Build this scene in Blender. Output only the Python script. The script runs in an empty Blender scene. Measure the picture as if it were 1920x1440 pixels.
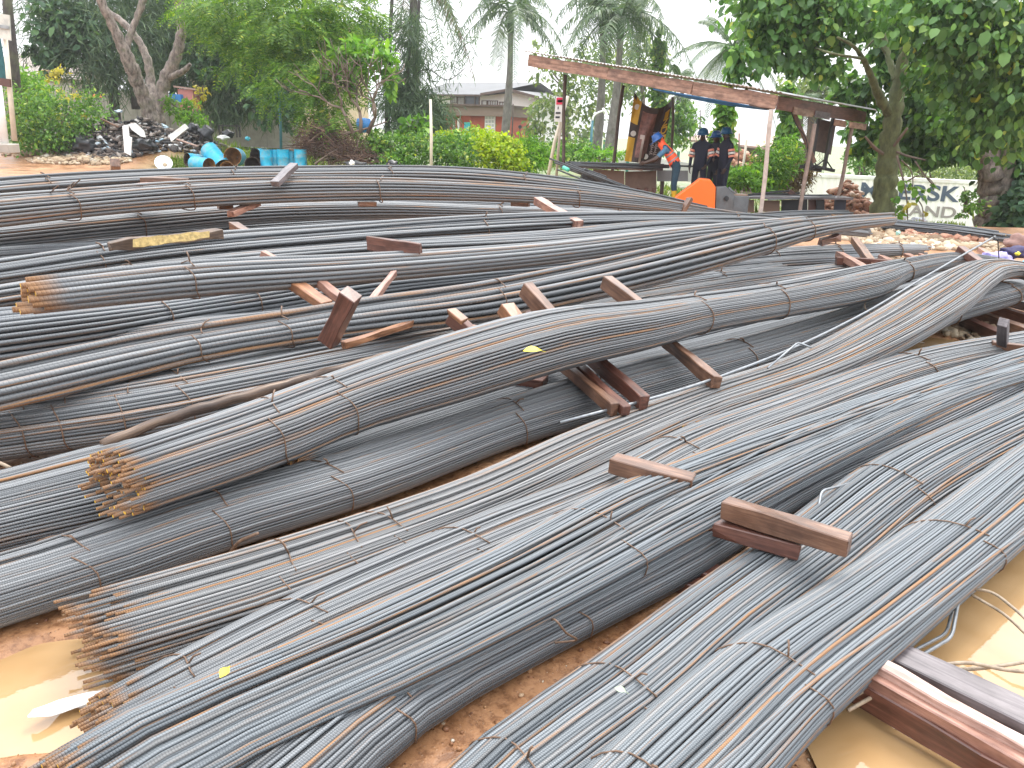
import bpy, bmesh, math, random
import numpy as np
from mathutils import Vector, Matrix

random.seed(7)
RNG = np.random.default_rng(11)
scene = bpy.context.scene
COL = scene.collection

# ------------------------------------------------------------------ camera
F_PX = 1450.0
CAM_H = 1.65
PITCH = math.radians(18.0)
ROLL = math.radians(2.0)
fwd = Vector((0, math.cos(PITCH), -math.sin(PITCH)))
r0 = Vector((1, 0, 0))
u0 = Vector((0, math.sin(PITCH), math.cos(PITCH)))
rgt = r0 * math.cos(ROLL) + u0 * math.sin(ROLL)
upv = u0 * math.cos(ROLL) - r0 * math.sin(ROLL)
CAM = Vector((0, 0, CAM_H))
cd = bpy.data.cameras.new('camera')
cam = bpy.data.objects.new('camera', cd)
COL.objects.link(cam)
cd.sensor_width = 36.0
cd.lens = 36.0 * F_PX / 1920.0
cd.clip_start = 0.05
cd.clip_end = 3000
M3 = Matrix((rgt, upv, -fwd)).transposed()
cam.matrix_world = Matrix.Translation(CAM) @ M3.to_4x4()
scene.camera = cam

# ------------------------------------------------------------------ sky, sun, exposure
SUN_EL, SUN_AZ = math.radians(58), math.radians(20)
world = bpy.data.worlds.new('World')
scene.world = world
world.use_nodes = True
nt = world.node_tree
for n in list(nt.nodes):
    nt.nodes.remove(n)
wo = nt.nodes.new('ShaderNodeOutputWorld')
bg = nt.nodes.new('ShaderNodeBackground')
sky = nt.nodes.new('ShaderNodeTexSky')
sky.sky_type = 'NISHITA'
sky.sun_disc = False
sky.sun_elevation = SUN_EL
sky.sun_rotation = SUN_AZ
sky.dust_density = 6.0
mixw = nt.nodes.new('ShaderNodeMix')
mixw.data_type = 'RGBA'
mixw.inputs[0].default_value = 0.86          # overcast: a white cloud layer over nearly all of the sky
mixw.inputs[7].default_value = (14.0, 14.3, 14.8, 1)
# an overcast sky is brighter overhead than at the horizon
wtc = nt.nodes.new('ShaderNodeTexCoord'); wsep = nt.nodes.new('ShaderNodeSeparateXYZ'); wmr = nt.nodes.new('ShaderNodeMapRange')
nt.links.new(wtc.outputs['Generated'], wsep.inputs[0]); nt.links.new(wsep.outputs[2], wmr.inputs[0])
wmr.inputs[1].default_value = 0.0; wmr.inputs[2].default_value = 1.0; wmr.inputs[3].default_value = 0.62; wmr.inputs[4].default_value = 1.75
wsc = nt.nodes.new('ShaderNodeVectorMath'); wsc.operation = 'SCALE'; wsc.inputs[0].default_value = (14.0, 14.3, 14.8)
nt.links.new(wmr.outputs[0], wsc.inputs[3]); nt.links.new(wsc.outputs[0], mixw.inputs[7])
nt.links.new(sky.outputs[0], mixw.inputs[6])
nt.links.new(mixw.outputs[2], bg.inputs[0])
bg.inputs[1].default_value = 0.10
nt.links.new(bg.outputs[0], wo.inputs[0])

sd = bpy.data.lights.new('sun', 'SUN')
sd.energy = 1.4
sd.angle = math.radians(22)
sd.color = (1.0, 0.96, 0.9)
sun = bpy.data.objects.new('sun', sd)
COL.objects.link(sun)
sdir = Vector((math.sin(SUN_AZ) * math.cos(SUN_EL), math.cos(SUN_AZ) * math.cos(SUN_EL), math.sin(SUN_EL)))
sun.rotation_euler = sdir.to_track_quat('Z', 'Y').to_euler()
sun.location = (0, 0, 30)

scene.view_settings.view_transform = 'Standard'
scene.view_settings.look = 'None'
scene.view_settings.gamma = 1.0
scene.view_settings.use_curve_mapping = False
scene.view_settings.exposure = 0.88
scene.render.engine = 'CYCLES'
scene.cycles.max_bounces = 7
scene.cycles.diffuse_bounces = 3
scene.cycles.glossy_bounces = 3
scene.cycles.transmission_bounces = 3
scene.cycles.use_denoising = True

# ------------------------------------------------------------------ where things stand
def ray(px, py):
    return fwd * F_PX + rgt * (px - 960.0) + upv * (720.0 - py)

def at(px, py, z):
    """the point of height z seen at photo pixel (px, py)"""
    d = ray(px, py)
    return CAM + d * ((z - CAM_H) / d.z)

def aty(px, py, Y):
    """the point Y metres in front seen at photo pixel (px, py)"""
    d = ray(px, py)
    return CAM + d * (Y / d.y)

def sstep(a, b, x):
    t = np.clip((x - a) / (b - a), 0, 1)
    return t * t * (3 - 2 * t)

_perm = RNG.permutation(4096)
_vals = RNG.random(4096)
def vnoise(x, y, s=0):
    xi = np.floor(x).astype(int); yi = np.floor(y).astype(int)
    xf = x - xi; yf = y - yi
    xf = xf * xf * (3 - 2 * xf); yf = yf * yf * (3 - 2 * yf)
    def h(a, b):
        return _vals[_perm[(_perm[(a + s * 17) & 4095] + b) & 4095]]
    return (h(xi, yi) * (1 - xf) + h(xi + 1, yi) * xf) * (1 - yf) + (h(xi, yi + 1) * (1 - xf) + h(xi + 1, yi + 1) * xf) * yf - 0.5

def fbm(x, y, o=4, s=0):
    v = 0; a = 1.0
    for i in range(o):
        v = v + a * vnoise(x * 2 ** i, y * 2 ** i, s + i)
        a *= 0.5
    return v

# puddle basins: (centre x, centre y, radius x, radius y)
BASINS = []
def basin(px, py, rx, ry):
    p = at(px, py, -0.03)
    BASINS.append((p.x, p.y, rx, ry))
basin(20, 1300, 0.33, 0.17)
basin(130, 1270, 0.30, 0.22)
basin(60, 1350, 0.30, 0.16)
basin(160, 1310, 0.25, 0.14)
basin(1880, 1220, 0.62, 0.5)
basin(1800, 1120, 0.3, 0.42)
basin(1640, 1395, 0.32, 0.2)
basin(1930, 1060, 0.6, 0.45)
basin(1790, 660, 0.75, 0.55)
basin(1720, 650, 0.5, 0.4)

def ground_z(x, y):
    x = np.asarray(x, float); y = np.asarray(y, float)
    z = -2.25 * sstep(17, 30, y) * sstep(4.5, 10, x)
    z = z + 1.3 * np.exp(-(((x + 14.0) / 3.6) ** 2 + ((y - 31.5) / 2.6) ** 2)) \
          + 0.55 * np.exp(-(((x + 19) / 3.0) ** 2 + ((y - 33) / 4.0) ** 2))
    nearn = 0.02 * fbm(x * 2.2, y * 2.2, 4, 3) + 0.014 * fbm(x * 11, y * 11, 3, 9)
    z = z + nearn * (1 - 0.6 * sstep(8, 20, y)) + 0.10 * fbm(x * 0.3, y * 0.3, 3, 21) * sstep(14, 30, y)
    d = np.zeros_like(z)
    wob = 0.30 * fbm(x * 3.1, y * 3.1, 4, 40)
    for (bx, by, rx, ry) in BASINS:
        q = np.sqrt(((x - bx) / rx) ** 2 + ((y - by) / ry) ** 2) + wob
        d = np.maximum(d, 1 - sstep(0.75, 1.15, q))
    return z - 0.055 * d

def gz(x, y):
    return float(ground_z(np.array([x]), np.array([y]))[0])

def on_ground(px, py, guess=0.0):
    """where the ray through a photo pixel first meets the ground"""
    d = ray(px, py)
    t = np.linspace(1.5, 120, 3000) / d.y
    x, y, z = CAM.x + d.x * t, CAM.y + d.y * t, CAM.z + d.z * t
    hit = np.nonzero(z < ground_z(x, y))[0]
    if len(hit) == 0: return at(px, py, guess)
    i = hit[0]
    return Vector((x[i], y[i], float(ground_z(x[i:i + 1], y[i:i + 1])[0])))

# ------------------------------------------------------------------ naming
def tag(o, label=None, cat=None, group=None, kind=None):
    if label: o['label'] = label
    if cat: o['category'] = cat
    if group: o['group'] = group
    if kind: o['kind'] = kind
    return o

def thing(name, loc, label, cat, group=None):
    o = bpy.data.objects.new(name, None)
    o.empty_display_size = 0.1
    o.location = loc
    COL.objects.link(o)
    return tag(o, label, cat, group)

def link(name, me, parent=None):
    o = bpy.data.objects.new(name, me)
    COL.objects.link(o)
    if parent is not None:
        o.parent = parent
        base = Vector(parent.location)
        if parent.parent is not None:
            base = Vector((0, 0, 0))      # the parent carries world-space geometry under an offset root
            inv = Matrix.Translation(-Vector(parent.parent.location)) if parent.type == 'EMPTY' else Matrix.Identity(4)
            o.matrix_parent_inverse = inv
        else:
            o.matrix_parent_inverse = Matrix.Translation(-base)
    return o

# ------------------------------------------------------------------ mesh helpers
class MB:
    def __init__(self):
        self.v = []; self.f = []; self.m = []; self.uv = None
    def add(self, vs, fs, m=0):
        o = len(self.v)
        self.v.extend([tuple(p) for p in vs])
        self.f.extend([tuple(i + o for i in f) for f in fs])
        self.m.extend([m] * len(fs))
        return self
    def box(self, c, sx, sy, sz, R=None, m=0):
        c = Vector(c)
        vs = []
        for x, y, z in ((-1, -1, -1), (1, -1, -1), (1, 1, -1), (-1, 1, -1), (-1, -1, 1), (1, -1, 1), (1, 1, 1), (-1, 1, 1)):
            p = Vector((x * sx / 2, y * sy / 2, z * sz / 2))
            if R is not None: p = R @ p
            vs.append(c + p)
        return self.add(vs, [(0, 3, 2, 1), (4, 5, 6, 7), (0, 1, 5, 4), (1, 2, 6, 5), (2, 3, 7, 6), (3, 0, 4, 7)], m)
    def beam(self, p, q, w, t, roll=0.0, m=0, up=(0, 0, 1)):
        p = Vector(p); q = Vector(q)
        return self.box((p + q) / 2, (q - p).length, w, t, frame(q - p, roll, up), m)
    def tube(self, pts, radii, n=8, cap=True, m=0):
        pts = [Vector(p) for p in pts]
        if not hasattr(radii, '__len__'): radii = [radii] * len(pts)
        o = len(self.v)
        T = [(pts[min(i + 1, len(pts) - 1)] - pts[max(i - 1, 0)]).normalized() for i in range(len(pts))]
        a = T[0].orthogonal().normalized()
        for i, p in enumerate(pts):
            a = (a - T[i] * a.dot(T[i])).normalized()
            b = T[i].cross(a)
            for k in range(n):
                th = 2 * math.pi * k / n
                self.v.append(tuple(p + (a * math.cos(th) + b * math.sin(th)) * radii[i]))
        for i in range(len(pts) - 1):
            for k in range(n):
                k2 = (k + 1) % n
                self.f.append((o + i * n + k, o + i * n + k2, o + (i + 1) * n + k2, o + (i + 1) * n + k)); self.m.append(m)
        if cap:
            self.f.append(tuple(o + k for k in reversed(range(n)))); self.m.append(m)
            e = o + (len(pts) - 1) * n
            self.f.append(tuple(e + k for k in range(n))); self.m.append(m)
        return self
    def lathe(self, prof, c, R=None, n=20, m=0):
        """prof: (radius, height) pairs about the local z axis"""
        o = len(self.v); c = Vector(c)
        for (r, h) in prof:
            for k in range(n):
                th = 2 * math.pi * k / n
                p = Vector((r * math.cos(th), r * math.sin(th), h))
                if R is not None: p = R @ p
                self.v.append(tuple(c + p))
        for i in range(len(prof) - 1):
            for k in range(n):
                k2 = (k + 1) % n
                self.f.append((o + i * n + k, o + i * n + k2, o + (i + 1) * n + k2, o + (i + 1) * n + k)); self.m.append(m)
        return self
    def build(self, name, mats, parent=None, smooth=False, bevel=0.0):
        me = bpy.data.meshes.new(name)
        me.from_pydata(self.v, [], self.f)
        if not isinstance(mats, (list, tuple)): mats = [mats]
        for x in mats: me.materials.append(x)
        if len(mats) > 1: me.polygons.foreach_set('material_index', self.m)
        if bevel > 0:
            bm = bmesh.new(); bm.from_mesh(me)
            bmesh.ops.recalc_face_normals(bm, faces=bm.faces)
            bmesh.ops.bevel(bm, geom=list(bm.edges), offset=bevel, segments=1, affect='EDGES', profile=0.5)
            bm.to_mesh(me); bm.free()
        else:
            bm = bmesh.new(); bm.from_mesh(me)
            bmesh.ops.recalc_face_normals(bm, faces=bm.faces)
            bm.to_mesh(me); bm.free()
        if smooth: me.polygons.foreach_set('use_smooth', [True] * len(me.polygons))
        me.update()
        return link(name, me, parent)

def frame(d, roll=0.0, up=(0, 0, 1)):
    x = Vector(d).normalized()
    u = Vector(up)
    if abs(x.dot(u)) > 0.999: u = Vector((0, 1, 0))
    y = u.cross(x).normalized(); z = x.cross(y)
    R = Matrix((x, y, z)).transposed()
    return R @ Matrix.Rotation(roll, 3, 'X')

def arrays_mesh(name, V, loops, starts, totals, mats, matidx=None, smooth=False, uvs=None):
    me = bpy.data.meshes.new(name)
    me.vertices.add(len(V)); me.vertices.foreach_set('co', np.asarray(V, np.float32).ravel())
    me.loops.add(len(loops)); me.loops.foreach_set('vertex_index', np.asarray(loops, np.int32))
    me.polygons.add(len(starts))
    me.polygons.foreach_set('loop_start', np.asarray(starts, np.int32))
    me.polygons.foreach_set('loop_total', np.asarray(totals, np.int32))
    for x in mats: me.materials.append(x)
    if matidx is not None: me.polygons.foreach_set('material_index', np.asarray(matidx, np.int32))
    if smooth is not False:
        sm = np.ones(len(starts), bool) if smooth is True else smooth
        me.polygons.foreach_set('use_smooth', sm)
    if uvs is not None:
        uvl = me.uv_layers.new(name='UVMap')
        uvl.data.foreach_set('uv', np.asarray(uvs, np.float32).ravel())
    me.update(calc_edges=True)
    return me

def quads_mesh(name, V, Q, mats, smooth=False):
    Q = np.asarray(Q, np.int32)
    n, k = Q.shape
    return arrays_mesh(name, V, Q.ravel(), np.arange(n) * k, np.full(n, k), mats, smooth=smooth)

# ------------------------------------------------------------------ materials
def mat(name):
    m = bpy.data.materials.new(name); m.use_nodes = True
    nt = m.node_tree
    b = nt.nodes['Principled BSDF']
    return m, nt, b
def N(nt, t, **kw):
    n = nt.nodes.new(t)
    for k, v in kw.items(): setattr(n, k, v)
    return n
def ramp(nt, stops, src=None, interp='LINEAR'):
    r = N(nt, 'ShaderNodeValToRGB')
    cr = r.color_ramp; cr.interpolation = interp
    while len(cr.elements) < len(stops): cr.elements.new(0.5)
    for e, (p, c) in zip(cr.elements, stops):
        e.position = p; e.color = (*c, 1) if len(c) == 3 else c
    if src is not None: nt.links.new(src, r.inputs[0])
    return r
def noise(nt, scale, detail=4, rough=0.55, vec=None):
    n = N(nt, 'ShaderNodeTexNoise')
    n.inputs['Scale'].default_value = scale; n.inputs['Detail'].default_value = detail; n.inputs['Roughness'].default_value = rough
    if vec is not None: nt.links.new(vec, n.inputs['Vector'])
    return n
def mixc(nt, fac, a, b, mode='MIX'):
    m = N(nt, 'ShaderNodeMix', data_type='RGBA', blend_type=mode)
    for s, i in ((fac, 0), (a, 6), (b, 7)):
        if hasattr(s, 'links'): nt.links.new(s, m.inputs[i])
        elif i == 0: m.inputs[0].default_value = s
        else: m.inputs[i].default_value = (*s, 1)
    return m.outputs[2]
def math_(nt, op, a, b=None, c=None):
    m = N(nt, 'ShaderNodeMath', operation=op)
    for i, s in enumerate((a, b, c)):
        if s is None: continue
        if hasattr(s, 'links'): nt.links.new(s, m.inputs[i])
        else: m.inputs[i].default_value = s
    return m.outputs[0]
def bump(nt, b, h, strength=0.3, dist=0.01):
    n = N(nt, 'ShaderNodeBump')
    n.inputs['Strength'].default_value = strength; n.inputs['Distance'].default_value = dist
    nt.links.new(h, n.inputs['Height']); nt.links.new(n.outputs[0], b.inputs['Normal'])

def plain(name, col, rough=0.6, var=0.25, scale=6.0, metallic=0.0, dirt=None, bumpy=0.0):
    m, nt, b = mat(name)
    tc = N(nt, 'ShaderNodeTexCoord')
    n = noise(nt, scale, 5, 0.6, tc.outputs['Object'])
    lo = tuple(c * (1 - var) for c in col); hi = tuple(min(1, c * (1 + var)) for c in col)
    r = ramp(nt, [(0.3, lo), (0.7, hi)], n.outputs[0])
    out = r.outputs[0]
    if dirt:
        n2 = noise(nt, scale * 0.45, 6, 0.7, tc.outputs['Object'])
        r2 = ramp(nt, [(0.5, (0, 0, 0)), (0.68, (1, 1, 1))], n2.outputs[0])
        out = mixc(nt, r2.outputs[0], out, dirt)
    nt.links.new(out, b.inputs['Base Color'])
    b.inputs['Roughness'].default_value = rough
    b.inputs['Metallic'].default_value = metallic
    if bumpy: bump(nt, b, n.outputs[0], bumpy, 0.02)
    return m

def steel_mat(name, base_lo, base_hi, rust_amt):
    m, nt, b = mat(name)
    uv = N(nt, 'ShaderNodeUVMap'); oi = N(nt, 'ShaderNodeObjectInfo')
    sep = N(nt, 'ShaderNodeSeparateXYZ'); nt.links.new(uv.outputs[0], sep.inputs[0])
    u, v, rnd = sep.outputs[0], sep.outputs[1], oi.outputs['Random']
    off = math_(nt, 'MULTIPLY', rnd, 531.7)
    ul = math_(nt, 'MULTIPLY', u, 0.018)
    ul2 = math_(nt, 'ADD', ul, off)
    vv = math_(nt, 'MULTIPLY', v, 2.0)
    cmb = N(nt, 'ShaderNodeCombineXYZ')
    nt.links.new(ul2, cmb.inputs[0]); nt.links.new(vv, cmb.inputs[1]); nt.links.new(off, cmb.inputs[2])
    n1 = noise(nt, 1.0, 5, 0.65, cmb.outputs[0])
    tone = math_(nt, 'ADD', math_(nt, 'MULTIPLY', rnd, 0.75), math_(nt, 'MULTIPLY', n1.outputs[0], 0.35))
    base = ramp(nt, [(0.1, base_lo), (0.75, base_hi), (1.0, tuple(min(1, c * 1.25) for c in base_hi))], tone)
    # rust comes in long runs and more of it on some bars than on others
    r2 = math_(nt, 'FRACT', math_(nt, 'MULTIPLY', rnd, 37.31))
    heavy = ramp(nt, [(0.70, (0, 0, 0)), (1.0, (1, 1, 1))], r2)
    n2 = noise(nt, 2.3, 6, 0.7, cmb.outputs[0])
    rf = math_(nt, 'ADD', n2.outputs[0], math_(nt, 'MULTIPLY', heavy.outputs[0], 0.16 * rust_amt))
    rr = ramp(nt, [(0.60, (0, 0, 0)), (0.74, (1, 1, 1))], rf)
    rustc = ramp(nt, [(0.2, (0.17, 0.085, 0.035)), (0.8, (0.40, 0.20, 0.075))], noise(nt, 9, 3, 0.6, cmb.outputs[0]).outputs[0])
    rfac = math_(nt, 'MULTIPLY', rr.outputs[0], 0.85 * min(1, rust_amt))
    # the cut ends are rusty over their last few diameters
    endm = N(nt, 'ShaderNodeMapRange'); endm.inputs[1].default_value = 1.0; endm.inputs[2].default_value = 5.0; endm.inputs[3].default_value = 0.85; endm.inputs[4].default_value = 0.0
    nt.links.new(u, endm.inputs[0])
    rfac = math_(nt, 'MAXIMUM', rfac, endm.outputs[0])
    nt.links.new(mixc(nt, rfac, base.outputs[0], rustc.outputs[0]), b.inputs['Base Color'])
    met = math_(nt, 'SUBTRACT', 0.30, math_(nt, 'MULTIPLY', rfac, 0.27))
    nt.links.new(met, b.inputs['Metallic'])
    rg = math_(nt, 'ADD', 0.52, math_(nt, 'MULTIPLY', rfac, 0.25))
    nt.links.new(rg, b.inputs['Roughness'])
    # rolled ribs: slanting rings, one every 0.62 diameters, and a seam down each side
    ph = math_(nt, 'ADD', math_(nt, 'MULTIPLY', u, 6.2832 / 0.62), math_(nt, 'MULTIPLY', v, 6.2832))
    w = math_(nt, 'SINE', ph)
    w = math_(nt, 'POWER', math_(nt, 'MAXIMUM', w, 0.0), 1.5)
    bump(nt, b, w, 0.7, 0.0022)
    return m

STEEL = steel_mat('wet_steel', (0.07, 0.076, 0.083), (0.195, 0.203, 0.21), 1.1)
STEEL_RUSTY = steel_mat('rusty_steel', (0.075, 0.079, 0.083), (0.21, 0.212, 0.213), 1.9)
STEEL_BLUE = steel_mat('blue_steel', (0.074, 0.085, 0.095), (0.168, 0.186, 0.20), 1.15)
STEEL_DARK_SHADE = steel_mat('dark_shade_steel', (0.075, 0.082, 0.09), (0.155, 0.166, 0.177), 0.6)  # darker bars; the tone also paints in shade between and under bundles
STEEL_LOOSE = plain('loose_steel', (0.22, 0.235, 0.25), 0.4, 0.25, 30, 0.5)
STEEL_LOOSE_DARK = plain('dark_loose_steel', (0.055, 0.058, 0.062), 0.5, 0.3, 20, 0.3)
def tip_mat():
    m, nt, b = mat('bar_tip')
    oi = N(nt, 'ShaderNodeObjectInfo')
    r = ramp(nt, [(0.0, (0.20, 0.09, 0.03)), (0.45, (0.45, 0.22, 0.06)), (0.6, (0.70, 0.42, 0.04)), (0.92, (0.10, 0.13, 0.13))], oi.outputs['Random'], 'CONSTANT')
    nt.links.new(r.outputs[0], b.inputs['Base Color']); b.inputs['Roughness'].default_value = 0.6
    return m
TIP = tip_mat()
WIRE = plain('tie_wire', (0.13, 0.075, 0.045), 0.55, 0.4, 40)
WIRE_PALE = plain('pale_wire', (0.26, 0.20, 0.14), 0.5, 0.4, 40)

def wood_mat(name, dark, mid, light, rough=0.42, scale=1.0):
    m, nt, b = mat(name)
    tc = N(nt, 'ShaderNodeTexCoord'); oi = N(nt, 'ShaderNodeObjectInfo')
    add = N(nt, 'ShaderNodeVectorMath', operation='ADD')
    mul = N(nt, 'ShaderNodeVectorMath', operation='SCALE'); nt.links.new(oi.outputs['Random'], mul.inputs[3]); mul.inputs[0].default_value = (13, 29, 7)
    nt.links.new(tc.outputs['UV'], add.inputs[0]); nt.links.new(mul.outputs[0], add.inputs[1])
    mp = N(nt, 'ShaderNodeMapping'); mp.inputs['Scale'].default_value = (3.0 * scale, 60 * scale, 60 * scale)
    nt.links.new(add.outputs[0], mp.inputs[0])
    g = noise(nt, 1.0, 6, 0.65, mp.outputs[0]); g.inputs['Distortion'].default_value = 0.8
    r = ramp(nt, [(0.28, dark), (0.5, mid), (0.75, light)], g.outputs[0])
    mp2 = N(nt, 'ShaderNodeMapping'); mp2.inputs['Scale'].default_value = (5, 9, 9); nt.links.new(add.outputs[0], mp2.inputs[0])
    n2 = noise(nt, 1.0, 5, 0.6, mp2.outputs[0])
    st = ramp(nt, [(0.35, (0.45, 0.42, 0.42)), (0.62, (1, 1, 1))], n2.outputs[0])
    c = mixc(nt, 1.0, r.outputs[0], st.outputs[0], 'MULTIPLY')
    nt.links.new(c, b.inputs['Base Color']); b.inputs['Roughness'].default_value = rough
    b.inputs['Coat Weight'].default_value = 0.25; b.inputs['Coat Roughness'].default_value = 0.25
    bump(nt, b, g.outputs[0], 0.35, 0.004)
    return m
WOOD_RED = wood_mat('wet_red_wood', (0.055, 0.02, 0.014), (0.13, 0.05, 0.033), (0.22, 0.10, 0.07))
WOOD_BROWN = wood_mat('brown_wood', (0.07, 0.033, 0.02), (0.17, 0.085, 0.05), (0.29, 0.16, 0.10))
WOOD_PINK = wood_mat('pink_wood', (0.20, 0.095, 0.065), (0.36, 0.19, 0.14), (0.50, 0.30, 0.22))
WOOD_ORANGE = wood_mat('split_wood', (0.16, 0.065, 0.03), (0.31, 0.14, 0.065), (0.44, 0.235, 0.125))
WOOD_GREY = wood_mat('grey_wood', (0.06, 0.05, 0.055), (0.13, 0.11, 0.115), (0.20, 0.175, 0.18))
WOOD_PALE = wood_mat('pale_board', (0.34, 0.20, 0.15), (0.58, 0.38, 0.31), (0.72, 0.55, 0.47))
WOOD_FASCIA = wood_mat('fascia_wood', (0.17, 0.085, 0.055), (0.36, 0.205, 0.14), (0.48, 0.31, 0.22), 0.6, 0.25)
WOOD_PANEL = wood_mat('panel_wood', (0.14, 0.085, 0.055), (0.27, 0.175, 0.12), (0.38, 0.27, 0.19), 0.6, 0.3)
BARK_LOG = wood_mat('bark_log', (0.05, 0.03, 0.02), (0.12, 0.075, 0.05), (0.30, 0.2, 0.12), 0.7)
BARK_YELLOW = plain('peeled_bark', (0.50, 0.36, 0.14), 0.6, 0.4, 30, bumpy=0.4)

def ground_mat():
    m, nt, b = mat('muddy_ground')
    geo = N(nt, 'ShaderNodeNewGeometry'); P = geo.outputs['Position']
    n1 = noise(nt, 1.7, 6, 0.6, P); n2 = noise(nt, 26, 5, 0.7, P); n3 = noise(nt, 0.25, 4, 0.6, P)
    soil = ramp(nt, [(0.3, (0.24, 0.11, 0.048)), (0.52, (0.40, 0.205, 0.098)), (0.75, (0.52, 0.32, 0.18))], n1.outputs[0])
    grit = ramp(nt, [(0.38, (0.42, 0.34, 0.28)), (0.55, (1, 1, 1)), (0.72, (1.0, 1.0, 0.95))], n2.outputs[0])
    soil2 = mixc(nt, 0.8, soil.outputs[0], grit.outputs[0], 'MULTIPLY')
    vor = N(nt, 'ShaderNodeTexVoronoi'); vor.inputs['Scale'].default_value = 55; nt.links.new(P, vor.inputs['Vector'])
    peb = ramp(nt, [(0.0, (1, 1, 1)), (0.22, (0, 0, 0))], vor.outputs['Distance'])
    pebc = ramp(nt, [(0.0, (0.34, 0.14, 0.05)), (0.4, (0.50, 0.34, 0.22)), (0.7, (0.20, 0.09, 0.05)), (1.0, (0.58, 0.46, 0.34))], vor.outputs['Color'])
    soil3 = mixc(nt, math_(nt, 'MULTIPLY', peb.outputs[0], 0.55), soil2, pebc.outputs[0])
    # beyond the yard the ground is grassed over in patches
    sep = N(nt, 'ShaderNodeSeparateXYZ'); nt.links.new(P, sep.inputs[0])
    far = N(nt, 'ShaderNodeMapRange'); far.inputs[1].default_value = 19.5; far.inputs[2].default_value = 25; nt.links.new(sep.outputs[1], far.inputs[0])
    xr = N(nt, 'ShaderNodeMapRange'); xr.inputs[1].default_value = -13.5; xr.inputs[2].default_value = -11.0; nt.links.new(sep.outputs[0], xr.inputs[0])
    far2 = N(nt, 'ShaderNodeMapRange'); far2.inputs[1].default_value = 33; far2.inputs[2].default_value = 37; nt.links.new(sep.outputs[1], far2.inputs[0])
    gm = math_(nt, 'MAXIMUM', math_(nt, 'MULTIPLY', far.outputs[0], xr.outputs[0]), far2.outputs[0])
    patch = ramp(nt, [(0.36, (0, 0, 0)), (0.5, (1, 1, 1))], n3.outputs[0])
    gfac = math_(nt, 'MULTIPLY', gm, math_(nt, 'ADD', math_(nt, 'MULTIPLY', patch.outputs[0], 0.45), 0.55))
    grass = ramp(nt, [(0.3, (0.06, 0.10, 0.022)), (0.7, (0.17, 0.22, 0.06))], noise(nt, 3.5, 6, 0.7, P).outputs[0])
    nt.links.new(mixc(nt, gfac, soil3, grass.outputs[0]), b.inputs['Base Color'])
    wet = ramp(nt, [(0.35, (0.30, 0.30, 0.30)), (0.65, (0.75, 0.75, 0.75))], n1.outputs[0])
    nt.links.new(wet.outputs[0], b.inputs['Roughness'])
    h = math_(nt, 'ADD', n2.outputs[0], math_(nt, 'MULTIPLY', peb.outputs[0], 0.6))
    bump(nt, b, h, 0.55, 0.012)
    return m
GROUND = ground_mat()

def water_mat():
    m, nt, b = mat('muddy_water')
    geo = N(nt, 'ShaderNodeNewGeometry')
    n = noise(nt, 3.0, 3, 0.5, geo.outputs['Position'])
    r = ramp(nt, [(0.3, (0.34, 0.205, 0.09)), (0.7, (0.45, 0.295, 0.15))], n.outputs[0])
    nt.links.new(r.outputs[0], b.inputs['Base Color'])
    b.inputs['Roughness'].default_value = 0.03
    b.inputs['IOR'].default_value = 1.5
    b.inputs['Specular IOR Level'].default_value = 1.0
    n2 = noise(nt, 16.0, 3, 0.5, geo.outputs['Position'])
    bump(nt, b, n2.outputs[0], 0.06, 0.01)
    return m
WATER = water_mat()

def island_mat(name, stops, rough=0.7, transl=0.0, spec=0.3, bumpscale=None):
    """a colour drawn anew for each loose piece of the mesh"""
    m, nt, b = mat(name)
    geo = N(nt, 'ShaderNodeNewGeometry')
    r = ramp(nt, stops, geo.outputs['Random Per Island'])
    nz = noise(nt, 0.8, 3, 0.6, geo.outputs['Position'])
    sh = ramp(nt, [(0.3, (0.62, 0.62, 0.62)), (0.7, (1.12, 1.12, 1.12))], nz.outputs[0])
    c = mixc(nt, 1.0, r.outputs[0], sh.outputs[0], 'MULTIPLY')
    nt.links.new(c, b.inputs['Base Color'])
    b.inputs['Roughness'].default_value = rough
    b.inputs['Specular IOR Level'].default_value = spec
    if transl > 0:
        out = nt.nodes['Material Output']
        t = N(nt, 'ShaderNodeBsdfTranslucent')
        c2 = mixc(nt, 1.0, c, (1.25, 1.35, 0.5), 'MULTIPLY')
        nt.links.new(c2, t.inputs[0])
        mx = N(nt, 'ShaderNodeMixShader'); mx.inputs[0].default_value = transl
        nt.links.new(b.outputs[0], mx.inputs[1]); nt.links.new(t.outputs[0], mx.inputs[2])
        nt.links.new(mx.outputs[0], out.inputs[0])
    return m
LEAF_DARK = island_mat('dark_leaf', [(0, (0.041, 0.094, 0.052)), (0.5, (0.068, 0.146, 0.072)), (1, (0.122, 0.225, 0.086))], 0.5, 0.25)
LEAF_NEEDLE = island_mat('needle_leaf', [(0, (0.055, 0.101, 0.059)), (0.5, (0.089, 0.144, 0.081)), (1, (0.138, 0.203, 0.097))], 0.6, 0.25)
LEAF_MID = island_mat('mid_leaf', [(0, (0.064, 0.147, 0.030)), (0.5, (0.118, 0.259, 0.045)), (0.9, (0.216, 0.389, 0.068)), (1, (0.468, 0.517, 0.090))], 0.45, 0.35)
LEAF_BIG = island_mat('broad_leaf', [(0, (0.054, 0.131, 0.038)), (0.5, (0.105, 0.235, 0.061)), (0.85, (0.181, 0.348, 0.091)), (0.975, (0.271, 0.434, 0.107)), (1, (0.653, 0.661, 0.107))], 0.4, 0.35, 0.4)
LEAF_HANG = island_mat('feather_leaf', [(0, (0.069, 0.157, 0.023)), (0.5, (0.132, 0.263, 0.041)), (0.9, (0.218, 0.358, 0.054)), (1, (0.414, 0.470, 0.072))], 0.5, 0.4)
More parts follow.
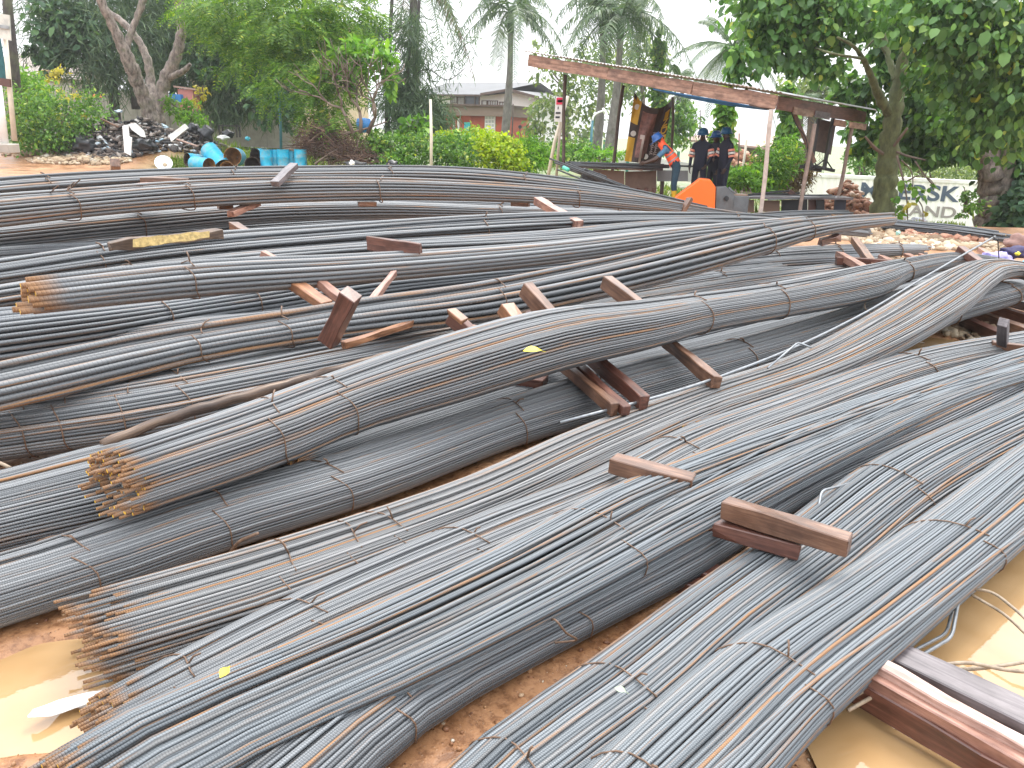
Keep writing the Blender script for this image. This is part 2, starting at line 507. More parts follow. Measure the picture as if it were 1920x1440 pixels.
LEAF_BRIGHT = island_mat('bright_leaf', [(0, (0.075, 0.188, 0.025)), (0.5, (0.138, 0.312, 0.037)), (1, (0.275, 0.450, 0.062))], 0.5, 0.4)
LEAF_LIME = island_mat('lime_leaf', [(0, (0.16, 0.28, 0.01)), (0.5, (0.30, 0.42, 0.015)), (1, (0.5, 0.55, 0.03))], 0.5, 0.4)
LEAF_YELLOW = island_mat('yellow_leaf', [(0, (0.35, 0.32, 0.04)), (1, (0.62, 0.52, 0.10))], 0.5, 0.35)
LEAF_PALM = island_mat('palm_leaf', [(0, (0.04, 0.085, 0.032)), (0.6, (0.08, 0.15, 0.052)), (1, (0.15, 0.21, 0.075))], 0.42, 0.3, 0.4)
LEAF_PALE = island_mat('pale_leaf', [(0, (0.112, 0.175, 0.069)), (0.5, (0.188, 0.263, 0.100)), (1, (0.338, 0.400, 0.138))], 0.5, 0.4)
LEAF_DRY = island_mat('dry_leaf', [(0, (0.10, 0.06, 0.04)), (0.6, (0.17, 0.11, 0.075)), (1, (0.24, 0.19, 0.09))], 0.7, 0.2)
GRASS = island_mat('grass_blade', [(0, (0.08, 0.14, 0.02)), (0.5, (0.15, 0.25, 0.035)), (1, (0.30, 0.34, 0.09))], 0.55, 0.4)
TWIG = island_mat('twig', [(0, (0.10, 0.07, 0.055)), (0.6, (0.20, 0.15, 0.12)), (1, (0.30, 0.24, 0.19))], 0.8)
BRUSH = island_mat('brush_twig', [(0, (0.07, 0.04, 0.03)), (0.6, (0.13, 0.075, 0.055)), (1, (0.22, 0.14, 0.10))], 0.8)
STONE = island_mat('pale_stone', [(0, (0.22, 0.14, 0.09)), (0.5, (0.42, 0.31, 0.20)), (0.85, (0.55, 0.45, 0.32)), (1, (0.7, 0.64, 0.55))], 0.75)
PEBBLE = island_mat('pebble', [(0, (0.15, 0.06, 0.03)), (0.45, (0.32, 0.15, 0.07)), (0.8, (0.45, 0.25, 0.12)), (0.95, (0.52, 0.40, 0.28)), (1, (0.66, 0.58, 0.48))], 0.5, 0, 0.5)
BRICKBIT = island_mat('brick_rubble', [(0, (0.24, 0.10, 0.06)), (0.5, (0.40, 0.20, 0.13)), (0.9, (0.52, 0.32, 0.23)), (1, (0.65, 0.55, 0.46))], 0.8)
DEBRIS = island_mat('debris', [(0, (0.02, 0.02, 0.023)), (0.25, (0.06, 0.055, 0.055)), (0.45, (0.14, 0.11, 0.095)), (0.7, (0.27, 0.22, 0.19)), (0.88, (0.42, 0.38, 0.34)), (0.95, (0.7, 0.7, 0.7)), (1, (0.35, 0.5, 0.6))], 0.7)

def bark_mat(name, a, b_, sc=8):
    m, nt, b = mat(name)
    geo = N(nt, 'ShaderNodeNewGeometry')
    mp = N(nt, 'ShaderNodeMapping'); mp.inputs['Scale'].default_value = (1, 1, 0.45); nt.links.new(geo.outputs['Position'], mp.inputs[0])
    n = noise(nt, sc, 6, 0.7, mp.outputs[0])
    r = ramp(nt, [(0.32, a), (0.68, b_)], n.outputs[0])
    n2 = noise(nt, sc * 0.3, 4, 0.6, geo.outputs['Position'])
    r2 = ramp(nt, [(0.52, (0, 0, 0)), (0.7, (1, 1, 1))], n2.outputs[0])
    c = mixc(nt, math_(nt, 'MULTIPLY', r2.outputs[0], 0.5), r.outputs[0], (0.10, 0.12, 0.05))
    nt.links.new(c, b.inputs['Base Color']); b.inputs['Roughness'].default_value = 0.8
    bump(nt, b, n.outputs[0], 0.6, 0.06)
    return m
BARK = bark_mat('bark', (0.045, 0.035, 0.03), (0.34, 0.28, 0.24), 9)
BARK_DARK = bark_mat('dark_bark', (0.022, 0.02, 0.02), (0.075, 0.062, 0.055))
BARK_MOSS = bark_mat('mossy_bark', (0.05, 0.055, 0.022), (0.17, 0.19, 0.08), 7)
BARK_PALM = bark_mat('palm_bark', (0.10, 0.09, 0.08), (0.24, 0.22, 0.20), 5)

BLUE_DRUM = plain('blue_drum_paint', (0.02, 0.36, 0.55), 0.4, 0.2, 5, dirt=(0.20, 0.30, 0.32))
RUST_IN = plain('rusty_inside', (0.24, 0.11, 0.03), 0.7, 0.5, 7)
DARK_IN = plain('dark_inside', (0.05, 0.03, 0.02), 0.7, 0.4, 7)
WHITE_P = plain('white_paint', (0.76, 0.76, 0.75), 0.5, 0.06, 4)
WHITE_DIRTY = plain('dirty_white_paint', (0.70, 0.69, 0.66), 0.55, 0.1, 1.2, dirt=(0.55, 0.48, 0.42))
WALL_WHITE = plain('white_wall', (0.74, 0.72, 0.70), 0.8, 0.06, 0.8, dirt=(0.62, 0.59, 0.56))
WALL_TAN = plain('tan_wall', (0.20, 0.145, 0.11), 0.8, 0.12, 0.7)
WALL_RED = plain('red_wall', (0.44, 0.09, 0.045), 0.7, 0.12, 1.2)
ROOF_GREY = plain('grey_roof', (0.105, 0.108, 0.112), 0.55, 0.15, 0.8)
ROOF_RUST = plain('rusty_roof', (0.36, 0.24, 0.20), 0.6, 0.2, 0.8)
ROOF_DARK = plain('dark_trim', (0.10, 0.065, 0.05), 0.7, 0.2, 2)
ROOF_SHEET = plain('roof_sheet', (0.42, 0.43, 0.44), 0.45, 0.15, 2, dirt=(0.30, 0.20, 0.14))
GLASS = plain('window_glass', (0.06, 0.07, 0.085), 0.1, 0.3, 1)
TEAL = plain('teal_paint', (0.03, 0.42, 0.48), 0.5, 0.1, 3)
TEAL_POLE = plain('teal_pole_paint', (0.045, 0.16, 0.19), 0.5, 0.15, 3)
GREEN_P = plain('green_paint', (0.03, 0.25, 0.17), 0.5, 0.15, 3)
CREAM = plain('cream_pole', (0.62, 0.56, 0.46), 0.6, 0.1, 4)
POST_WOOD = plain('post_wood', (0.27, 0.20, 0.165), 0.8, 0.25, 9)
POST_PALE = plain('pale_post', (0.46, 0.38, 0.33), 0.8, 0.2, 9)
POST_DARK = plain('dark_post', (0.085, 0.06, 0.05), 0.8, 0.25, 9)
ORANGE = plain('orange_paint', (0.86, 0.15, 0.015), 0.4, 0.05, 2)
GREY_METAL = plain('grey_machine', (0.12, 0.128, 0.135), 0.45, 0.2, 6, dirt=(0.10, 0.085, 0.075))
BLACK_BAG = plain('black_plastic', (0.018, 0.019, 0.023), 0.3, 0.4, 5, bumpy=0.5)
BLACK = plain('black_metal', (0.02, 0.02, 0.022), 0.5, 0.3, 6)
SKIN = plain('dark_skin', (0.055, 0.028, 0.018), 0.5, 0.1, 8)
NAVY = plain('navy_cloth', (0.008, 0.010, 0.026), 0.75, 0.2, 14)
BLUEGREY = plain('bluegrey_cloth', (0.06, 0.15, 0.24), 0.8, 0.15, 14)
TEALCLOTH = plain('dark_teal_cloth', (0.015, 0.045, 0.07), 0.8, 0.2, 14)
HIVIS = plain('orange_vest_cloth', (0.95, 0.115, 0.035), 0.6, 0.06, 10)
BAND_GREY = plain('grey_band', (0.28, 0.26, 0.27), 0.5, 0.1, 8)
BAND_WHITE = plain('white_band', (0.75, 0.74, 0.70), 0.5, 0.06, 8)
BAND_ORANGE = plain('orange_band', (0.85, 0.32, 0.22), 0.5, 0.06, 8)
YELLOW_BOOT = plain('yellow_boot', (0.62, 0.36, 0.015), 0.45, 0.1, 8)
BOOT_BLACK = plain('black_boot', (0.02, 0.02, 0.02), 0.5, 0.2, 8)
HELMET = plain('blue_helmet', (0.012, 0.085, 0.30), 0.3, 0.06, 5)
HELMET_TEAL = plain('blue_helmet_dark', (0.012, 0.09, 0.20), 0.3, 0.06, 5)
EYE = plain('eye_white', (0.3, 0.27, 0.25), 0.3, 0.02, 5)
SIGN_RED = plain('sign_red', (0.62, 0.03, 0.08), 0.5, 0.06, 5)
INK = plain('black_ink', (0.03, 0.035, 0.045), 0.6, 0.1, 5)
LETTER_GREY = plain('container_lettering', (0.055, 0.078, 0.115), 0.6, 0.1, 3)
LETTER_FADED = plain('faded_lettering', (0.25, 0.22, 0.205), 0.7, 0.15, 3)
CONTAINER = plain('container_paint', (0.78, 0.75, 0.71), 0.6, 0.06, 0.7, dirt=(0.62, 0.55, 0.48))
B_YELLOW = plain('banner_yellow', (0.62, 0.36, 0.02), 0.6, 0.12, 4)
B_BROWN = plain('banner_brown', (0.045, 0.024, 0.02), 0.6, 0.3, 4)
B_PICT = plain('banner_picture', (0.20, 0.085, 0.07), 0.6, 0.45, 9)
B_WHITE = plain('banner_white', (0.52, 0.44, 0.41), 0.6, 0.2, 6)
ROAD = plain('pale_road', (0.46, 0.42, 0.37), 0.8, 0.1, 0.6)
PURPLE = plain('violet_cloth', (0.30, 0.27, 0.55), 0.8, 0.35, 6)
NAVY2 = plain('dark_blue_cloth', (0.03, 0.025, 0.08), 0.8, 0.4, 6)
CYAN = plain('cyan_plastic', (0.05, 0.40, 0.52), 0.4, 0.2, 6)
YEL = plain('yellow_plastic', (0.65, 0.55, 0.03), 0.5, 0.1, 6)
SACK = plain('brown_sack', (0.22, 0.13, 0.11), 0.85, 0.35, 8)
LEAF_FALLEN = plain('fallen_yellow_leaf', (0.68, 0.58, 0.03), 0.5, 0.12, 30)
LAMP_YEL = plain('amber_blossom', (0.55, 0.34, 0.05), 0.6, 0.3, 5)
BLUE_TARP = plain('blue_tarpaulin', (0.02, 0.16, 0.42), 0.5, 0.2, 4)
PINK = plain('pink_paint', (0.50, 0.20, 0.18), 0.7, 0.15, 4)
CONCRETE = plain('concrete', (0.36, 0.33, 0.29), 0.8, 0.15, 3)

# ------------------------------------------------------------------ ground, puddles
def axis(lo, hi, spans):
    """sample positions: (from, to, step) spans joined, growing beyond them"""
    out = []
    for a, b, s in spans:
        out += list(np.arange(a, b, s))
    out.append(spans[-1][1])
    return np.array(out)
gx = axis(0, 0, [(-600, -200, 100), (-200, -60, 14), (-60, -20, 2.0), (-20, -7, 0.45), (-7, -3.5, 0.10), (-3.5, 4.5, 0.028), (4.5, 9, 0.09), (9, 24, 0.5), (24, 60, 3), (60, 200, 14), (200, 600, 100)])
gy = axis(0, 0, [(-60, -4, 8), (-4, 0.8, 0.4), (0.8, 3.6, 0.025), (3.6, 8, 0.06), (8, 14, 0.15), (14, 24, 0.35), (24, 46, 0.5), (46, 120, 4), (120, 300, 20), (300, 1500, 120)])
GX, GY = np.meshgrid(gx, gy)
GZ = ground_z(GX, GY)
ny_, nx_ = GX.shape
V = np.stack([GX.ravel(), GY.ravel(), GZ.ravel()], 1)
ii, jj = np.meshgrid(np.arange(nx_ - 1), np.arange(ny_ - 1))
a = (jj * nx_ + ii).ravel()
Q = np.stack([a, a + 1, a + nx_ + 1, a + nx_], 1)
ground = link('ground', quads_mesh('ground', V, Q, [GROUND], True))
tag(ground, kind='structure')

def puddle(x0, x1, y0, y1, z=-0.03):
    xs = np.linspace(x0, x1, 12); ys = np.linspace(y0, y1, 12)
    X, Y = np.meshgrid(xs, ys)
    V = np.stack([X.ravel(), Y.ravel(), np.full(X.size, z)], 1)
    i, j = np.meshgrid(np.arange(11), np.arange(11)); a = (j * 12 + i).ravel()
    o = link('puddle', quads_mesh('puddle', V, np.stack([a, a + 1, a + 13, a + 12], 1), [WATER], True))
    return tag(o, kind='structure')
puddle(-2.6, -0.6, 1.3, 2.7)
puddle(0.9, 3.6, 1.1, 4.0)
puddle(3.2, 7.2, 4.2, 7.0)

def stones(name, pts, sizes, m, flat=0.7, kind='stuff', aniso=(0.55, 1.25), jag=(0.78, 1.18)):
    """loose irregular stones, each of twenty faces"""
    t = (1 + 5 ** 0.5) / 2
    iv = np.array([(-1, t, 0), (1, t, 0), (-1, -t, 0), (1, -t, 0), (0, -1, t), (0, 1, t), (0, -1, -t), (0, 1, -t), (t, 0, -1), (t, 0, 1), (-t, 0, -1), (-t, 0, 1)])
    iv = iv / np.linalg.norm(iv[0])
    ifc = np.array([(0, 11, 5), (0, 5, 1), (0, 1, 7), (0, 7, 10), (0, 10, 11), (1, 5, 9), (5, 11, 4), (11, 10, 2), (10, 7, 6), (7, 1, 8), (3, 9, 4), (3, 4, 2), (3, 2, 6), (3, 6, 8), (3, 8, 9), (4, 9, 5), (2, 4, 11), (6, 2, 10), (8, 6, 7), (9, 8, 1)])
    n = len(pts); pts = np.asarray(pts)
    sizes = np.asarray(sizes).reshape(n, 1, 1)
    sc = RNG.uniform(*aniso, (n, 1, 3)); sc[:, :, 2] *= flat
    jit = RNG.uniform(*jag, (n, 12, 1))
    P = iv[None] * jit * sc * sizes
    th = RNG.uniform(0, 6.28, n); c, s = np.cos(th)[:, None], np.sin(th)[:, None]
    ti = RNG.normal(0, 0.4, n); ct, st = np.cos(ti)[:, None], np.sin(ti)[:, None]
    y = P[:, :, 1] * ct - P[:, :, 2] * st; z = P[:, :, 1] * st + P[:, :, 2] * ct
    x = P[:, :, 0] * c - y * s; y = P[:, :, 0] * s + y * c
    P = np.stack([x, y, z], 2) + pts[:, None, :]
    Fc = (ifc[None] + (np.arange(n) * 12)[:, None, None]).reshape(-1, 3)
    o = link(name, quads_mesh(name, P.reshape(-1, 3), Fc, [m]))
    if kind: tag(o, kind=kind)
    return o

def gravel_patch(name, n, x0, x1, y0, y1, smin, smax, m, keep=None):
    x = RNG.uniform(x0, x1, n); y = RNG.uniform(y0, y1, n)
    if keep is not None:
        k = keep(x, y); x, y = x[k], y[k]
    z = ground_z(x, y)
    k = z > -0.045
    x, y, z = x[k], y[k], z[k]
    s = smin + (smax - smin) * RNG.random(len(x)) ** 3
    return stones(name, np.stack([x, y, z + s * 0.15], 1), s, m)
gravel_patch('gravel', 7000, -3.2, 3.6, 1.2, 3.4, 0.003, 0.013, PEBBLE)
gravel_patch('gravel', 1500, -3.4, 4, 3.4, 7, 0.006, 0.02, PEBBLE)

# ------------------------------------------------------------------ bundles of bars
def smooth_path(S, n):
    """S: (k, c) station rows, first three columns a point -> n rows evenly spaced along the path"""
    S = np.asarray(S, float)
    d = np.r_[0, np.cumsum(np.linalg.norm(np.diff(S[:, :3], axis=0), axis=1))]
    k = len(S)
    M = np.zeros_like(S)
    for i in range(k):
        if i == 0: M[i] = (S[1] - S[0]) / (d[1] - d[0])
        elif i == k - 1: M[i] = (S[-1] - S[-2]) / (d[-1] - d[-2])
        else:
            h0, h1 = d[i] - d[i - 1], d[i + 1] - d[i]
            M[i] = ((S[i] - S[i - 1]) / h0 * h1 + (S[i + 1] - S[i]) / h1 * h0) / (h0 + h1)
    t = np.linspace(0, d[-1], n)
    idx = np.clip(np.searchsorted(d, t, side='right') - 1, 0, k - 2)
    h = (d[idx + 1] - d[idx])[:, None]
    s = ((t - d[idx]) / (d[idx + 1] - d[idx]))[:, None]
    out = (2 * s ** 3 - 3 * s ** 2 + 1) * S[idx] + (s ** 3 - 2 * s ** 2 + s) * h * M[idx] + (-2 * s ** 3 + 3 * s ** 2) * S[idx + 1] + (s ** 3 - s ** 2) * h * M[idx + 1]
    return out, t

def bar_mesh(P, d, sides, mats):
    """one ribbed bar along the points P, with a closed face at each end"""
    n = len(P)
    T = np.gradient(P, axis=0); T /= np.linalg.norm(T, axis=1)[:, None]
    L = np.stack([T[:, 1], -T[:, 0], np.zeros(n)], 1); L /= np.linalg.norm(L, axis=1)[:, None] + 1e-9
    U = np.cross(L, T)
    ang = np.arange(sides) * 2 * math.pi / sides
    V = P[:, None, :] + (d / 2) * (L[:, None, :] * np.cos(ang)[None, :, None] + U[:, None, :] * np.sin(ang)[None, :, None])
    V = V.reshape(-1, 3)
    s = np.r_[0, np.cumsum(np.linalg.norm(np.diff(P, axis=0), axis=1))] / d
    i, k = np.meshgrid(np.arange(n - 1), np.arange(sides), indexing='ij')
    k2 = (k + 1) % sides
    q = np.stack([i * sides + k, i * sides + k2, (i + 1) * sides + k2, (i + 1) * sides + k], 2).reshape(-1, 4)
    uq = np.stack([np.stack([s[i], k / sides], 2), np.stack([s[i], (k + 1) / sides], 2), np.stack([s[i + 1], (k + 1) / sides], 2), np.stack([s[i + 1], k / sides], 2)], 2).reshape(-1, 2)
    loops = np.r_[q.ravel(), np.arange(sides)[::-1], (n - 1) * sides + np.arange(sides)]
    uvs = np.r_[uq, np.zeros((2 * sides, 2))]
    nq = len(q)
    starts = np.r_[np.arange(nq) * 4, nq * 4, nq * 4 + sides]
    totals = np.r_[np.full(nq, 4), sides, sides]
    mi = np.r_[np.zeros(nq, int), 1, 1]
    sm = np.r_[np.ones(nq, bool), False, False]
    return arrays_mesh('bar', V, loops, starts, totals, mats, mi, sm, uvs)

NBARS = [0]
BUNDLES = {}
def bundle(key, label, st, d, k=0.72, full=False, ties=(), steel=None, drift=0.16, strays=0, jit=0.04, nseg=44, sides=6, fill=1.0, tip=None, keep_r=0.5, sag=1.0):
    """st: stations (top edge x, y, bottom edge x, y in the photo, height of the underside); the bundle's width follows from them"""
    rows = []
    for i, (xt, yt, xb, yb, z0) in enumerate(st):
        mx, my = (xt + xb) / 2, (yt + yb) / 2
        j0, j1 = max(i - 1, 0), min(i + 1, len(st) - 1)
        b = 0.1
        for _ in range(5):
            c = at(mx, my, z0 + b)
            ca = at((st[j0][0] + st[j0][2]) / 2, (st[j0][1] + st[j0][3]) / 2, st[j0][4] + b)
            cb = at((st[j1][0] + st[j1][2]) / 2, (st[j1][1] + st[j1][3]) / 2, st[j1][4] + b)
            T = (cb - ca).normalized()
            Lv = Vector((T.y, -T.x, 0)).normalized(); Uv = Lv.cross(T)
            # image-space normal of the path
            dx, dy = ((st[j1][0] + st[j1][2]) - (st[j0][0] + st[j0][2])), ((st[j1][1] + st[j1][3]) - (st[j0][1] + st[j0][3]))
            ln = math.hypot(dx, dy); nx, ny = -dy / ln, dx / ln
            half = abs((xb - xt) * nx + (yb - yt) * ny) / 2
            v = ray(mx, my); vn = v.normalized()
            depth = (c - CAM).dot(fwd)
            n3 = (rgt * nx - upv * ny)
            n3 = (n3 - vn * n3.dot(vn)).normalized()
            stretch = (v.length / F_PX)
            half_m = half * depth / F_PX
            a = half_m / max(0.12, math.sqrt(Lv.dot(n3) ** 2 + (k * Uv.dot(n3)) ** 2))
            b = k * a
        rows.append([c.x, c.y, c.z, a, b])
    S, t = smooth_path(rows, nseg)
    C, A, B = S[:, :3], S[:, 3], S[:, 4]
    T = np.gradient(C, axis=0); T /= np.linalg.norm(T, axis=1)[:, None]
    L = np.stack([T[:, 1], -T[:, 0], np.zeros(nseg)], 1); L /= np.linalg.norm(L, axis=1)[:, None]
    U = np.cross(L, T)
    A0, B0 = float(np.median([r[3] for r in rows])), float(np.median([r[4] for r in rows]))
    root = thing('rebar_bundle', tuple(rows[len(rows) // 2][:2]) + (max(0, rows[len(rows) // 2][2] - rows[len(rows) // 2][4]),), label, 'rebar bundle', 'bundles of steel bars lying in the yard')
    mats = [steel or STEEL, tip or TIP]
    tt = t / t[-1]
    nb = 0
    # bars packed in rings: an outer skin of touching bars, further rings inside it
    pw = 2 / 2.5
    def outline(th):
        c_, s_ = np.cos(th), np.sin(th)
        return np.sign(c_) * np.abs(c_) ** pw, np.sign(s_) * np.abs(s_) ** pw
    thf = np.linspace(0, 2 * math.pi, 721)
    shared = RNG.uniform(0, 6.28, 6)
    ring = 0
    while True:
        ra, rb = A0 - d * (.5 + .9 * ring), B0 - d * (.5 + .9 * ring)
        if min(ra, rb) < d * .15 or (ring >= 2 and not full) or ring > 5: break
        ox_, oy_ = outline(thf)
        px_, py_ = ox_ * ra, oy_ * rb
        cum = np.r_[0, np.cumsum(np.hypot(np.diff(px_), np.diff(py_)))]
        cnt = max(3, int(cum[-1] / (d * 1.0 / fill)))
        ths = np.interp((np.arange(cnt) + RNG.uniform(0, 1)) / cnt * cum[-1], cum, thf)
        for th0 in ths:
            if not full and math.sin(th0) < -.86: continue
            if ring >= 2 and full and th0 > math.pi * 1.15: continue
            ph = RNG.uniform(0, 6.28, 4); am = RNG.normal(0, 1, 4)
            # neighbours wander together, each bar a little by itself
            co_ = drift * .8 * (np.sin(tt * 3.2 + shared[0] + th0 * 1.3) * .6 + np.sin(tt * 6.5 + shared[1] - th0 * 2.1) * .2)
            own = drift * (am[0] * (tt - .5) * .55 + .10 * am[1] * np.sin(tt * 6.2 + ph[1]) + .10 * am[2])
            th = th0 + (co_ + own) * .5
            ux, uy = outline(th)
            inset = d * (.5 + .9 * ring) - d * .09 * am[2] * np.sin(tt * 5 + ph[2]) + d * abs(am[3]) * .14
            P = C + L * (ux * np.maximum(A - inset, d * .2))[:, None] + U * (uy * np.maximum(B - inset, d * .2))[:, None]
            e0, e1 = RNG.normal(0, jit, 2)
            P[0] -= T[0] * e0; P[-1] += T[-1] * e1
            link('bar', bar_mesh(P, d, sides, mats), root); nb += 1
        ring += 1
    for s_ in range(strays):
        th0 = RNG.uniform(0.15, 2.6); th1 = np.clip(th0 + RNG.normal(0, 0.9), 0.1, 2.9)
        th = th0 + (th1 - th0) * sstep(RNG.uniform(-.3, .2), RNG.uniform(.8, 1.3), tt) + 0.03 * np.sin(tt * 7 + RNG.uniform(0, 6))
        lift = 1.0
        P = C + L * (np.cos(th) * (A + d * 0.45) * lift)[:, None] + U * (np.sin(th) * (B + d * 0.45) * lift)[:, None]
        P[0] -= T[0] * RNG.normal(0, jit); P[-1] += T[-1] * RNG.normal(0, jit)
        link('bar', bar_mesh(P, d, sides, [STEEL_RUSTY if (s_ % 3 == 0 and d < .016) else (steel or STEEL), tip or TIP]), root); nb += 1
    NBARS[0] += nb
    # wire ties: a twisted wire drawn right round the bundle
    Cpx = np.array([project(p) for p in C])
    for q, (tx, ty) in enumerate(ties):
        i = int(np.argmin((Cpx[:, 0] - tx) ** 2 + (Cpx[:, 1] - ty) ** 2))
        i = min(max(i, 1), nseg - 2)
        # exact place along the path between samples
        seg = Cpx[i + 1] - Cpx[i - 1]
        w = float(np.clip(((np.array([tx, ty]) - Cpx[i - 1]) @ seg) / (seg @ seg), 0, 1))
        f = i - 1 + 2 * w
        g = lambda arr: np.array([np.interp(f, np.arange(nseg), arr[:, c]) for c in range(3)])
        c, tv, lv, uv = g(C), g(T), g(L), g(U)
        aa, bb = np.interp(f, np.arange(nseg), A), np.interp(f, np.arange(nseg), B)
        wr = max(0.0026, 0.0011 * np.linalg.norm(c - np.array(CAM)) ** 0.8)
        tilt = RNG.uniform(-0.06, 0.06)
        pts = []
        nn = 26
        for h in range(nn + 1):
            th = 2 * math.pi * h / nn + 1.0
            cx, sx = math.cos(th), math.sin(th)
            e = 2 / 2.3
            px_, py_ = math.copysign(abs(cx) ** e, cx), math.copysign(abs(sx) ** e, sx)
            wob = 1 + 0.012 * math.sin(5 * th + q)
            pts.append(c + lv * px_ * (aa + wr + d * .1) * wob + uv * py_ * (bb + wr + d * .1) * wob + tv * (tilt * px_ + 0.03 * math.sin(th * 1.5) + 0.012 * math.sin(th * 4)))
        mb = MB()
        mb.tube(pts, wr, 5)
        # twisted tail at the knot
        k0 = Vector(pts[2]); dirn = Vector(uv) * 0.5 + Vector(tv) * RNG.uniform(-1, 1) + Vector(lv) * RNG.uniform(-.6, .6)
        dirn.normalize(); ln = RNG.uniform(0.03, 0.07)
        mb.tube([k0, k0 + dirn * ln * 0.5 + Vector(uv) * 0.01, k0 + dirn * ln], wr * 1.25, 5)
        mb.build('wire_tie', WIRE if q % 2 == 0 else WIRE, root, smooth=True)
    BUNDLES[key] = (C, A, B, L, U, T)
    return root

def project(p):
    v = Vector(p) - CAM
    z = v.dot(fwd)
    return (960 + F_PX * v.dot(rgt) / z, 720 - F_PX * v.dot(upv) / z)

bundle('b1', 'bundle of thin blue-grey bars nearest the camera, beside the muddy water and timber stack',
       [(900, 1640, 1180, 1700, .03), (1160, 1392, 1400, 1500, .03), (1362, 1222, 1533, 1348, .03), (1557, 1098, 1690, 1205, .03), (1727, 982, 1840, 1075, .04), (1920, 840, 1995, 935, .04), (2170, 680, 2220, 765, .04)],
       .0112, .55, ties=[(1447, 1285), (1783, 1028), (1170, 1470)], steel=STEEL_BLUE, drift=.10, strays=9, nseg=42, sides=7)
bundle('b2', 'loosely crossing bundle of bars that runs under the two nailed timber blocks',
       [(640, 1640, 900, 1700, .02), (863, 1420, 1060, 1525, .02), (1078, 1265, 1250, 1378, .02), (1280, 1118, 1405, 1225, .02), (1440, 1010, 1560, 1105, .02), (1610, 888, 1737, 960, .02), (1920, 742, 1965, 825, .03), (2200, 600, 2240, 665, .03)],
       .0112, .5, ties=[(960, 1470), (1160, 1320), (1675, 925)], steel=STEEL_BLUE, drift=.16, strays=12, nseg=42, sides=7)
bundle('b3c', 'dark low bundle along the strip of bare orange ground',
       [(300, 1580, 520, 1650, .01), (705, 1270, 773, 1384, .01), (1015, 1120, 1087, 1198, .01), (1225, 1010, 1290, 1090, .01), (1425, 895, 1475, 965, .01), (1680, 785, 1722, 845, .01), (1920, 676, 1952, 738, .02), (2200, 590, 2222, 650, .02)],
       .0118, .75, ties=[(735, 1340), (1060, 1165)], steel=STEEL_DARK_SHADE, drift=.12, strays=5, nseg=42, sides=7)
bundle('b3b', 'widest bundle across the middle foreground, pale bars crossing over one another',
       [(70, 1428, 190, 1620, .06), (200, 1355, 395, 1480, .07), (420, 1258, 590, 1375, .09), (590, 1185, 760, 1300, .10), (900, 1042, 1030, 1165, .12), (1150, 913, 1288, 1025, .12), (1270, 868, 1410, 958, .12), (1500, 788, 1610, 852, .12), (1730, 712, 1800, 762, .12), (1920, 655, 1962, 708, .14), (2200, 590, 2222, 640, .14)],
       .0112, .45, full=False, ties=[(1105, 990)], steel=STEEL_BLUE, drift=.20, strays=30, nseg=44, sides=7, jit=.05)
bundle('b3a', 'bundle with yellow painted tips beside the white glare of the puddle',
       [(193, 1296, 240, 1385, .02), (535, 1120, 612, 1212, .04), (835, 990, 920, 1080, .06), (1150, 868, 1208, 945, .08), (1240, 822, 1305, 892, .08), (1480, 735, 1525, 795, .08), (1683, 665, 1738, 715, .08), (1920, 622, 1942, 668, .10), (2150, 588, 2172, 636, .10)],
       .0112, .5, full=True, ties=[(563, 1170), (330, 1270), (868, 1035), (1268, 850), (1708, 690)], steel=STEEL, drift=.12, strays=6, nseg=42, sides=7, jit=.045)
bundle('b4b', 'grey bundle curving up to the right edge under the red crosswise beam',
       [(1240, 770, 1290, 850, .02), (1450, 690, 1495, 748, .03), (1600, 622, 1652, 675, .06), (1740, 560, 1778, 608, .12), (1850, 528, 1872, 578, .18), (1930, 524, 1936, 556, .20), (2080, 535, 2080, 565, .15)],
       .0125, .55, ties=[(1470, 725), (1758, 580), (1865, 552)], drift=.10, strays=3)
bundle('b4', 'rust-streaked bundle with frayed brown ends standing in the left puddle',
       [(165, 1112, 232, 1262, -.02), (450, 1032, 510, 1172, .0), (640, 975, 702, 1092, .02), (873, 896, 925, 998, .04), (1073, 808, 1128, 898, .06), (1280, 733, 1325, 803, .08), (1480, 670, 1532, 728, .12), (1640, 588, 1702, 648, .22), (1735, 530, 1795, 588, .34), (1795, 500, 1838, 548, .42), (1850, 487, 1872, 526, .45), (1905, 490, 1913, 522, .45), (1965, 508, 1968, 540, .40), (2080, 560, 2080, 592, .25)],
       .0114, .5, full=True, ties=[(645, 1030), (715, 1003), (515, 1045)], steel=STEEL_RUSTY, drift=.17, strays=14, jit=.05, nseg=44, sides=7)
bundle('b5', 'round neat bundle at the left edge lying on wet orange ground behind frayed ends',
       [(-280, 1110, -220, 1260, .0), (0, 1040, 30, 1160, .0), (100, 1008, 155, 1124, .0), (355, 925, 450, 1020, .01), (600, 860, 642, 960, .02), (925, 755, 988, 828, .02), (1150, 688, 1203, 768, .02), (1365, 640, 1408, 700, .03), (1560, 585, 1592, 642, .04), (1700, 540, 1732, 588, .04), (1850, 510, 1872, 545, .04)],
       .0116, .62, ties=[(128, 1068), (402, 975), (602, 920), (955, 785), (1385, 672)], drift=.09, strays=3, nseg=44, sides=7)
bundle('b7', 'bundle at the left edge that runs beneath the big raised bundle end',
       [(-280, 945, -250, 1110, .0), (0, 884, 22, 1034, .0), (190, 835, 232, 985, .0), (430, 795, 472, 905, .0), (700, 725, 742, 805, .0), (1000, 645, 1042, 705, .0)],
       .0130, .6, drift=.10, strays=3, nseg=40)
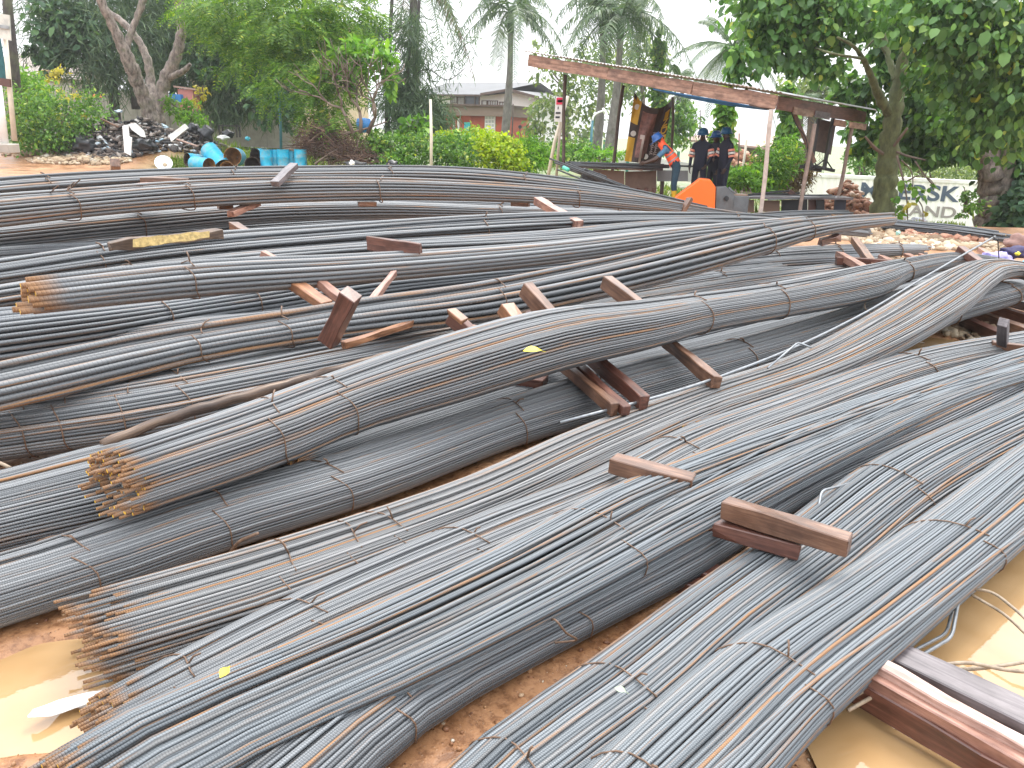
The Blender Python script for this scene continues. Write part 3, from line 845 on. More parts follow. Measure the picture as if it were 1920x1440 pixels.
bundle('b6', 'big raised bundle whose yellow-brown cut end faces the camera at left',
       [(205, 842, 236, 968, .25), (470, 755, 532, 866, .26), (583, 714, 657, 813, .28), (800, 640, 850, 754, .33), (1000, 586, 1052, 692, .40), (1180, 566, 1217, 652, .42), (1266, 556, 1311, 625, .42), (1426, 535, 1462, 596, .40), (1600, 502, 1632, 562, .38), (1680, 488, 1694, 528, .40), (1790, 475, 1811, 503, .42), (1900, 490, 1910, 512, .30)],
       .0125, .7, full=True, ties=[(500, 808), (618, 762), (1288, 590), (1444, 565), (1687, 508)], drift=.08, strays=8, jit=.035, nseg=44, sides=7)
bundle('b8', 'flat bundle at the left edge behind the long strip of bark',
       [(-280, 775, -260, 910, .05), (0, 744, 10, 860, .05), (230, 709, 250, 826, .06), (420, 678, 440, 782, .08), (640, 635, 660, 737, .08), (860, 598, 880, 682, .08), (1050, 568, 1070, 642, .06), (1300, 530, 1310, 577, .04), (1520, 500, 1530, 537, .04), (1650, 484, 1655, 512, .04)],
       .017, .6, ties=[(38, 800), (122, 765), (238, 745), (322, 735)], drift=.12, strays=5, nseg=42)
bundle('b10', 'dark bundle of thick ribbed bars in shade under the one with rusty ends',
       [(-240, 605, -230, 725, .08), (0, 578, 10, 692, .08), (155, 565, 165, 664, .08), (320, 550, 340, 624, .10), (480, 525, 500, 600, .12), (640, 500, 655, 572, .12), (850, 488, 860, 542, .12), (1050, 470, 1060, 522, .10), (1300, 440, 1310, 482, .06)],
       .034, .7, ties=[(304, 595), (478, 566)], steel=STEEL_DARK_SHADE, drift=.06, nseg=40)
bundle('b9', 'long bundle of thick bars whose far end juts out toward the right-hand tree',
       [(-160, 715, -150, 805, .36), (0, 690, 10, 768, .36), (160, 655, 180, 727, .36), (340, 622, 405, 672, .38), (495, 598, 545, 648, .40), (640, 574, 660, 632, .42), (860, 543, 880, 608, .44), (1050, 507, 1070, 572, .46), (1250, 463, 1270, 524, .48), (1400, 431, 1415, 482, .50), (1540, 411, 1550, 441, .50), (1668, 402, 1674, 422, .48)],
       .036, .85, ties=[(372, 648), (520, 622), (930, 562), (1425, 452), (1508, 432)], drift=.05, strays=2, nseg=42, keep_r=.4, full=True)
bundle('b11', 'bundle of thick ribbed bars with rusty cut ends at the left edge',
       [(38, 527, 76, 587, .54), (330, 494, 372, 557, .54), (640, 479, 655, 534, .52), (970, 458, 980, 502, .50), (1280, 424, 1285, 460, .48), (1500, 404, 1505, 432, .40)],
       .037, .85, full=True, ties=[(350, 526)], drift=.04, strays=1, jit=.05, nseg=40)
bundle('b12a', 'pale arching bundle behind the rusty ends, with a square red block lying across it',
       [(-240, 525, -235, 580, .30), (0, 492, 3, 545, .32), (300, 450, 305, 506, .38), (640, 424, 645, 472, .42), (960, 405, 965, 452, .44), (1240, 401, 1243, 437, .38), (1450, 407, 1452, 434, .28), (1620, 428, 1620, 447, .15)],
       .034, .7, ties=[(190, 480), (905, 430), (1375, 425)], drift=.08, strays=4, nseg=40)
bundle('b12b', 'pale bundle of thick bars lying close behind the rusty cut ends',
       [(-240, 575, -235, 625, .28), (0, 535, 5, 585, .28), (300, 490, 305, 535, .32), (640, 458, 645, 497, .35), (960, 437, 965, 482, .36), (1280, 411, 1285, 447, .34), (1500, 419, 1500, 442, .22)],
       .034, .7, drift=.08, strays=3, nseg=36, ties=[(240, 520)])
bundle('b13b', 'low dark bundle at left below the mossy timber log',
       [(-240, 490, -240, 525, .15), (0, 464, 2, 502, .15), (200, 452, 202, 484, .15), (420, 432, 422, 458, .15), (700, 420, 700, 442, .12)],
       .032, .7, steel=STEEL_DARK_SHADE, nseg=28, drift=.05)
bundle('b13', 'bundle sagging in the dark gap under the upper arched one',
       [(-240, 450, -240, 495, .25), (0, 424, 2, 470, .28), (250, 399, 255, 443, .30), (500, 381, 502, 420, .32), (700, 377, 700, 414, .32), (900, 384, 900, 414, .30), (1100, 391, 1100, 416, .25), (1250, 402, 1250, 420, .15), (1350, 412, 1350, 424, .05)],
       .034, .7, ties=[(252, 420), (935, 400), (1155, 404)], nseg=40, drift=.05)
bundle('b14', 'arched bundle on the high pile at the back, drooping in front of the orange machine',
       [(-240, 398, -240, 452, .56), (0, 370, 3, 427, .58), (122, 361, 126, 412, .60), (345, 344, 348, 392, .64), (710, 336, 712, 377, .68), (1000, 349, 1000, 382, .64), (1200, 370, 1198, 396, .48), (1330, 391, 1325, 408, .26), (1430, 405, 1428, 416, .10)],
       .036, .8, ties=[(124, 388), (346, 368), (711, 357), (1080, 372)], nseg=44, drift=.06, strays=2)
bundle('b15', 'rearmost bundle along the top of the pile below the blue drums',
       [(-240, 362, -240, 402, .68), (0, 338, 2, 380, .70), (300, 321, 302, 354, .74), (560, 315, 560, 347, .76), (900, 319, 900, 352, .72), (1050, 335, 1048, 364, .62), (1200, 360, 1196, 380, .45), (1320, 388, 1316, 402, .20)],
       .040, .8, ties=[(85, 358), (440, 338), (725, 332), (980, 345)], nseg=44, drift=.06, strays=2)
bundle('b16', 'bundle with its squared end on the rocky ground, right of the crossing',
       [(1140, 495, 1145, 535, .06), (1300, 478, 1305, 514, .06), (1450, 464, 1452, 497, .06), (1600, 457, 1602, 486, .06), (1725, 457, 1728, 478, .06)],
       .034, .7, ties=[(1442, 481), (1560, 472), (1680, 467)], nseg=28, drift=.04)
bundle('b17', 'thin shaded bundle behind the red crosswise timber at right',
       [(1130, 535, 1135, 568, .03), (1300, 514, 1305, 542, .03), (1450, 501, 1452, 524, .03), (1592, 494, 1594, 512, .03)],
       .030, .7, steel=STEEL_DARK_SHADE, nseg=24, drift=.04, ties=[(1346, 522)])
bundle('b19', 'bars heaped on the ground beneath the low bench of the shed',
       [(1320, 408, 1320, 426, .02), (1480, 397, 1480, 414, .02), (1590, 396, 1592, 409, .02)],
       .034, .6, steel=STEEL_DARK_SHADE, nseg=16, drift=.08, strays=3)
bundle('b20', 'long dark bundle lying under the far right tree beyond the rocks',
       [(1590, 404, 1590, 424, .0), (1690, 414, 1690, 434, .0), (1790, 423, 1790, 444, .0), (1885, 437, 1885, 455, .0)],
       .034, .6, steel=STEEL_DARK_SHADE, nseg=18, drift=.10, strays=4, jit=.3)
# filler bundles added low down, coloured dark to stand in for shade in the hollows
def low(key, label, top, h, z0=.0, d=.03):
    bundle(key, label, [(x, yy, x + h * .15, yy + h * k_, z0) for (x, yy, k_) in top], d, .6, steel=STEEL_DARK_SHADE, drift=.07, nseg=26, keep_r=.5)
low('f1', 'added filler bundle, coloured dark for the shade beneath the big raised bundle', [(560, 850, 1), (760, 780, 1), (1000, 706, 1), (1250, 648, .9), (1450, 600, .8), (1640, 548, .6), (1800, 508, .5)], 72, 0, .018)
low('f6', 'second added filler bundle, coloured dark for the shade beneath the raised bundle, farther back', [(900, 690, 1), (1150, 635, 1), (1350, 590, .9), (1550, 548, .7), (1750, 500, .5)], 64, 0, .018)
low('f2', 'added filler bundle, coloured dark for the shade below the rear arched bundles', [(-240, 440, 1), (0, 412, 1), (300, 386, 1), (640, 371, .9), (900, 372, .8), (1150, 388, .7), (1330, 404, .5)], 44, .06, .034)
low('f3', 'added filler bundle, coloured dark for the shade behind the pale arching one', [(-240, 480, 1), (0, 450, 1), (300, 424, 1), (640, 404, .8), (900, 400, .7), (1200, 400, .5)], 46, .02, .034)
low('f4', 'added filler bundle, coloured dark for the shade between the two thick ribbed ones', [(-240, 665, 1), (0, 640, 1), (300, 600, 1), (600, 566, .8), (900, 530, .7), (1200, 490, .5)], 70, 0, .03)
low('f5', 'added filler bundle, coloured dark for the shade beneath the long thick bundle', [(-240, 760, 1), (0, 725, 1), (300, 672, 1), (600, 612, .8), (900, 566, .7), (1200, 525, .6), (1450, 490, .4)], 66, 0, .03)
low('f7', 'added filler bundle, coloured dark for shade right of the crossing, behind the brown leaning timber', [(1080, 520, 1), (1300, 494, 1), (1500, 478, .9), (1640, 474, .7)], 34, 0, .03)
print('bars', NBARS[0])

# ------------------------------------------------------------------ loose bent bars
def loose_bar(label, pts, r, m, name='bent_bar', n=28, cat='bent bar'):
    P, _ = smooth_path([tuple(p) for p in pts], n)
    mb = MB(); mb.tube([Vector(p) for p in P], r, 7)
    return tag(mb.build(name, m, smooth=True), label, cat)
def poly_bar(label, pts, r, m, name='bent_bar', cat='bent bar'):
    """straight runs with tight bends"""
    out = []
    for i, p in enumerate(pts):
        if 0 < i < len(pts) - 1:
            a = (pts[i - 1] - p); b = (pts[i + 1] - p)
            rr = min(0.03, a.length * .3, b.length * .3)
            out += [p + a.normalized() * rr, p + a.normalized() * rr * .3 + b.normalized() * rr * .3, p + b.normalized() * rr]
        else: out.append(p)
    mb = MB(); mb.tube(out, r, 7)
    return tag(mb.build(name, m, smooth=True), label, cat)
B1D = .0075
poly_bar('bare bar bent in a zigzag beside the near bundle, over the muddy water', [at(1850, 1035, .16), at(1805, 1080, .15), at(1785, 1195, .06), at(1700, 1245, .06), at(1570, 1318, .05), at(1480, 1372, .05)], .0065, STEEL_LOOSE)
poly_bar('second zigzag bar just left of the first, leaning on the near bundle', [at(1838, 1060, .13), at(1800, 1090, .13), at(1775, 1188, .05), at(1690, 1232, .05), at(1560, 1300, .05)], .006, STEEL_LOOSE)
loose_bar('brown wire arching over the bright water at the right edge', [at(1795, 1105, .10), at(1850, 1108, .13), at(1900, 1140, .14), at(1960, 1200, .12), at(2040, 1290, .05)], .0055, WIRE_PALE, cat='wire')
loose_bar('straighter brown wire dipping from the near bundle into the water', [at(1790, 1095, .10), at(1830, 1120, .10), at(1880, 1150, .09), at(1930, 1195, .07), at(2010, 1270, .0)], .0055, WIRE_PALE, cat='wire')
loose_bar('grey wavy bar lying over the timber stack toward the right edge', [at(1580, 1318, .05), at(1680, 1265, .09), at(1760, 1248, .11), at(1820, 1243, .11), at(1880, 1255, .10), at(1960, 1262, .08)], .0065, WIRE_PALE)
loose_bar('flatter grey bar under the wavy one on the timber stack', [at(1590, 1332, .05), at(1680, 1285, .07), at(1760, 1260, .08), at(1850, 1252, .09), at(1960, 1235, .12)], .0065, WIRE_PALE)
loose_bar('single long bar sprung up above the pile at right, hooked at its tip', [at(1050, 792, .25), at(1240, 742, .30), at(1420, 680, .34), at(1600, 598, .42), at(1750, 510, .60), at(1866, 443, .82)], .009, STEEL_LOOSE)
poly_bar('thin dark upright bar under the hooked tip near the purple clothes', [at(1863, 444, .82), at(1871, 450, .80), at(1873, 485, .5)], .006, BLACK, cat='bar')
poly_bar('pale bar bent to a sharp corner on the bundle right of centre', [at(1440, 690, .33), at(1496, 642, .40), at(1522, 652, .38)], .007, STEEL_LOOSE)
poly_bar('thin bars folded to a point between the dark and the crossing bundle', [at(1650, 892, .17), at(1540, 920, .22), at(1530, 985, .15)], .006, STEEL_LOOSE)
loose_bar('curled yellowish wire loop standing off the raised bundle at right', [at(1655, 545, .46), at(1628, 560, .42), at(1622, 578, .36), at(1638, 592, .30)], .006, WIRE_PALE, cat='wire')
loose_bar('small wire hook curling up between the two paired timbers', [at(1122, 720, .25), at(1127, 705, .30), at(1128, 692, .34), at(1120, 690, .35)], .004, WIRE, cat='wire')
loose_bar('loop of rusty wire at the foot of the dark low bundle', [at(1030, 1165, .16), at(1045, 1166, .22), at(1060, 1185, .18), at(1080, 1200, .12), at(1040, 1205, .12)], .0035, WIRE, cat='wire')
loose_bar('frayed rusty wire curl on the ground below the middle bundles', [at(778, 1370, .02), at(790, 1350, .07), at(805, 1352, .07), at(812, 1366, .02)], .004, WIRE, cat='wire')
loose_bar('short rusty bar end poking up between the two left bundles', [at(432, 1035, .12), at(455, 1012, .22), at(484, 1000, .26)], .006, WIRE, name='bar_stub', cat='bar')
loose_bar('bent wire end poking over the ground by the rocks at right', [at(1690, 628, .12), at(1715, 640, .12), at(1732, 643, .1)], .006, WIRE_PALE, cat='wire')
loose_bar('rusty wire coil hanging at the left edge under the flat bundle', [at(-5, 866, .25), at(8, 872, .24), at(16, 888, .1)], .008, WIRE_PALE, cat='wire')
for q, (x, y) in enumerate([(100, 358), (130, 352), (142, 346)]):
    loose_bar(['leftmost stray wire tail bristling from the rear bundle', 'middle stray wire tail bristling from the rear bundle', 'rightmost stray wire tail bristling from the rear bundle'][q],
              [at(x - 8, y + 6, .86), at(x, y - 2, .93), at(x + 9, y - 10, 1.0)], .007, WIRE, cat='wire')

# ------------------------------------------------------------------ timbers
def timber(label, p, q, w, t, m, roll=0.0, name='timber', cat='timber', parent=None, group='timber spacers among the bundles', rough=.0035, bev=.004):
    p = Vector(p); q = Vector(q)
    ln = (q - p).length
    bm = bmesh.new()
    nx = max(2, min(7, int(ln / 0.14) + 1))
    rings = []
    ox, oy = RNG.uniform(0, 5, 2)
    for i in range(nx):
        x = -ln / 2 + ln * i / (nx - 1)
        r = []
        for (sy, sz) in ((-1, -1), (1, -1), (1, 1), (-1, 1)):
            j = RNG.normal(0, rough, 3)
            r.append(bm.verts.new((x + (j[0] * 2 if i in (0, nx - 1) else 0), sy * w / 2 + j[1], sz * t / 2 + j[2])))
        rings.append(r)
    for i in range(nx - 1):
        for k in range(4):
            bm.faces.new((rings[i][k], rings[i][(k + 1) % 4], rings[i + 1][(k + 1) % 4], rings[i + 1][k]))
    bm.faces.new(rings[0][::-1]); bm.faces.new(rings[-1])
    bmesh.ops.recalc_face_normals(bm, faces=bm.faces)
    long_edges = [e for e in bm.edges if abs(e.verts[0].co.x - e.verts[1].co.x) > 1e-3 * 5 or e.is_boundary or max(f.normal.x for f in e.link_faces) > .7 or min(f.normal.x for f in e.link_faces) < -.7]
    bmesh.ops.bevel(bm, geom=long_edges, offset=min(bev, w * .15, t * .15), segments=1, affect='EDGES')
    uvl = bm.loops.layers.uv.new('UVMap')
    for f in bm.faces:
        n = f.normal
        for lp in f.loops:
            c = lp.vert.co
            if abs(n.x) > .7: lp[uvl].uv = (c.y * 6 + ox, c.z + oy)
            elif abs(n.z) > abs(n.y): lp[uvl].uv = (c.x + ox, c.y + oy)
            else: lp[uvl].uv = (c.x + ox + .5, c.z + oy + .3)
    me = bpy.data.meshes.new(name); bm.to_mesh(me); bm.free()
    me.materials.append(m)
    R = frame(q - p, roll)
    Mw = Matrix.Translation((p + q) / 2) @ R.to_4x4()
    if parent is None:
        o = bpy.data.objects.new(name, me); COL.objects.link(o); o.matrix_world = Mw
        tag(o, label, cat, group)
    else:
        o = link(name, me, parent); o.matrix_basis = Mw
        if label: o['label'] = label
    return o

def TB(label, a, b, w, t, m, roll=0.0, **kw):
    """a, b: (x, y, height) of the two ends in the photo"""
    return timber(label, at(*a), at(*b), w, t, m, roll, **kw)

TB('square-cut brown timber block jutting from under the wide foreground bundle, left end free', (1150, 868, .31), (1300, 908, .31), .085, .07, WOOD_BROWN)
TB('torn pale offcut tucked under the square-cut timber block', (1195, 893, .24), (1300, 925, .24), .05, .05, WOOD_PINK)
TB('long grey-brown timber lying across the loosely crossing bundle, nails in its side', (1360, 950, .31), (1592, 1022, .31), .075, .075, WOOD_BROWN)
TB('wet red timber pressed under the nailed grey-brown one', (1300, 975, .23), (1500, 1030, .23), .075, .06, WOOD_RED)
TB('grey weathered plank at the back of the timber stack in the water', (1600, 1190, .10), (2010, 1392, .10), .12, .05, WOOD_GREY)
TB('pale pink board in the middle of the timber stack in the water', (1590, 1232, .11), (1990, 1452, .11), .045, .075, WOOD_PALE)
TB('second pink board at the front of the timber stack in the water', (1585, 1252, .09), (1960, 1470, .09), .04, .07, WOOD_PINK)
TB('red-brown timber along the wet front of the stack in the water', (1575, 1270, .05), (1950, 1490, .05), .05, .09, WOOD_RED)
TB('dark red timber on the ground beneath the dark low bundle', (1250, 1060, .04), (1430, 1105, .04), .09, .06, WOOD_RED)
TB('second dark red timber on the ground beneath the dark low bundle, nearer', (1230, 1085, .03), (1400, 1120, .03), .07, .05, WOOD_RED)
TB('timber split by a pale groove, left of the pair under the raised bundle', (1010, 645, .36), (1152, 768, .29), .05, .07, WOOD_BROWN)
TB('red timber lying tight against the grooved one under the raised bundle', (1035, 645, .37), (1174, 770, .29), .05, .06, WOOD_RED)
TB('longer red timber, right of the pair under the raised bundle', (1062, 630, .39), (1207, 755, .30), .055, .085, WOOD_RED)
TB('brown timber slanting out from under the raised bundle right of the pair', (1215, 610, .42), (1344, 718, .31), .06, .075, WOOD_BROWN)
TB('short brown timber standing up behind the crest of the raised bundle', (1134, 527, .74), (1215, 590, .58), .075, .09, WOOD_BROWN)
TB('red-brown timber leaning up behind the raised bundle left of its tie', (984, 540, .76), (1050, 612, .58), .075, .09, WOOD_BROWN)
TB('stubby bright-brown block standing at the raised bundle, left of the leaning timber', (947, 574, .68), (985, 625, .56), .10, .075, WOOD_ORANGE)
TB('thin red splinter between the stubby block and the leaning timber', (988, 585, .64), (1014, 612, .58), .03, .03, WOOD_RED)
TB('dark block under a small orange offcut in the middle of the pile', (842, 592, .58), (895, 636, .46), .075, .085, WOOD_RED)
TB('small orange offcut on top of the dark block', (845, 582, .64), (872, 603, .60), .06, .035, WOOD_ORANGE)
TB('tiny orange offcut right of the dark block', (876, 614, .52), (900, 620, .50), .05, .04, WOOD_ORANGE)
TB('dark charred-looking block leaning upright with a bright broken corner', (614, 642, .50), (658, 552, .80), .085, .10, WOOD_RED, .3)
TB('orange broken plank on the flat bundle beside the leaning dark block', (645, 648, .48), (772, 607, .50), .045, .045, WOOD_ORANGE)
TB('light brown timber with splintered end below the thick bundle', (548, 530, .58), (612, 572, .50), .10, .06, WOOD_ORANGE, name='timber')
TB('narrower timber right of the splintered one below the thick bundle', (592, 525, .58), (648, 566, .50), .07, .06, WOOD_PINK)
TB('thin pale stick leaning between the two thick bundles', (738, 512, .62), (697, 566, .54), .045, .045, WOOD_PINK)
TB('dark red-brown plank on edge lying across the pale arching bundle', (690, 456, .74), (788, 470, .74), .05, .115, WOOD_RED)
TB('pinkish timber end showing between thick bundles left of the plank on edge', (492, 476, .70), (545, 502, .60), .085, .06, WOOD_PINK)
TB('brown timber end with torn face in the dark gap below the back bundles', (438, 422, .62), (485, 450, .52), .10, .075, WOOD_BROWN)
TB('chipped block with pale splintered face between the back bundles', (432, 402, .58), (482, 380, .68), .11, .07, WOOD_PINK)
TB('little square block left of the chipped one between the back bundles', (408, 386, .64), (436, 385, .64), .10, .08, WOOD_BROWN)
TB('flat block between the back bundles, middle of the three small ones', (672, 382, .66), (706, 382, .66), .12, .06, WOOD_BROWN)
TB('flat block between the back bundles, rightmost of the three small ones', (960, 381, .62), (992, 383, .62), .12, .075, WOOD_BROWN)
TB('light pink-brown timber end sticking up between the back bundles toward the shed', (1008, 376, .80), (1085, 422, .62), .12, .10, WOOD_PINK)
TB('flat red-brown board lying on the top of the rear bundle', (272, 337, .96), (346, 340, .96), .22, .07, WOOD_BROWN)
TB('pale chip beside the flat board on the rear bundle', (255, 349, .92), (282, 346, .92), .10, .05, WOOD_PINK)
TB('dark stick leaning up from the rear bundle in front of the blue drums', (515, 345, .95), (552, 310, 1.15), .11, .07, WOOD_GREY)
TB('short red-brown post standing behind the rear bundle at left', (218, 345, .60), (216, 305, .98), .14, .14, WOOD_BROWN)
TB('brown stake leaning in front of the orange machine hood', (1270, 412, .30), (1294, 372, .66), .11, .08, WOOD_BROWN)
TB('red offcut on the ground at the foot of the leaning brown stake', (1255, 402, .34), (1282, 405, .34), .10, .07, WOOD_RED)
TB('brown timber leaning against the red crosswise timber at right', (1602, 450, .45), (1655, 520, .20), .09, .085, WOOD_BROWN)
TB('red crosswise timber on the bundles left of the rocks', (1568, 489, .30), (1690, 496, .30), .085, .10, WOOD_RED)
TB('orange block end behind the red crosswise timber, left', (1574, 478, .34), (1620, 505, .30), .09, .08, WOOD_PINK)
TB('orange block end behind the red crosswise timber, right', (1652, 482, .26), (1690, 502, .24), .08, .06, WOOD_PINK)
TB('pink chip of wood on the rocky ground, left of two', (1700, 478, .12), (1722, 488, .10), .09, .05, WOOD_PINK)
TB('pink chip of wood on the rocky ground, right of two', (1724, 478, .1), (1740, 484, .08), .07, .05, WOOD_PINK)
TB('rotten dark wood lump hanging under the far end of the long thick bundle', (1540, 452, .42), (1572, 446, .44), .12, .09, WOOD_RED, rough=.015)
TB('red-brown timber jutting up behind the arch of the rusty bundle', (1800, 468, .62), (1850, 505, .50), .08, .085, WOOD_RED)
TB('small reddish timber right of the one jutting up behind the arch', (1838, 468, .40), (1862, 484, .34), .08, .06, WOOD_PINK)
TB('long red crosswise beam under the arch of the rusty bundle', (1770, 512, .34), (1990, 528, .36), .07, .10, WOOD_RED)
TB('upright square brown post on the small blocks at the right edge', (1880, 655, .22), (1880, 604, .48), .065, .065, WOOD_GREY)
TB('upper brown block at the foot of the upright post', (1858, 646, .26), (1925, 654, .26), .07, .06, WOOD_BROWN)
TB('lower orange block at the foot of the upright post', (1835, 656, .20), (1890, 664, .20), .07, .05, WOOD_ORANGE)
TB('red-brown block end beside the muddy patch under the pale bundle', (1650, 665, .14), (1740, 680, .14), .10, .08, WOOD_BROWN)
for q, lb in enumerate(['first of the parallel red timbers on the ground at the right edge, nearest the rocks', 'second of the parallel red timbers on the ground at the right edge',
                        'third of the parallel red timbers on the ground at the right edge', 'fourth and farthest of the parallel timbers on the ground at the right edge']):
    TB(lb, (1800 + 24 * q, 598 - 12 * q, .08), (1960 + 20 * q, 668 - 24 * q, .08), .10, .09, [WOOD_RED, WOOD_BROWN, WOOD_RED, WOOD_GREY][q])
TB('dark red block in the shade under the raised bundle left of the pair', (965, 715, .20), (1022, 722, .20), .13, .09, WOOD_RED)
TB('red scrap of timber in the dark hollow under the raised bundle at right', (1440, 612, .06), (1480, 612, .06), .07, .04, WOOD_RED)

# log with bark peeling, and the long bark strip
lp = thing('bark_log', at(308, 452, .5), 'bark-covered slab log with peeled yellow face lying on the pale bundle', 'log')
timber(None, at(206, 462, .68), at(412, 438, .72), .09, .075, BARK_LOG, parent=lp, name='log_body', rough=.008)
p, q = at(212, 460, .705), at(405, 437, .742)
mb = MB()
nn = 20
for i in range(nn):
    f0, f1 = i / nn, (i + 1) / nn
    c0, c1 = p.lerp(q, f0), p.lerp(q, f1)
    h0, h1 = .02 + .02 * vnoise(np.array([i * .7]), np.array([1.3]))[0], .02 + .02 * vnoise(np.array([(i + 1) * .7]), np.array([1.3]))[0]
    s = Vector((0.0, -.047, .0))
    if 3 < i < 19:
        mb.add([c0 + s + Vector((0, 0, -.012 - h0)), c1 + s + Vector((0, 0, -.012 - h1)), c1 + s + Vector((0, .015, .012 + h1)), c0 + s + Vector((0, .015, .012 + h0))], [(0, 1, 2, 3)])
mb.build('peeled_face', BARK_YELLOW, lp)
pts = [at(192, 834, .30), at(300, 790, .33), at(390, 762, .35), at(480, 737, .36), at(570, 711, .37), at(660, 685, .38), at(752, 660, .40)]
P, _ = smooth_path([tuple(p) for p in pts], 34)
mb = MB()
w_ = [.026 * (1 + .07 * math.sin(i * .9) + .05 * math.sin(i * 2.3)) * (1.15 - .5 * abs(i / 33 - .5)) for i in range(34)]
mb.tube([Vector(p) + Vector((0, 0, .003 * math.sin(i * 1.7))) for i, p in enumerate(P)], w_, 7)
me_o = mb.build('bark_strip', BARK_LOG, smooth=True)
uvl = me_o.data.uv_layers.new(name='UVMap')
co = np.zeros(len(me_o.data.vertices) * 3); me_o.data.vertices.foreach_get('co', co); co = co.reshape(-1, 3)
li = np.zeros(len(me_o.data.loops), int); me_o.data.loops.foreach_get('vertex_index', li)
uvl.data.foreach_set('uv', np.stack([(li // 7) * .05, (li % 7) * .012], 1).astype(np.float32).ravel())
tag(me_o, 'long rotten strip of bark lying along the flat bundle behind the raised end', 'bark strip')

# ------------------------------------------------------------------ little things on the bars
def leaf_thing(label, p, size, ang, m, name='fallen_leaf'):
    prof = [(0, 0), (.25, .22), (.5, .30), (.75, .2), (1, 0)]
    R = Matrix.Rotation(ang, 3, 'Z') @ Matrix.Rotation(.25, 3, 'X')
    L_, C_, R_ = [], [], []
    for (x, w) in prof:
        z = .12 * math.sin(x * 3)
        L_.append(p + R @ Vector((x * size, w * size, z * size + .05 * size))); C_.append(p + R @ Vector((x * size, 0, z * size))); R_.append(p + R @ Vector((x * size, -w * size, z * size + .05 * size)))
    mb = MB(); mb.v = [tuple(v) for v in L_ + C_ + R_]; n = len(prof)
    for i in range(n - 1):
        mb.f += [(i, i + 1, n + i + 1, n + i), (n + i, n + i + 1, 2 * n + i + 1, 2 * n + i)]; mb.m += [0, 0]
    mb.tube([C_[-1], C_[-1] + (C_[-1] - C_[-2]) * .8], .0012, 4)
    return tag(mb.build(name, m, smooth=True), label, 'leaf')
leaf_thing('yellow fallen leaf on the widest foreground bundle', at(412, 1272, .34), .042, 1.4, LEAF_FALLEN)
leaf_thing('yellow-green fallen leaf on the raised bundle above the paired timbers', at(980, 660, .72), .09, .25, LEAF_FALLEN)
leaf_thing('small pale leaf caught under the wire tie of the crossing bundle', at(1152, 1290, .235), .035, -.5, plain('pale_green_leaf', (.28, .34, .24), .6))
leaf_thing('tiny tan leaf on the flat bundle behind the bark strip', at(238, 752, .30), .035, .2, plain('tan_leaf', (.5, .36, .12), .6))
# white scrap of sheet lying half in the puddle
mb = MB(); edge_u = [(52, 1342), (62, 1330), (85, 1322), (110, 1312), (140, 1304), (168, 1297), (196, 1294)]; edge_l = [(52, 1344), (70, 1343), (95, 1342), (118, 1335), (142, 1326), (165, 1318), (186, 1309)]
for i in range(6):
    q = [at(*edge_u[i], .004 + .012 * math.sin(i * 1.3)), at(*edge_u[i + 1], .004 + .012 * math.sin((i + 1) * 1.3)), at(*edge_l[i + 1], .006 + .01 * math.cos(i + 1)), at(*edge_l[i], .006 + .01 * math.cos(i))]
    mb.add(q + [p_ - Vector((0, 0, .003)) for p_ in q], [(0, 1, 2, 3), (7, 6, 5, 4), (0, 4, 5, 1), (2, 6, 7, 3)])
tag(mb.build('white_scrap', WHITE_P, smooth=False), 'white torn scrap of sheet lying in the puddle by the yellow-tipped bars', 'scrap')

# ------------------------------------------------------------------ foliage helpers
def leaf_quads(Cn, D, Nn, size, aspect, roundish=True):
    """leaves at Cn pointing along D with face normal about Nn; returns verts, quads"""
    n = len(Cn)
    D = D / (np.linalg.norm(D, axis=1)[:, None] + 1e-9)
    S = np.cross(D, Nn); S /= np.linalg.norm(S, axis=1)[:, None] + 1e-9
    Nn = np.cross(S, D)
    sz = size[:, None]
    w = sz * aspect
    if roundish:
        base = Cn; tip = Cn + D * sz - Nn * sz * .12
        l1 = Cn + D * sz * .28 + S * w * .46 + Nn * sz * .10; l2 = Cn + D * sz * .68 + S * w * .42 + Nn * sz * .04
        r1 = Cn + D * sz * .28 - S * w * .46 + Nn * sz * .10; r2 = Cn + D * sz * .68 - S * w * .42 + Nn * sz * .04
        V = np.stack([base, l1, l2, tip, r2, r1], 1).reshape(-1, 3)
        o = (np.arange(n) * 6)[:, None]
        Q = np.concatenate([o + np.array([[0, 3, 2, 1]]), o + np.array([[0, 5, 4, 3]])], 0)
    else:
        V = np.stack([Cn, Cn + D * sz * .45 + S * w * .5, Cn + D * sz, Cn + D * sz * .45 - S * w * .5], 1).reshape(-1, 3)
        o = (np.arange(n) * 4)[:, None]
        Q = o + np.array([[0, 3, 2, 1]])
    return V, Q

def blobs3(blobs):
    """(px, py, rx, ry, depth) in the photo -> (centre, radius x, y, z)"""
    out = []
    for (px, py, rx, ry, Y) in blobs:
        c = aty(px, py, Y)
        s = Y / F_PX * 1.03
        out.append((c, rx * s, (rx + ry) * .5 * s, ry * s))
    return out

def crown_points(blobs, n, cluster=26, spread=.26, shell=.35):
    vol = np.array([b[1] * b[3] for b in blobs]); w = vol / vol.sum()
    pts = []; dirs = []
    for (c, rx, ry, rz), wi in zip(blobs, w):
        m = max(cluster, int(n * wi)); k = max(1, m // cluster)
        d = RNG.normal(0, 1, (k, 3)); d /= np.linalg.norm(d, axis=1)[:, None]
        r = RNG.random(k)[:, None] ** shell
        sub = d * r
        loc = np.repeat(sub, cluster, 0) + RNG.normal(0, spread, (k * cluster, 3)) * RNG.uniform(.5, 1.1, (k, 1)).repeat(cluster, 0)
        pts.append(np.array(c) + loc * np.array([rx, ry, rz]))
        dirs.append(loc)
    return np.concatenate(pts), np.concatenate(dirs)

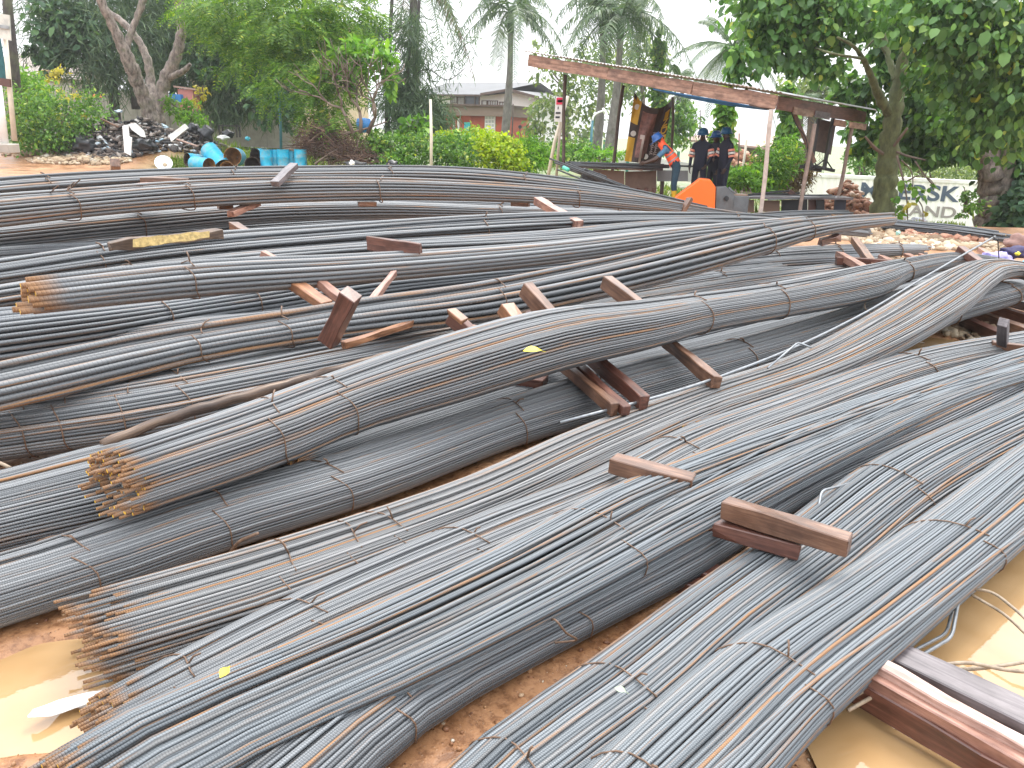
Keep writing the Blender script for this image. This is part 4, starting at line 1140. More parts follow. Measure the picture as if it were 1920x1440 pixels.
def foliage(name, blobs, n, size, m, parent=None, aspect=.62, droop=.35, roundish=True, cluster=26, spread=.26, var=.35, shell=.35):
    P, O = crown_points(blobs3(blobs), n, cluster, spread, shell)
    k = len(P)
    D = RNG.normal(0, 1, (k, 3)) + O * .6; D[:, 2] -= droop * 2
    Nn = RNG.normal(0, .55, (k, 3)) + np.array([0, -.25, 1.0])
    s = size * (1 + RNG.normal(0, var, k)).clip(.4, 1.8)
    V, Q = leaf_quads(P, D, Nn, s, aspect, roundish)
    return link(name, quads_mesh(name, V, Q, [m]), parent)

def needles(name, blobs, n, ln, w, m, parent=None, droop=1.0, cluster=40, spread=.3):
    """drooping sprays of fine needle twigs"""
    P, O = crown_points(blobs3(blobs), n, cluster, spread, .5)
    k = len(P)
    D = RNG.normal(0, .55, (k, 3)) + O * .3; D[:, 2] -= droop
    D /= np.linalg.norm(D, axis=1)[:, None]
    S = np.cross(D, RNG.normal(0, 1, (k, 3))); S /= np.linalg.norm(S, axis=1)[:, None]
    L_ = (ln * RNG.uniform(.5, 1.4, k))[:, None]
    V = np.stack([P, P + D * L_ * .5 + S * w * .5, P + D * L_, P + D * L_ * .5 - S * w * .5], 1).reshape(-1, 3)
    Q = (np.arange(k) * 4)[:, None] + np.array([[0, 1, 2, 3]])
    return link(name, quads_mesh(name, V, Q, [m]), parent)

def pinnate(name, blobs, n, ln, m, parent=None, pairs=8, lw=.05, droop=.55):
    """feathery compound leaves: a stalk with paired leaflets"""
    P, O = crown_points(blobs3(blobs), n, 7, .22, .4)
    k = len(P)
    D = RNG.normal(0, .6, (k, 3)) + O * .9; D[:, 2] = D[:, 2] * .5 - droop * RNG.uniform(.2, 1.4, k)
    D /= np.linalg.norm(D, axis=1)[:, None]
    S = np.cross(D, np.array([0, 0, 1.0]) + RNG.normal(0, .3, (k, 3))); S /= np.linalg.norm(S, axis=1)[:, None]
    Nn = np.cross(S, D)
    L_ = ln * RNG.uniform(.6, 1.25, k)
    C, DD, NN, SZ = [], [], [], []
    for i in range(pairs):
        s = (i + 1) / pairs
        base = P + D * (L_ * s)[:, None] - np.array([0, 0, 1]) * (L_ * .28 * s * s)[:, None]
        for sg in (-1, 1):
            C.append(base); DD.append(S * sg + D * .45 - np.array([0, 0, .25])); NN.append(Nn + RNG.normal(0, .2, (k, 3))); SZ.append(L_ * .34 * (1.1 - .5 * s))
    V, Q = leaf_quads(np.concatenate(C), np.concatenate(DD), np.concatenate(NN), np.concatenate(SZ), .34, False)
    return link(name, quads_mesh(name, V, Q, [m]), parent)

def limb_tube(mb, pts, n=9, wob=.0):
    """pts: (px, py, depth, diameter in px)"""
    S = [(*aty(px, py, Y), d * Y / F_PX / 2) for (px, py, Y, d) in pts]
    P, _ = smooth_path(S, max(8, len(S) * 5))
    if wob:
        for i in range(len(P)):
            P[i, :3] += wob * P[i, 3] * np.array([math.sin(i * 1.3), math.cos(i * 1.7), 0])
            P[i, 3] *= 1 + .10 * math.sin(i * 2.1)
    mb.tube([Vector(p[:3]) for p in P], [max(.004, p[3]) for p in P], n)

def plant(name, base, label, cat, group=None):
    return thing(name, tuple(base), label, cat, group)

# ------------------------------------------------------------------ big forked tree at left
D0 = 32.0
t = plant('forked_tree', aty(303, 290, D0), 'big grey-barked forked tree standing in the rubble heap', 'tree')
mb = MB()
limb_tube(mb, [(312, 330, D0, 52), (304, 296, D0, 42), (298, 262, D0, 37), (290, 228, D0, 35), (280, 205, D0, 30), (262, 165, D0 - .3, 24), (246, 125, D0 - .6, 25), (228, 84, D0 - .8, 20), (210, 45, D0 - 1, 16), (192, 8, D0 - 1.2, 15), (175, -40, D0 - 1.3, 13)], 10, .06)
mb.build('trunk', BARK, t, smooth=True)
for pts in ([(290, 222, D0, 25), (300, 190, D0 + .3, 23), (310, 150, D0 + .4, 22), (328, 112, D0 + .4, 20), (338, 75, D0 + .4, 17), (341, 40, D0 + .4, 16), (336, 5, D0 + .3, 17), (330, -40, D0 + .3, 15)],
            [(284, 200, D0, 18), (283, 160, D0 + .6, 16), (277, 115, D0 + .8, 14), (262, 80, D0 + .9, 12), (243, 55, D0 + .9, 12), (218, 32, D0 + 1, 10), (200, 20, D0 + 1, 8)],
            [(236, 90, D0 - .7, 13), (246, 60, D0 - .5, 11), (256, 35, D0 - .4, 10), (266, 8, D0 - .3, 12), (274, -30, D0 - .3, 10)],
            [(313, 148, D0 + .4, 13), (330, 140, D0 + .2, 11), (346, 132, D0 + .1, 10), (357, 120, D0, 6)]):
    mb = MB(); limb_tube(mb, pts, 9, .06); mb.build('limb', BARK, t, smooth=True)
pinnate('crown', [(470, 25, 95, 50, 30), (565, 45, 100, 55, 29), (640, 22, 62, 50, 30), (600, 100, 80, 45, 28.5), (505, 105, 85, 45, 30), (560, 160, 75, 42, 28), (606, 172, 46, 30, 27.5), (430, 20, 66, 45, 31), (630, 212, 28, 26, 27), (378, 12, 24, 26, 33), (620, 130, 44, 40, 28), (690, 18, 30, 24, 30), (480, -40, 160, 40, 30), (590, 215, 25, 22, 27.5), (655, 245, 12, 12, 27), (430, 62, 30, 26, 30.5)], 2500, .62, LEAF_HANG, t)

# ------------------------------------------------------------------ dark trees at left
t = plant('dark_tree', aty(215, 225, 41), 'dark broad tree behind the forked one, at the left', 'tree')
mb = MB(); limb_tube(mb, [(218, 235, 41, 20), (214, 190, 41, 17), (212, 140, 41, 15), (205, 80, 41, 12), (190, 20, 41, 9)]); limb_tube(mb, [(256, 205, 41, 16), (250, 160, 41, 13), (240, 100, 41, 11)]); limb_tube(mb, [(212, 140, 41, 9), (170, 90, 40.5, 6), (120, 60, 40, 3)])
mb.build('trunk', BARK_DARK, t, smooth=True)
needles('crown', [(200, 50, 110, 65, 41), (150, 105, 80, 45, 40), (275, 90, 105, 75, 42), (130, 10, 80, 40, 41), (330, 50, 90, 60, 43), (200, 140, 60, 35, 40), (230, -30, 160, 40, 42)], 17000, .75, .045, LEAF_NEEDLE, t, droop=.6)
foliage('foliage', [(85, 55, 26, 22, 39), (85, 90, 26, 26, 39), (110, 20, 40, 25, 39), (100, 120, 28, 20, 39), (70, 95, 15, 10, 39), (150, 60, 50, 40, 40), (320, 110, 50, 50, 44), (300, 30, 60, 40, 44)], 4200, .30, LEAF_DARK, t, .6)
t = plant('dark_tree', aty(440, 240, 43), 'dark drooping tree between the forked tree and the teal pole', 'tree')
mb = MB(); limb_tube(mb, [(441, 236, 43, 11), (440, 190, 43, 11), (443, 140, 43, 9), (446, 80, 43, 7)]); limb_tube(mb, [(372, 190, 43, 8), (371, 140, 43, 8), (369, 90, 43, 7), (368, 40, 43, 6)])
mb.build('trunk', BARK_DARK, t, smooth=True)
needles('crown', [(430, 95, 70, 60, 43), (480, 140, 75, 45, 43), (400, 165, 48, 40, 43), (505, 170, 55, 35, 43), (440, 195, 55, 28, 42.5), (380, 50, 60, 50, 44), (470, 60, 70, 40, 44), (410, 210, 20, 20, 42.5)], 12000, .75, .042, LEAF_NEEDLE, t, droop=.9)
foliage('foliage', [(480, 100, 60, 40, 42), (545, 130, 60, 40, 42), (560, 60, 60, 50, 42), (520, 200, 40, 35, 41), (420, 120, 40, 40, 42), (500, 165, 50, 20, 42)], 4200, .30, LEAF_DARK, t, .6)
# casuarina with three dark trunks
t = plant('casuarina_tree', aty(725, 262, 36), 'wispy dark casuarina with bare stems left of the white roofed building', 'tree')
mb = MB(); limb_tube(mb, [(726, 262, 36, 11), (727, 200, 36, 9), (729, 120, 36, 8), (732, 60, 36, 7), (735, 0, 36, 6), (738, -40, 36, 5)])
mb.build('trunk', BARK_DARK, t, smooth=True)
for pts in ([(765, 262, 36, 12), (763, 200, 36, 9), (765, 120, 36, 8), (769, 50, 36, 7), (774, -30, 36, 6)], [(776, 250, 36.5, 9), (776, 190, 36.5, 8), (780, 100, 36.5, 7), (786, 0, 36.5, 6)],
            [(728, 70, 36, 3), (748, 55, 36, 2.4), (770, 42, 36, 2)], [(764, 150, 36, 3), (800, 130, 36, 2), (840, 150, 36, 1.6), (872, 128, 36, 1.1)], [(765, 190, 36, 3), (720, 178, 35.5, 2), (690, 175, 35, 1.4)]):
    mb = MB(); limb_tube(mb, pts, 6); mb.build('stem', BARK_DARK, t, smooth=True)
needles('crown', [(775, 185, 48, 42, 36), (795, 215, 48, 30, 35.5), (760, 150, 35, 35, 36), (740, 200, 40, 25, 36), (825, 205, 30, 22, 35.5), (760, 235, 40, 22, 35.5), (705, 60, 30, 26, 36), (775, 80, 28, 60, 36), (800, 250, 30, 15, 35.5)], 7500, .6, .045, LEAF_NEEDLE, t, droop=.9)
needles('foliage', [(855, 90, 45, 45, 36), (830, 130, 30, 25, 36), (700, 70, 28, 26, 36), (890, 70, 20, 14, 36), (740, 20, 26, 40, 36)], 420, .5, .04, LEAF_NEEDLE, t, droop=.6, cluster=9)
# leafless frangipani
t = plant('bare_tree', aty(678, 240, 26.5), 'pale bare-branched frangipani with a few leaves at its tips', 'tree')
mb = MB()
tips = []
def branch(mb, p, d, r, depth, Y):
    L_ = RNG.uniform(.55, .85) * (1.0 if depth > 3 else .75)
    q = p + d * L_
    mid = (p + q) / 2 + Vector(RNG.normal(0, .05, 3))
    mb.tube([p, mid, q], [r, r * .85, r * .7], 5)
    if depth == 0: tips.append(q); return
    for _ in range(2 if depth != 2 else 3):
        nd = (d + Vector((RNG.normal(0, .55), RNG.normal(0, .45), RNG.normal(.12, .35)))).normalized()
        branch(mb, q, nd, r * .66, depth - 1, Y)
for (px, dx) in ((662, -.45), (676, .0), (690, .5)):
    branch(mb, aty(px, 250, 26.5), Vector((dx, 0, 1)).normalized(), .07, 4, 26.5)
mb.build('trunk', TWIG, t, smooth=True)
foliage('crown', [(650, 112, 46, 18, 27), (722, 128, 30, 26, 27), (695, 95, 42, 18, 27), (738, 165, 14, 22, 27)], 800, .26, LEAF_BRIGHT, t, .42)

# ------------------------------------------------------------------ palms
def palm(label, px, base_py, top, Y, dia, fronds, length, droop, leaflet, elev=(.1, 1.2), shaft=True, name='royal_palm', dead=0, plume=True):
    b = aty(px, base_py, Y); tp = aty(top[0], top[1], Y)
    root = plant(name, b, label, 'palm tree', 'palm trees beyond the yard')
    mb = MB()
    P = [b.lerp(tp, s) + Vector((.12 * math.sin(s * 3), 0, 0)) for s in np.linspace(0, 1, 12)]
    R = [dia * Y / F_PX / 2 * (1.15 - .35 * s + .12 * math.sin(s * 6)) for s in np.linspace(0, 1, 12)]
    mb.tube(P, R, 9)
    mb.build('trunk', BARK_PALM if name != 'oil_palm' else BARK_DARK, root, smooth=True)
    if shaft:
        mb = MB(); r = R[-1]
        mb.tube([tp + Vector((0, 0, s)) for s in (-.1, .35, .9, 1.5)], [r * 1.2, r * 1.25, r * .9, r * .4], 8)
        mb.build('crown_shaft', LEAF_PALM, root, smooth=True)
        tp = tp + Vector((0, 0, 1.1))
    for f in range(fronds):
        az = 2 * math.pi * (f + RNG.uniform(-.25, .25)) / fronds * 2.4
        el = elev[0] + (elev[1] - elev[0]) * ((f * .618) % 1)
        L_ = length * RNG.uniform(.85, 1.1)
        h = Vector((math.cos(az), math.sin(az), 0))
        dr = droop * (1.15 - .3 * el)
        pos = lambda s: tp + h * (L_ * s * math.cos(el) * (1 - .12 * s)) + Vector((0, 0, L_ * s * math.sin(el) - dr * L_ * s * s))
        mb = MB()
        pts = [pos(s) for s in np.linspace(0, 1, 9)]
        mb.tube(pts, [.05 * (1 - .85 * s) * length / 4 for s in np.linspace(0, 1, 9)], 4)
        nl = 52
        for i in range(nl):
            s = .12 + .88 * i / (nl - 1)
            p = pos(s); tg = (pos(min(1, s + .03)) - pos(s - .03)).normalized()
            side = tg.cross(Vector((0, 0, 1))); side = side.normalized() if side.length > 1e-3 else Vector((1, 0, 0))
            up = side.cross(tg)
            for sg in (-1, 1):
                ll = leaflet * (1.0 - .55 * abs(s - .45) / .55) * RNG.uniform(.8, 1.15)
                pl = RNG.uniform(-.75, .6) if plume else RNG.uniform(-.1, .1)
                d = (side * sg + tg * .55 + up * pl - Vector((0, 0, .45))).normalized()
                wv = tg * (.026 * length / 4)
                e = p + d * ll - Vector((0, 0, ll * .18)); m_ = p + d * ll * .5
                mb.add([p - wv, m_ - wv, e, m_ + wv, p + wv], [(0, 1, 3, 4), (1, 2, 3)])
        mb.build('frond', LEAF_PALM if f >= dead else LEAF_DRY, root)
    return root
palm('tall royal palm standing alone right of the building', 945, 268, (957, 58), 56, 13, 16, 5.2, .85, 1.05, elev=(0, 1.15))
palm('royal palm with crown cut off by the top edge, left of the lone one', 776, 262, (776, -10), 52, 13, 15, 5.0, 1.0, 1.05, elev=(-.1, .9), dead=3)
palm('royal palm above the shed roof, right of a pair, with full drooping crown', 1140, 292, (1163, 70), 50, 15, 18, 5.4, .85, 1.1, elev=(0, 1.2))
palm('royal palm above the shed roof, left of a pair, with browner trunk', 1118, 292, (1130, 60), 53, 14, 14, 4.8, .85, 1.05, elev=(.1, 1.2))
palm('oil palm with open feathery crown beside the right-hand tree', 1352, 330, (1374, 88), 46, 13, 18, 4.0, .5, .75, elev=(-.5, 1.3), shaft=False, name='oil_palm', plume=False)
palm('small young palm showing above the middle of the shed roof', 1276, 240, (1277, 150), 62, 8, 12, 2.4, .5, .55, elev=(0, 1.2), shaft=False, name='oil_palm', plume=False)
palm('slim palm with ragged drooping fronds between the banner and the workers', 1255, 270, (1272, 180), 55, 9, 9, 2.4, 1.0, .6, elev=(-.4, .5), shaft=False, name='oil_palm', dead=3)
palm('palm with grey skirt of dead fronds behind the right end of the shed', 1512, 320, (1520, 195), 44, 16, 16, 1.9, .75, .6, elev=(-.9, 1.2), shaft=False, name='oil_palm', dead=6)

# ------------------------------------------------------------------ trees beyond the shed
def simple_tree(label, trunk, blobs, n, size, m, aspect=.55, name='leafy_tree', bark=None, group='trees beyond the shed', round_=True, cluster=20):
    b = trunk[0]
    root = plant(name, aty(b[0], b[1], b[2]), label, 'tree', group)
    mb = MB(); limb_tube(mb, trunk, 7)
    for (px, py, rx, ry, Y) in blobs[:5]:
        limb_tube(mb, [(trunk[-2][0], trunk[-2][1], trunk[-2][2], trunk[-2][3] * .6), ((trunk[-2][0] + px) / 2, (trunk[-2][1] + py) / 2 + 4, Y, trunk[-2][3] * .4), (px, py, Y, trunk[-2][3] * .15)], 5)
    mb.build('trunk', bark or BARK, root, smooth=True)
    foliage('crown', blobs, n, size, m, root, aspect, roundish=round_, cluster=cluster)
    return root
simple_tree('airy pale green tree behind the leaning signboard', [(1060, 285, 66, 10), (1062, 230, 66, 9), (1064, 170, 66, 7), (1060, 120, 66, 4)],
            [(1058, 150, 40, 35, 66), (1090, 185, 60, 38, 66), (1035, 205, 40, 40, 65), (1010, 95, 22, 14, 66), (1025, 130, 30, 22, 66), (1110, 110, 36, 34, 67), (1060, 245, 60, 22, 64), (1010, 225, 22, 30, 65), (1100, 235, 40, 25, 64)], 2600, .36, LEAF_PALE)
simple_tree('light green tree between the royal palms and the vine pole', [(1205, 260, 70, 9), (1205, 180, 70, 8), (1200, 130, 70, 6), (1195, 95, 70, 3)],
            [(1198, 95, 26, 32, 70), (1215, 130, 38, 40, 70), (1180, 150, 40, 36, 70), (1160, 120, 40, 40, 71), (1250, 150, 26, 20, 70), (1190, 60, 18, 16, 70)], 1900, .36, LEAF_PALE)
simple_tree('rounded green tree behind the workers', [(1256, 275, 52, 8), (1257, 240, 52, 7), (1258, 215, 52, 5), (1260, 200, 52, 3)],
            [(1265, 225, 38, 30, 52), (1275, 250, 40, 24, 52), (1245, 250, 30, 24, 51), (1280, 205, 24, 18, 52)], 1900, .26, LEAF_MID)
simple_tree('bluish green hazy tree behind the right end of the shed', [(1500, 260, 58, 9), (1502, 220, 58, 8), (1505, 180, 58, 6), (1506, 150, 58, 3)],
            [(1505, 160, 42, 28, 58), (1530, 180, 36, 26, 58), (1485, 185, 28, 22, 58)], 1500, .35, LEAF_PALE)
def vine_column(label, px0, py0, px1, py1, Y, w, n):
    root = plant('vine_covered_trunk', aty(px0, py0, Y), label, 'vine column', 'tree stems wrapped in vines')
    mb = MB(); limb_tube(mb, [(px0, py0, Y, w * .45), ((px0 + px1) / 2, (py0 + py1) / 2, Y, w * .4), (px1, py1, Y, w * .25)], 7); mb.build('trunk', BARK_DARK, root, smooth=True)
    k = 9
    bl = [(px0 + (px1 - px0) * s, py0 + (py1 - py0) * s, w * (.55 + .12 * math.sin(i * 2.2)) * (1.05 - .45 * s), abs(py1 - py0) / k * .8, Y) for i, s in enumerate(np.linspace(.02, 1, k))]
    foliage('vine', bl, n, .28, LEAF_MID, root, .7, droop=.6)
vine_column('narrow vine-covered stem rising above the shed roof', 1234, 210, 1236, 66, 50, 18, 1500)
vine_column('vine-covered trunk behind the right-hand worker', 1348, 345, 1362, 178, 30, 26, 2200)
vine_column('vine-covered trunk right of the shed corner post', 1468, 320, 1482, 170, 32, 24, 2000)

# ------------------------------------------------------------------ big broad-leaved trees at right
t = plant('broadleaf_tree', aty(1658, 405, 20), 'large-leaved tree with mossy green trunk right of the shed', 'tree')
mb = MB()
limb_tube(mb, [(1652, 425, 20, 53), (1656, 395, 20, 44), (1660, 345, 20, 40), (1665, 290, 20, 35), (1670, 250, 20, 33), (1678, 200, 20, 28), (1686, 150, 20, 22), (1696, 95, 20, 18), (1706, 30, 20, 14), (1712, -40, 20, 9)], 11, .07)
mb.build('trunk', BARK_MOSS, t, smooth=True)
for pts in ([(1668, 215, 20, 18), (1648, 180, 19.7, 16), (1634, 145, 19.4, 12), (1618, 110, 19.0, 9), (1598, 85, 18.5, 6), (1570, 70, 18.0, 4)], [(1680, 150, 20, 13), (1668, 115, 20.3, 11), (1660, 80, 20.5, 9), (1650, 40, 20.5, 6)],
            [(1685, 175, 20, 12), (1715, 148, 19.6, 11), (1745, 125, 19.2, 9), (1775, 108, 19.0, 6)], [(1618, 110, 19.0, 5), (1560, 100, 17.5, 4), (1500, 80, 20, 3), (1430, 60, 19, 2)], [(1660, 100, 20, 4), (1640, 75, 19.6, 4), (1620, 95, 19.4, 3)]):
    mb = MB(); limb_tube(mb, pts, 8, .05); mb.build('limb', BARK_MOSS, t, smooth=True)
for pts in ([(1655, 288, 19.8, 6), (1640, 277, 19.4, 6), (1622, 256, 19.0, 3)], [(1680, 284, 19.8, 5), (1700, 292, 19.5, 4.5), (1735, 300, 19.0, 2.5)], [(1675, 275, 19.8, 5), (1690, 255, 19.6, 6), (1702, 240, 19.5, 4)]):
    mb = MB(); limb_tube(mb, pts, 6); mb.build('broken_branch', TWIG, t, smooth=True)
foliage('crown', [(1440, 25, 60, 42, 19), (1400, 112, 28, 28, 18.5), (1470, 92, 58, 34, 19), (1520, 45, 60, 40, 19), (1545, 128, 34, 22, 19), (1620, 18, 60, 28, 21), (1560, 15, 60, 26, 19), (1500, 0, 70, 30, 19), (1380, 130, 18, 12, 18.5), (1420, -20, 60, 25, 19), (1445, 70, 40, 30, 19), (1505, 110, 36, 22, 19), (1580, 70, 26, 18, 19), (1640, 60, 24, 16, 21.5)], 4600, .175, LEAF_BIG, t, .74, droop=.7, cluster=14, spread=.3)
foliage('foliage', [(1618, 185, 44, 24, 22.5), (1600, 165, 28, 22, 22.5), (1640, 150, 26, 20, 22), (1740, 170, 56, 50, 21.5), (1730, 240, 60, 40, 22), (1640, 240, 28, 30, 23), (1720, 286, 56, 16, 21.5), (1620, 282, 22, 18, 23), (1760, 200, 50, 40, 21), (1600, 235, 16, 24, 24), (1800, 275, 36, 18, 21), (1700, 60, 50, 50, 22.5), (1660, 100, 24, 24, 22.5)], 6500, .19, LEAF_BIG, t, .72, droop=.6, cluster=20)
t = plant('broadleaf_tree', aty(1868, 420, 21), 'many-stemmed dense tree at the right edge', 'tree')
mb = MB()
limb_tube(mb, [(1872, 440, 21, 84), (1868, 410, 21, 66), (1862, 365, 21, 50), (1860, 330, 21, 46), (1852, 300, 21, 30), (1828, 270, 21, 24), (1806, 240, 21, 18), (1785, 190, 21, 12)], 10, .08)
mb.build('trunk', BARK, t, smooth=True)
for pts in ([(1866, 335, 21, 30), (1868, 290, 21, 20), (1862, 240, 21, 18), (1858, 180, 21, 12), (1850, 100, 21, 8)], [(1880, 380, 20.8, 34), (1888, 320, 20.8, 26), (1893, 260, 20.8, 22), (1900, 180, 20.8, 15)], [(1890, 410, 20.7, 30), (1908, 380, 20.6, 20), (1920, 330, 20.6, 16), (1935, 260, 20.6, 12)]):
    mb = MB(); limb_tube(mb, pts, 8, .06); mb.build('limb', BARK, t, smooth=True)
foliage('crown', [(1770, 35, 80, 55, 17.5), (1860, 55, 85, 75, 17), (1790, 130, 66, 52, 18), (1880, 170, 70, 70, 17.5), (1940, 100, 60, 110, 17), (1830, 225, 58, 40, 18.5), (1910, 240, 45, 50, 18), (1800, -10, 120, 35, 17.5), (1700, 10, 44, 32, 19)], 6800, .165, LEAF_BIG, t, .76, droop=.8, cluster=14, spread=.3)
foliage('foliage', [(1820, 200, 66, 50, 22), (1890, 290, 45, 45, 21.5), (1845, 265, 50, 30, 22.5), (1930, 330, 26, 80, 20.2), (1765, 285, 40, 20, 23), (1908, 400, 22, 46, 20.2), (1780, 240, 40, 30, 23), (1870, 110, 80, 70, 22), (1770, 120, 60, 60, 23)], 7500, .20, LEAF_DARK, t, .7, droop=.6)
t = plant('climbing_plant', aty(1906, 430, 19.6), 'dark green creeper covering the foot of the tree at the right edge', 'plant')
foliage('leaves', [(1906, 395, 22, 46, 19.6), (1915, 440, 24, 20, 19.4), (1890, 450, 18, 10, 19.2)], 900, .16, LEAF_DARK, t, .7)
mb = MB(); limb_tube(mb, [(1908, 452, 19.7, 4), (1910, 420, 19.8, 3.4), (1906, 370, 19.9, 2)], 5); mb.build('stem', BARK_DARK, t, smooth=True)
t = plant('sapling', aty(1700, 430, 19), 'thin drooping sapling with yellowing leaves right of the mossy trunk', 'sapling')
for pts in ([(1682, 292, 19.2, 5), (1692, 330, 19.0, 4), (1700, 370, 18.8, 3), (1702, 415, 18.7, 2.4)], [(1716, 302, 19.0, 3.4), (1735, 330, 18.8, 3), (1752, 350, 18.7, 2.2)], [(1700, 340, 19.0, 3), (1722, 330, 18.8, 2.6), (1742, 335, 18.7, 2), (1752, 346, 18.6, 1.4)], [(1712, 365, 18.8, 2.6), (1728, 385, 18.7, 2.2), (1731, 418, 18.7, 2)], [(1690, 300, 19.0, 3), (1708, 320, 19.0, 2.2), (1712, 360, 19.0, 1.6)]):
    mb = MB(); limb_tube(mb, pts, 5); mb.build('twig', TWIG, t, smooth=True)
foliage('leaves', [(1700, 332, 14, 12, 18.8), (1712, 356, 22, 14, 18.7), (1696, 372, 15, 12, 18.7), (1746, 352, 12, 12, 18.6), (1690, 390, 14, 10, 18.7), (1728, 372, 12, 12, 18.6), (1678, 400, 12, 8, 18.6)], 54, .15, LEAF_BRIGHT, t, .8, cluster=6)
foliage('yellowed_leaves', [(1706, 395, 8, 10, 18.6), (1704, 378, 6, 6, 18.6), (1650, 402, 10, 5, 19.0), (1738, 402, 6, 8, 18.6)], 20, .13, LEAF_YELLOW, t, .8, cluster=5)

# ------------------------------------------------------------------ shrubs
def shrub(label, blobs, n, size, m, name='shrub', aspect=.5, cat='shrub', group='shrubs round the yard', stems=True, extra=None, droop=.2):
    b = blobs[0]
    base = aty(b[0], b[1] + b[3], b[4])
    root = plant(name, base, label, cat, group)
    if stems:
        mb = MB()
        for i in range(5):
            q = blobs[i % len(blobs)]
            limb_tube(mb, [(b[0] + (i - 2) * 3, b[1] + b[3] * 1.15, b[4], 3), ((b[0] + q[0]) / 2 + (i - 2) * 2, (b[1] + q[1]) / 2, b[4], 2.4), (q[0] + (i - 2) * 4, q[1] - q[3] * .4, q[4], 1.2)], 5)
        mb.build('stem', TWIG, root, smooth=True)
    foliage('foliage', blobs, int(n * 2.0), size * .66, m, root, aspect, droop=droop, cluster=22)
    if extra: foliage('blossom' if extra[3] is not LEAF_BRIGHT else 'foliage', extra[0], extra[1], extra[2], extra[3], root, .6, droop=0)
    return root
shrub('wide green and yellowish bush in front of the rubble heap at left', [(100, 232, 72, 46, 29), (150, 205, 45, 30, 29.5), (60, 200, 40, 36, 29.5), (55, 255, 40, 30, 28.5), (110, 262, 40, 22, 28.5)], 3000, .19, LEAF_MID, extra=([(130, 190, 50, 18, 29), (165, 215, 30, 16, 29)], 110, .10, LEAF_YELLOW))
shrub('pale green bush behind the white post at left', [(42, 165, 36, 34, 33), (70, 175, 40, 24, 33.5), (28, 150, 14, 24, 33)], 1100, .2, LEAF_BRIGHT)
shrub('yellow-leaved croton at the left above the bush', [(98, 134, 22, 9, 35), (85, 133, 12, 8, 35), (107, 132, 10, 7, 35), (98, 160, 18, 18, 35)], 130, .2, LEAF_YELLOW, name='croton')
shrub('yellow-leaved croton right of the forked trunk', [(378, 165, 10, 12, 33), (368, 190, 10, 12, 33), (382, 178, 8, 8, 33)], 110, .18, LEAF_YELLOW, name='croton')
shrub('bright green clump of shoots right of the forked trunk', [(350, 210, 24, 16, 32), (366, 226, 24, 12, 31.5), (318, 198, 12, 14, 32)], 480, .2, LEAF_BRIGHT)
shrub('green plant with big bright leaves behind the hedge near the casuarina', [(770, 232, 24, 14, 28), (762, 250, 26, 14, 28), (785, 245, 14, 10, 28)], 150, .33, LEAF_BRIGHT, aspect=.7)
shrub('mixed green hedge bush left of the white pole', [(700, 270, 34, 20, 27), (735, 285, 44, 26, 26.5), (775, 275, 34, 26, 26.5), (745, 300, 50, 18, 26)], 1800, .18, LEAF_MID, name='hedge_bush')
shrub('dark green hedge bush with red flowers right of the white pole', [(840, 290, 40, 26, 26), (870, 275, 34, 24, 26.5), (875, 300, 40, 20, 25.5), (825, 272, 26, 20, 26.5)], 2000, .17, LEAF_MID, name='hedge_bush')
shrub('yellow-green hedge top in front of the red shop wall', [(858, 256, 36, 12, 29), (880, 252, 34, 12, 29), (905, 258, 30, 14, 29), (840, 262, 30, 12, 29)], 1000, .17, LEAF_LIME, name='hedge_bush')
shrub('lime green bush, brightest of the hedge', [(940, 296, 36, 26, 25), (928, 272, 34, 20, 25.5), (955, 280, 24, 18, 25.5), (950, 312, 36, 12, 24.8)], 1700, .16, LEAF_LIME, name='hedge_bush', aspect=.7)
shrub('grassy green bush right of the lime one', [(985, 300, 28, 26, 26), (1005, 290, 24, 24, 26.5), (975, 275, 20, 18, 27)], 1200, .24, LEAF_BRIGHT, aspect=.2)
shrub('dull green thicket behind the leaning signboard', [(1060, 285, 50, 18, 34), (1100, 278, 40, 16, 34), (1030, 290, 30, 16, 33)], 900, .2, LEAF_MID)
shrub('low bright bush behind the workbench', [(1130, 292, 40, 9, 30), (1105, 288, 20, 8, 30)], 420, .18, LEAF_BRIGHT)
shrub('leafy bush between the workers and the corner post', [(1400, 338, 38, 18, 24), (1380, 332, 22, 16, 24), (1422, 326, 22, 18, 24.5)], 1000, .18, LEAF_BRIGHT)
shrub('grey-green feathery bush by the shed corner post', [(1452, 312, 38, 36, 25), (1475, 290, 26, 26, 25.5), (1440, 340, 30, 18, 24.5)], 1700, .22, LEAF_MID, aspect=.25)
shrub('brownish dry bush right of the corner post', [(1490, 335, 30, 26, 26), (1505, 318, 20, 16, 26), (1470, 345, 24, 14, 25.5)], 1000, .18, LEAF_DRY, aspect=.3)
shrub('wispy wild shrub in front of the lettered container', [(1812, 376, 18, 20, 19.5), (1818, 394, 24, 18, 19), (1808, 355, 8, 10, 19.8)], 170, .15, LEAF_MID, aspect=.5)
shrub('grey-green dry thicket above the roof of the container', [(1740, 318, 90, 16, 44), (1820, 325, 60, 16, 44), (1680, 305, 50, 16, 44), (1630, 290, 30, 20, 45)], 1500, .34, LEAF_PALE, aspect=.3)
shrub('green bush behind the container near the mossy trunk', [(1615, 300, 22, 26, 42), (1640, 300, 20, 20, 42)], 500, .3, LEAF_MID)

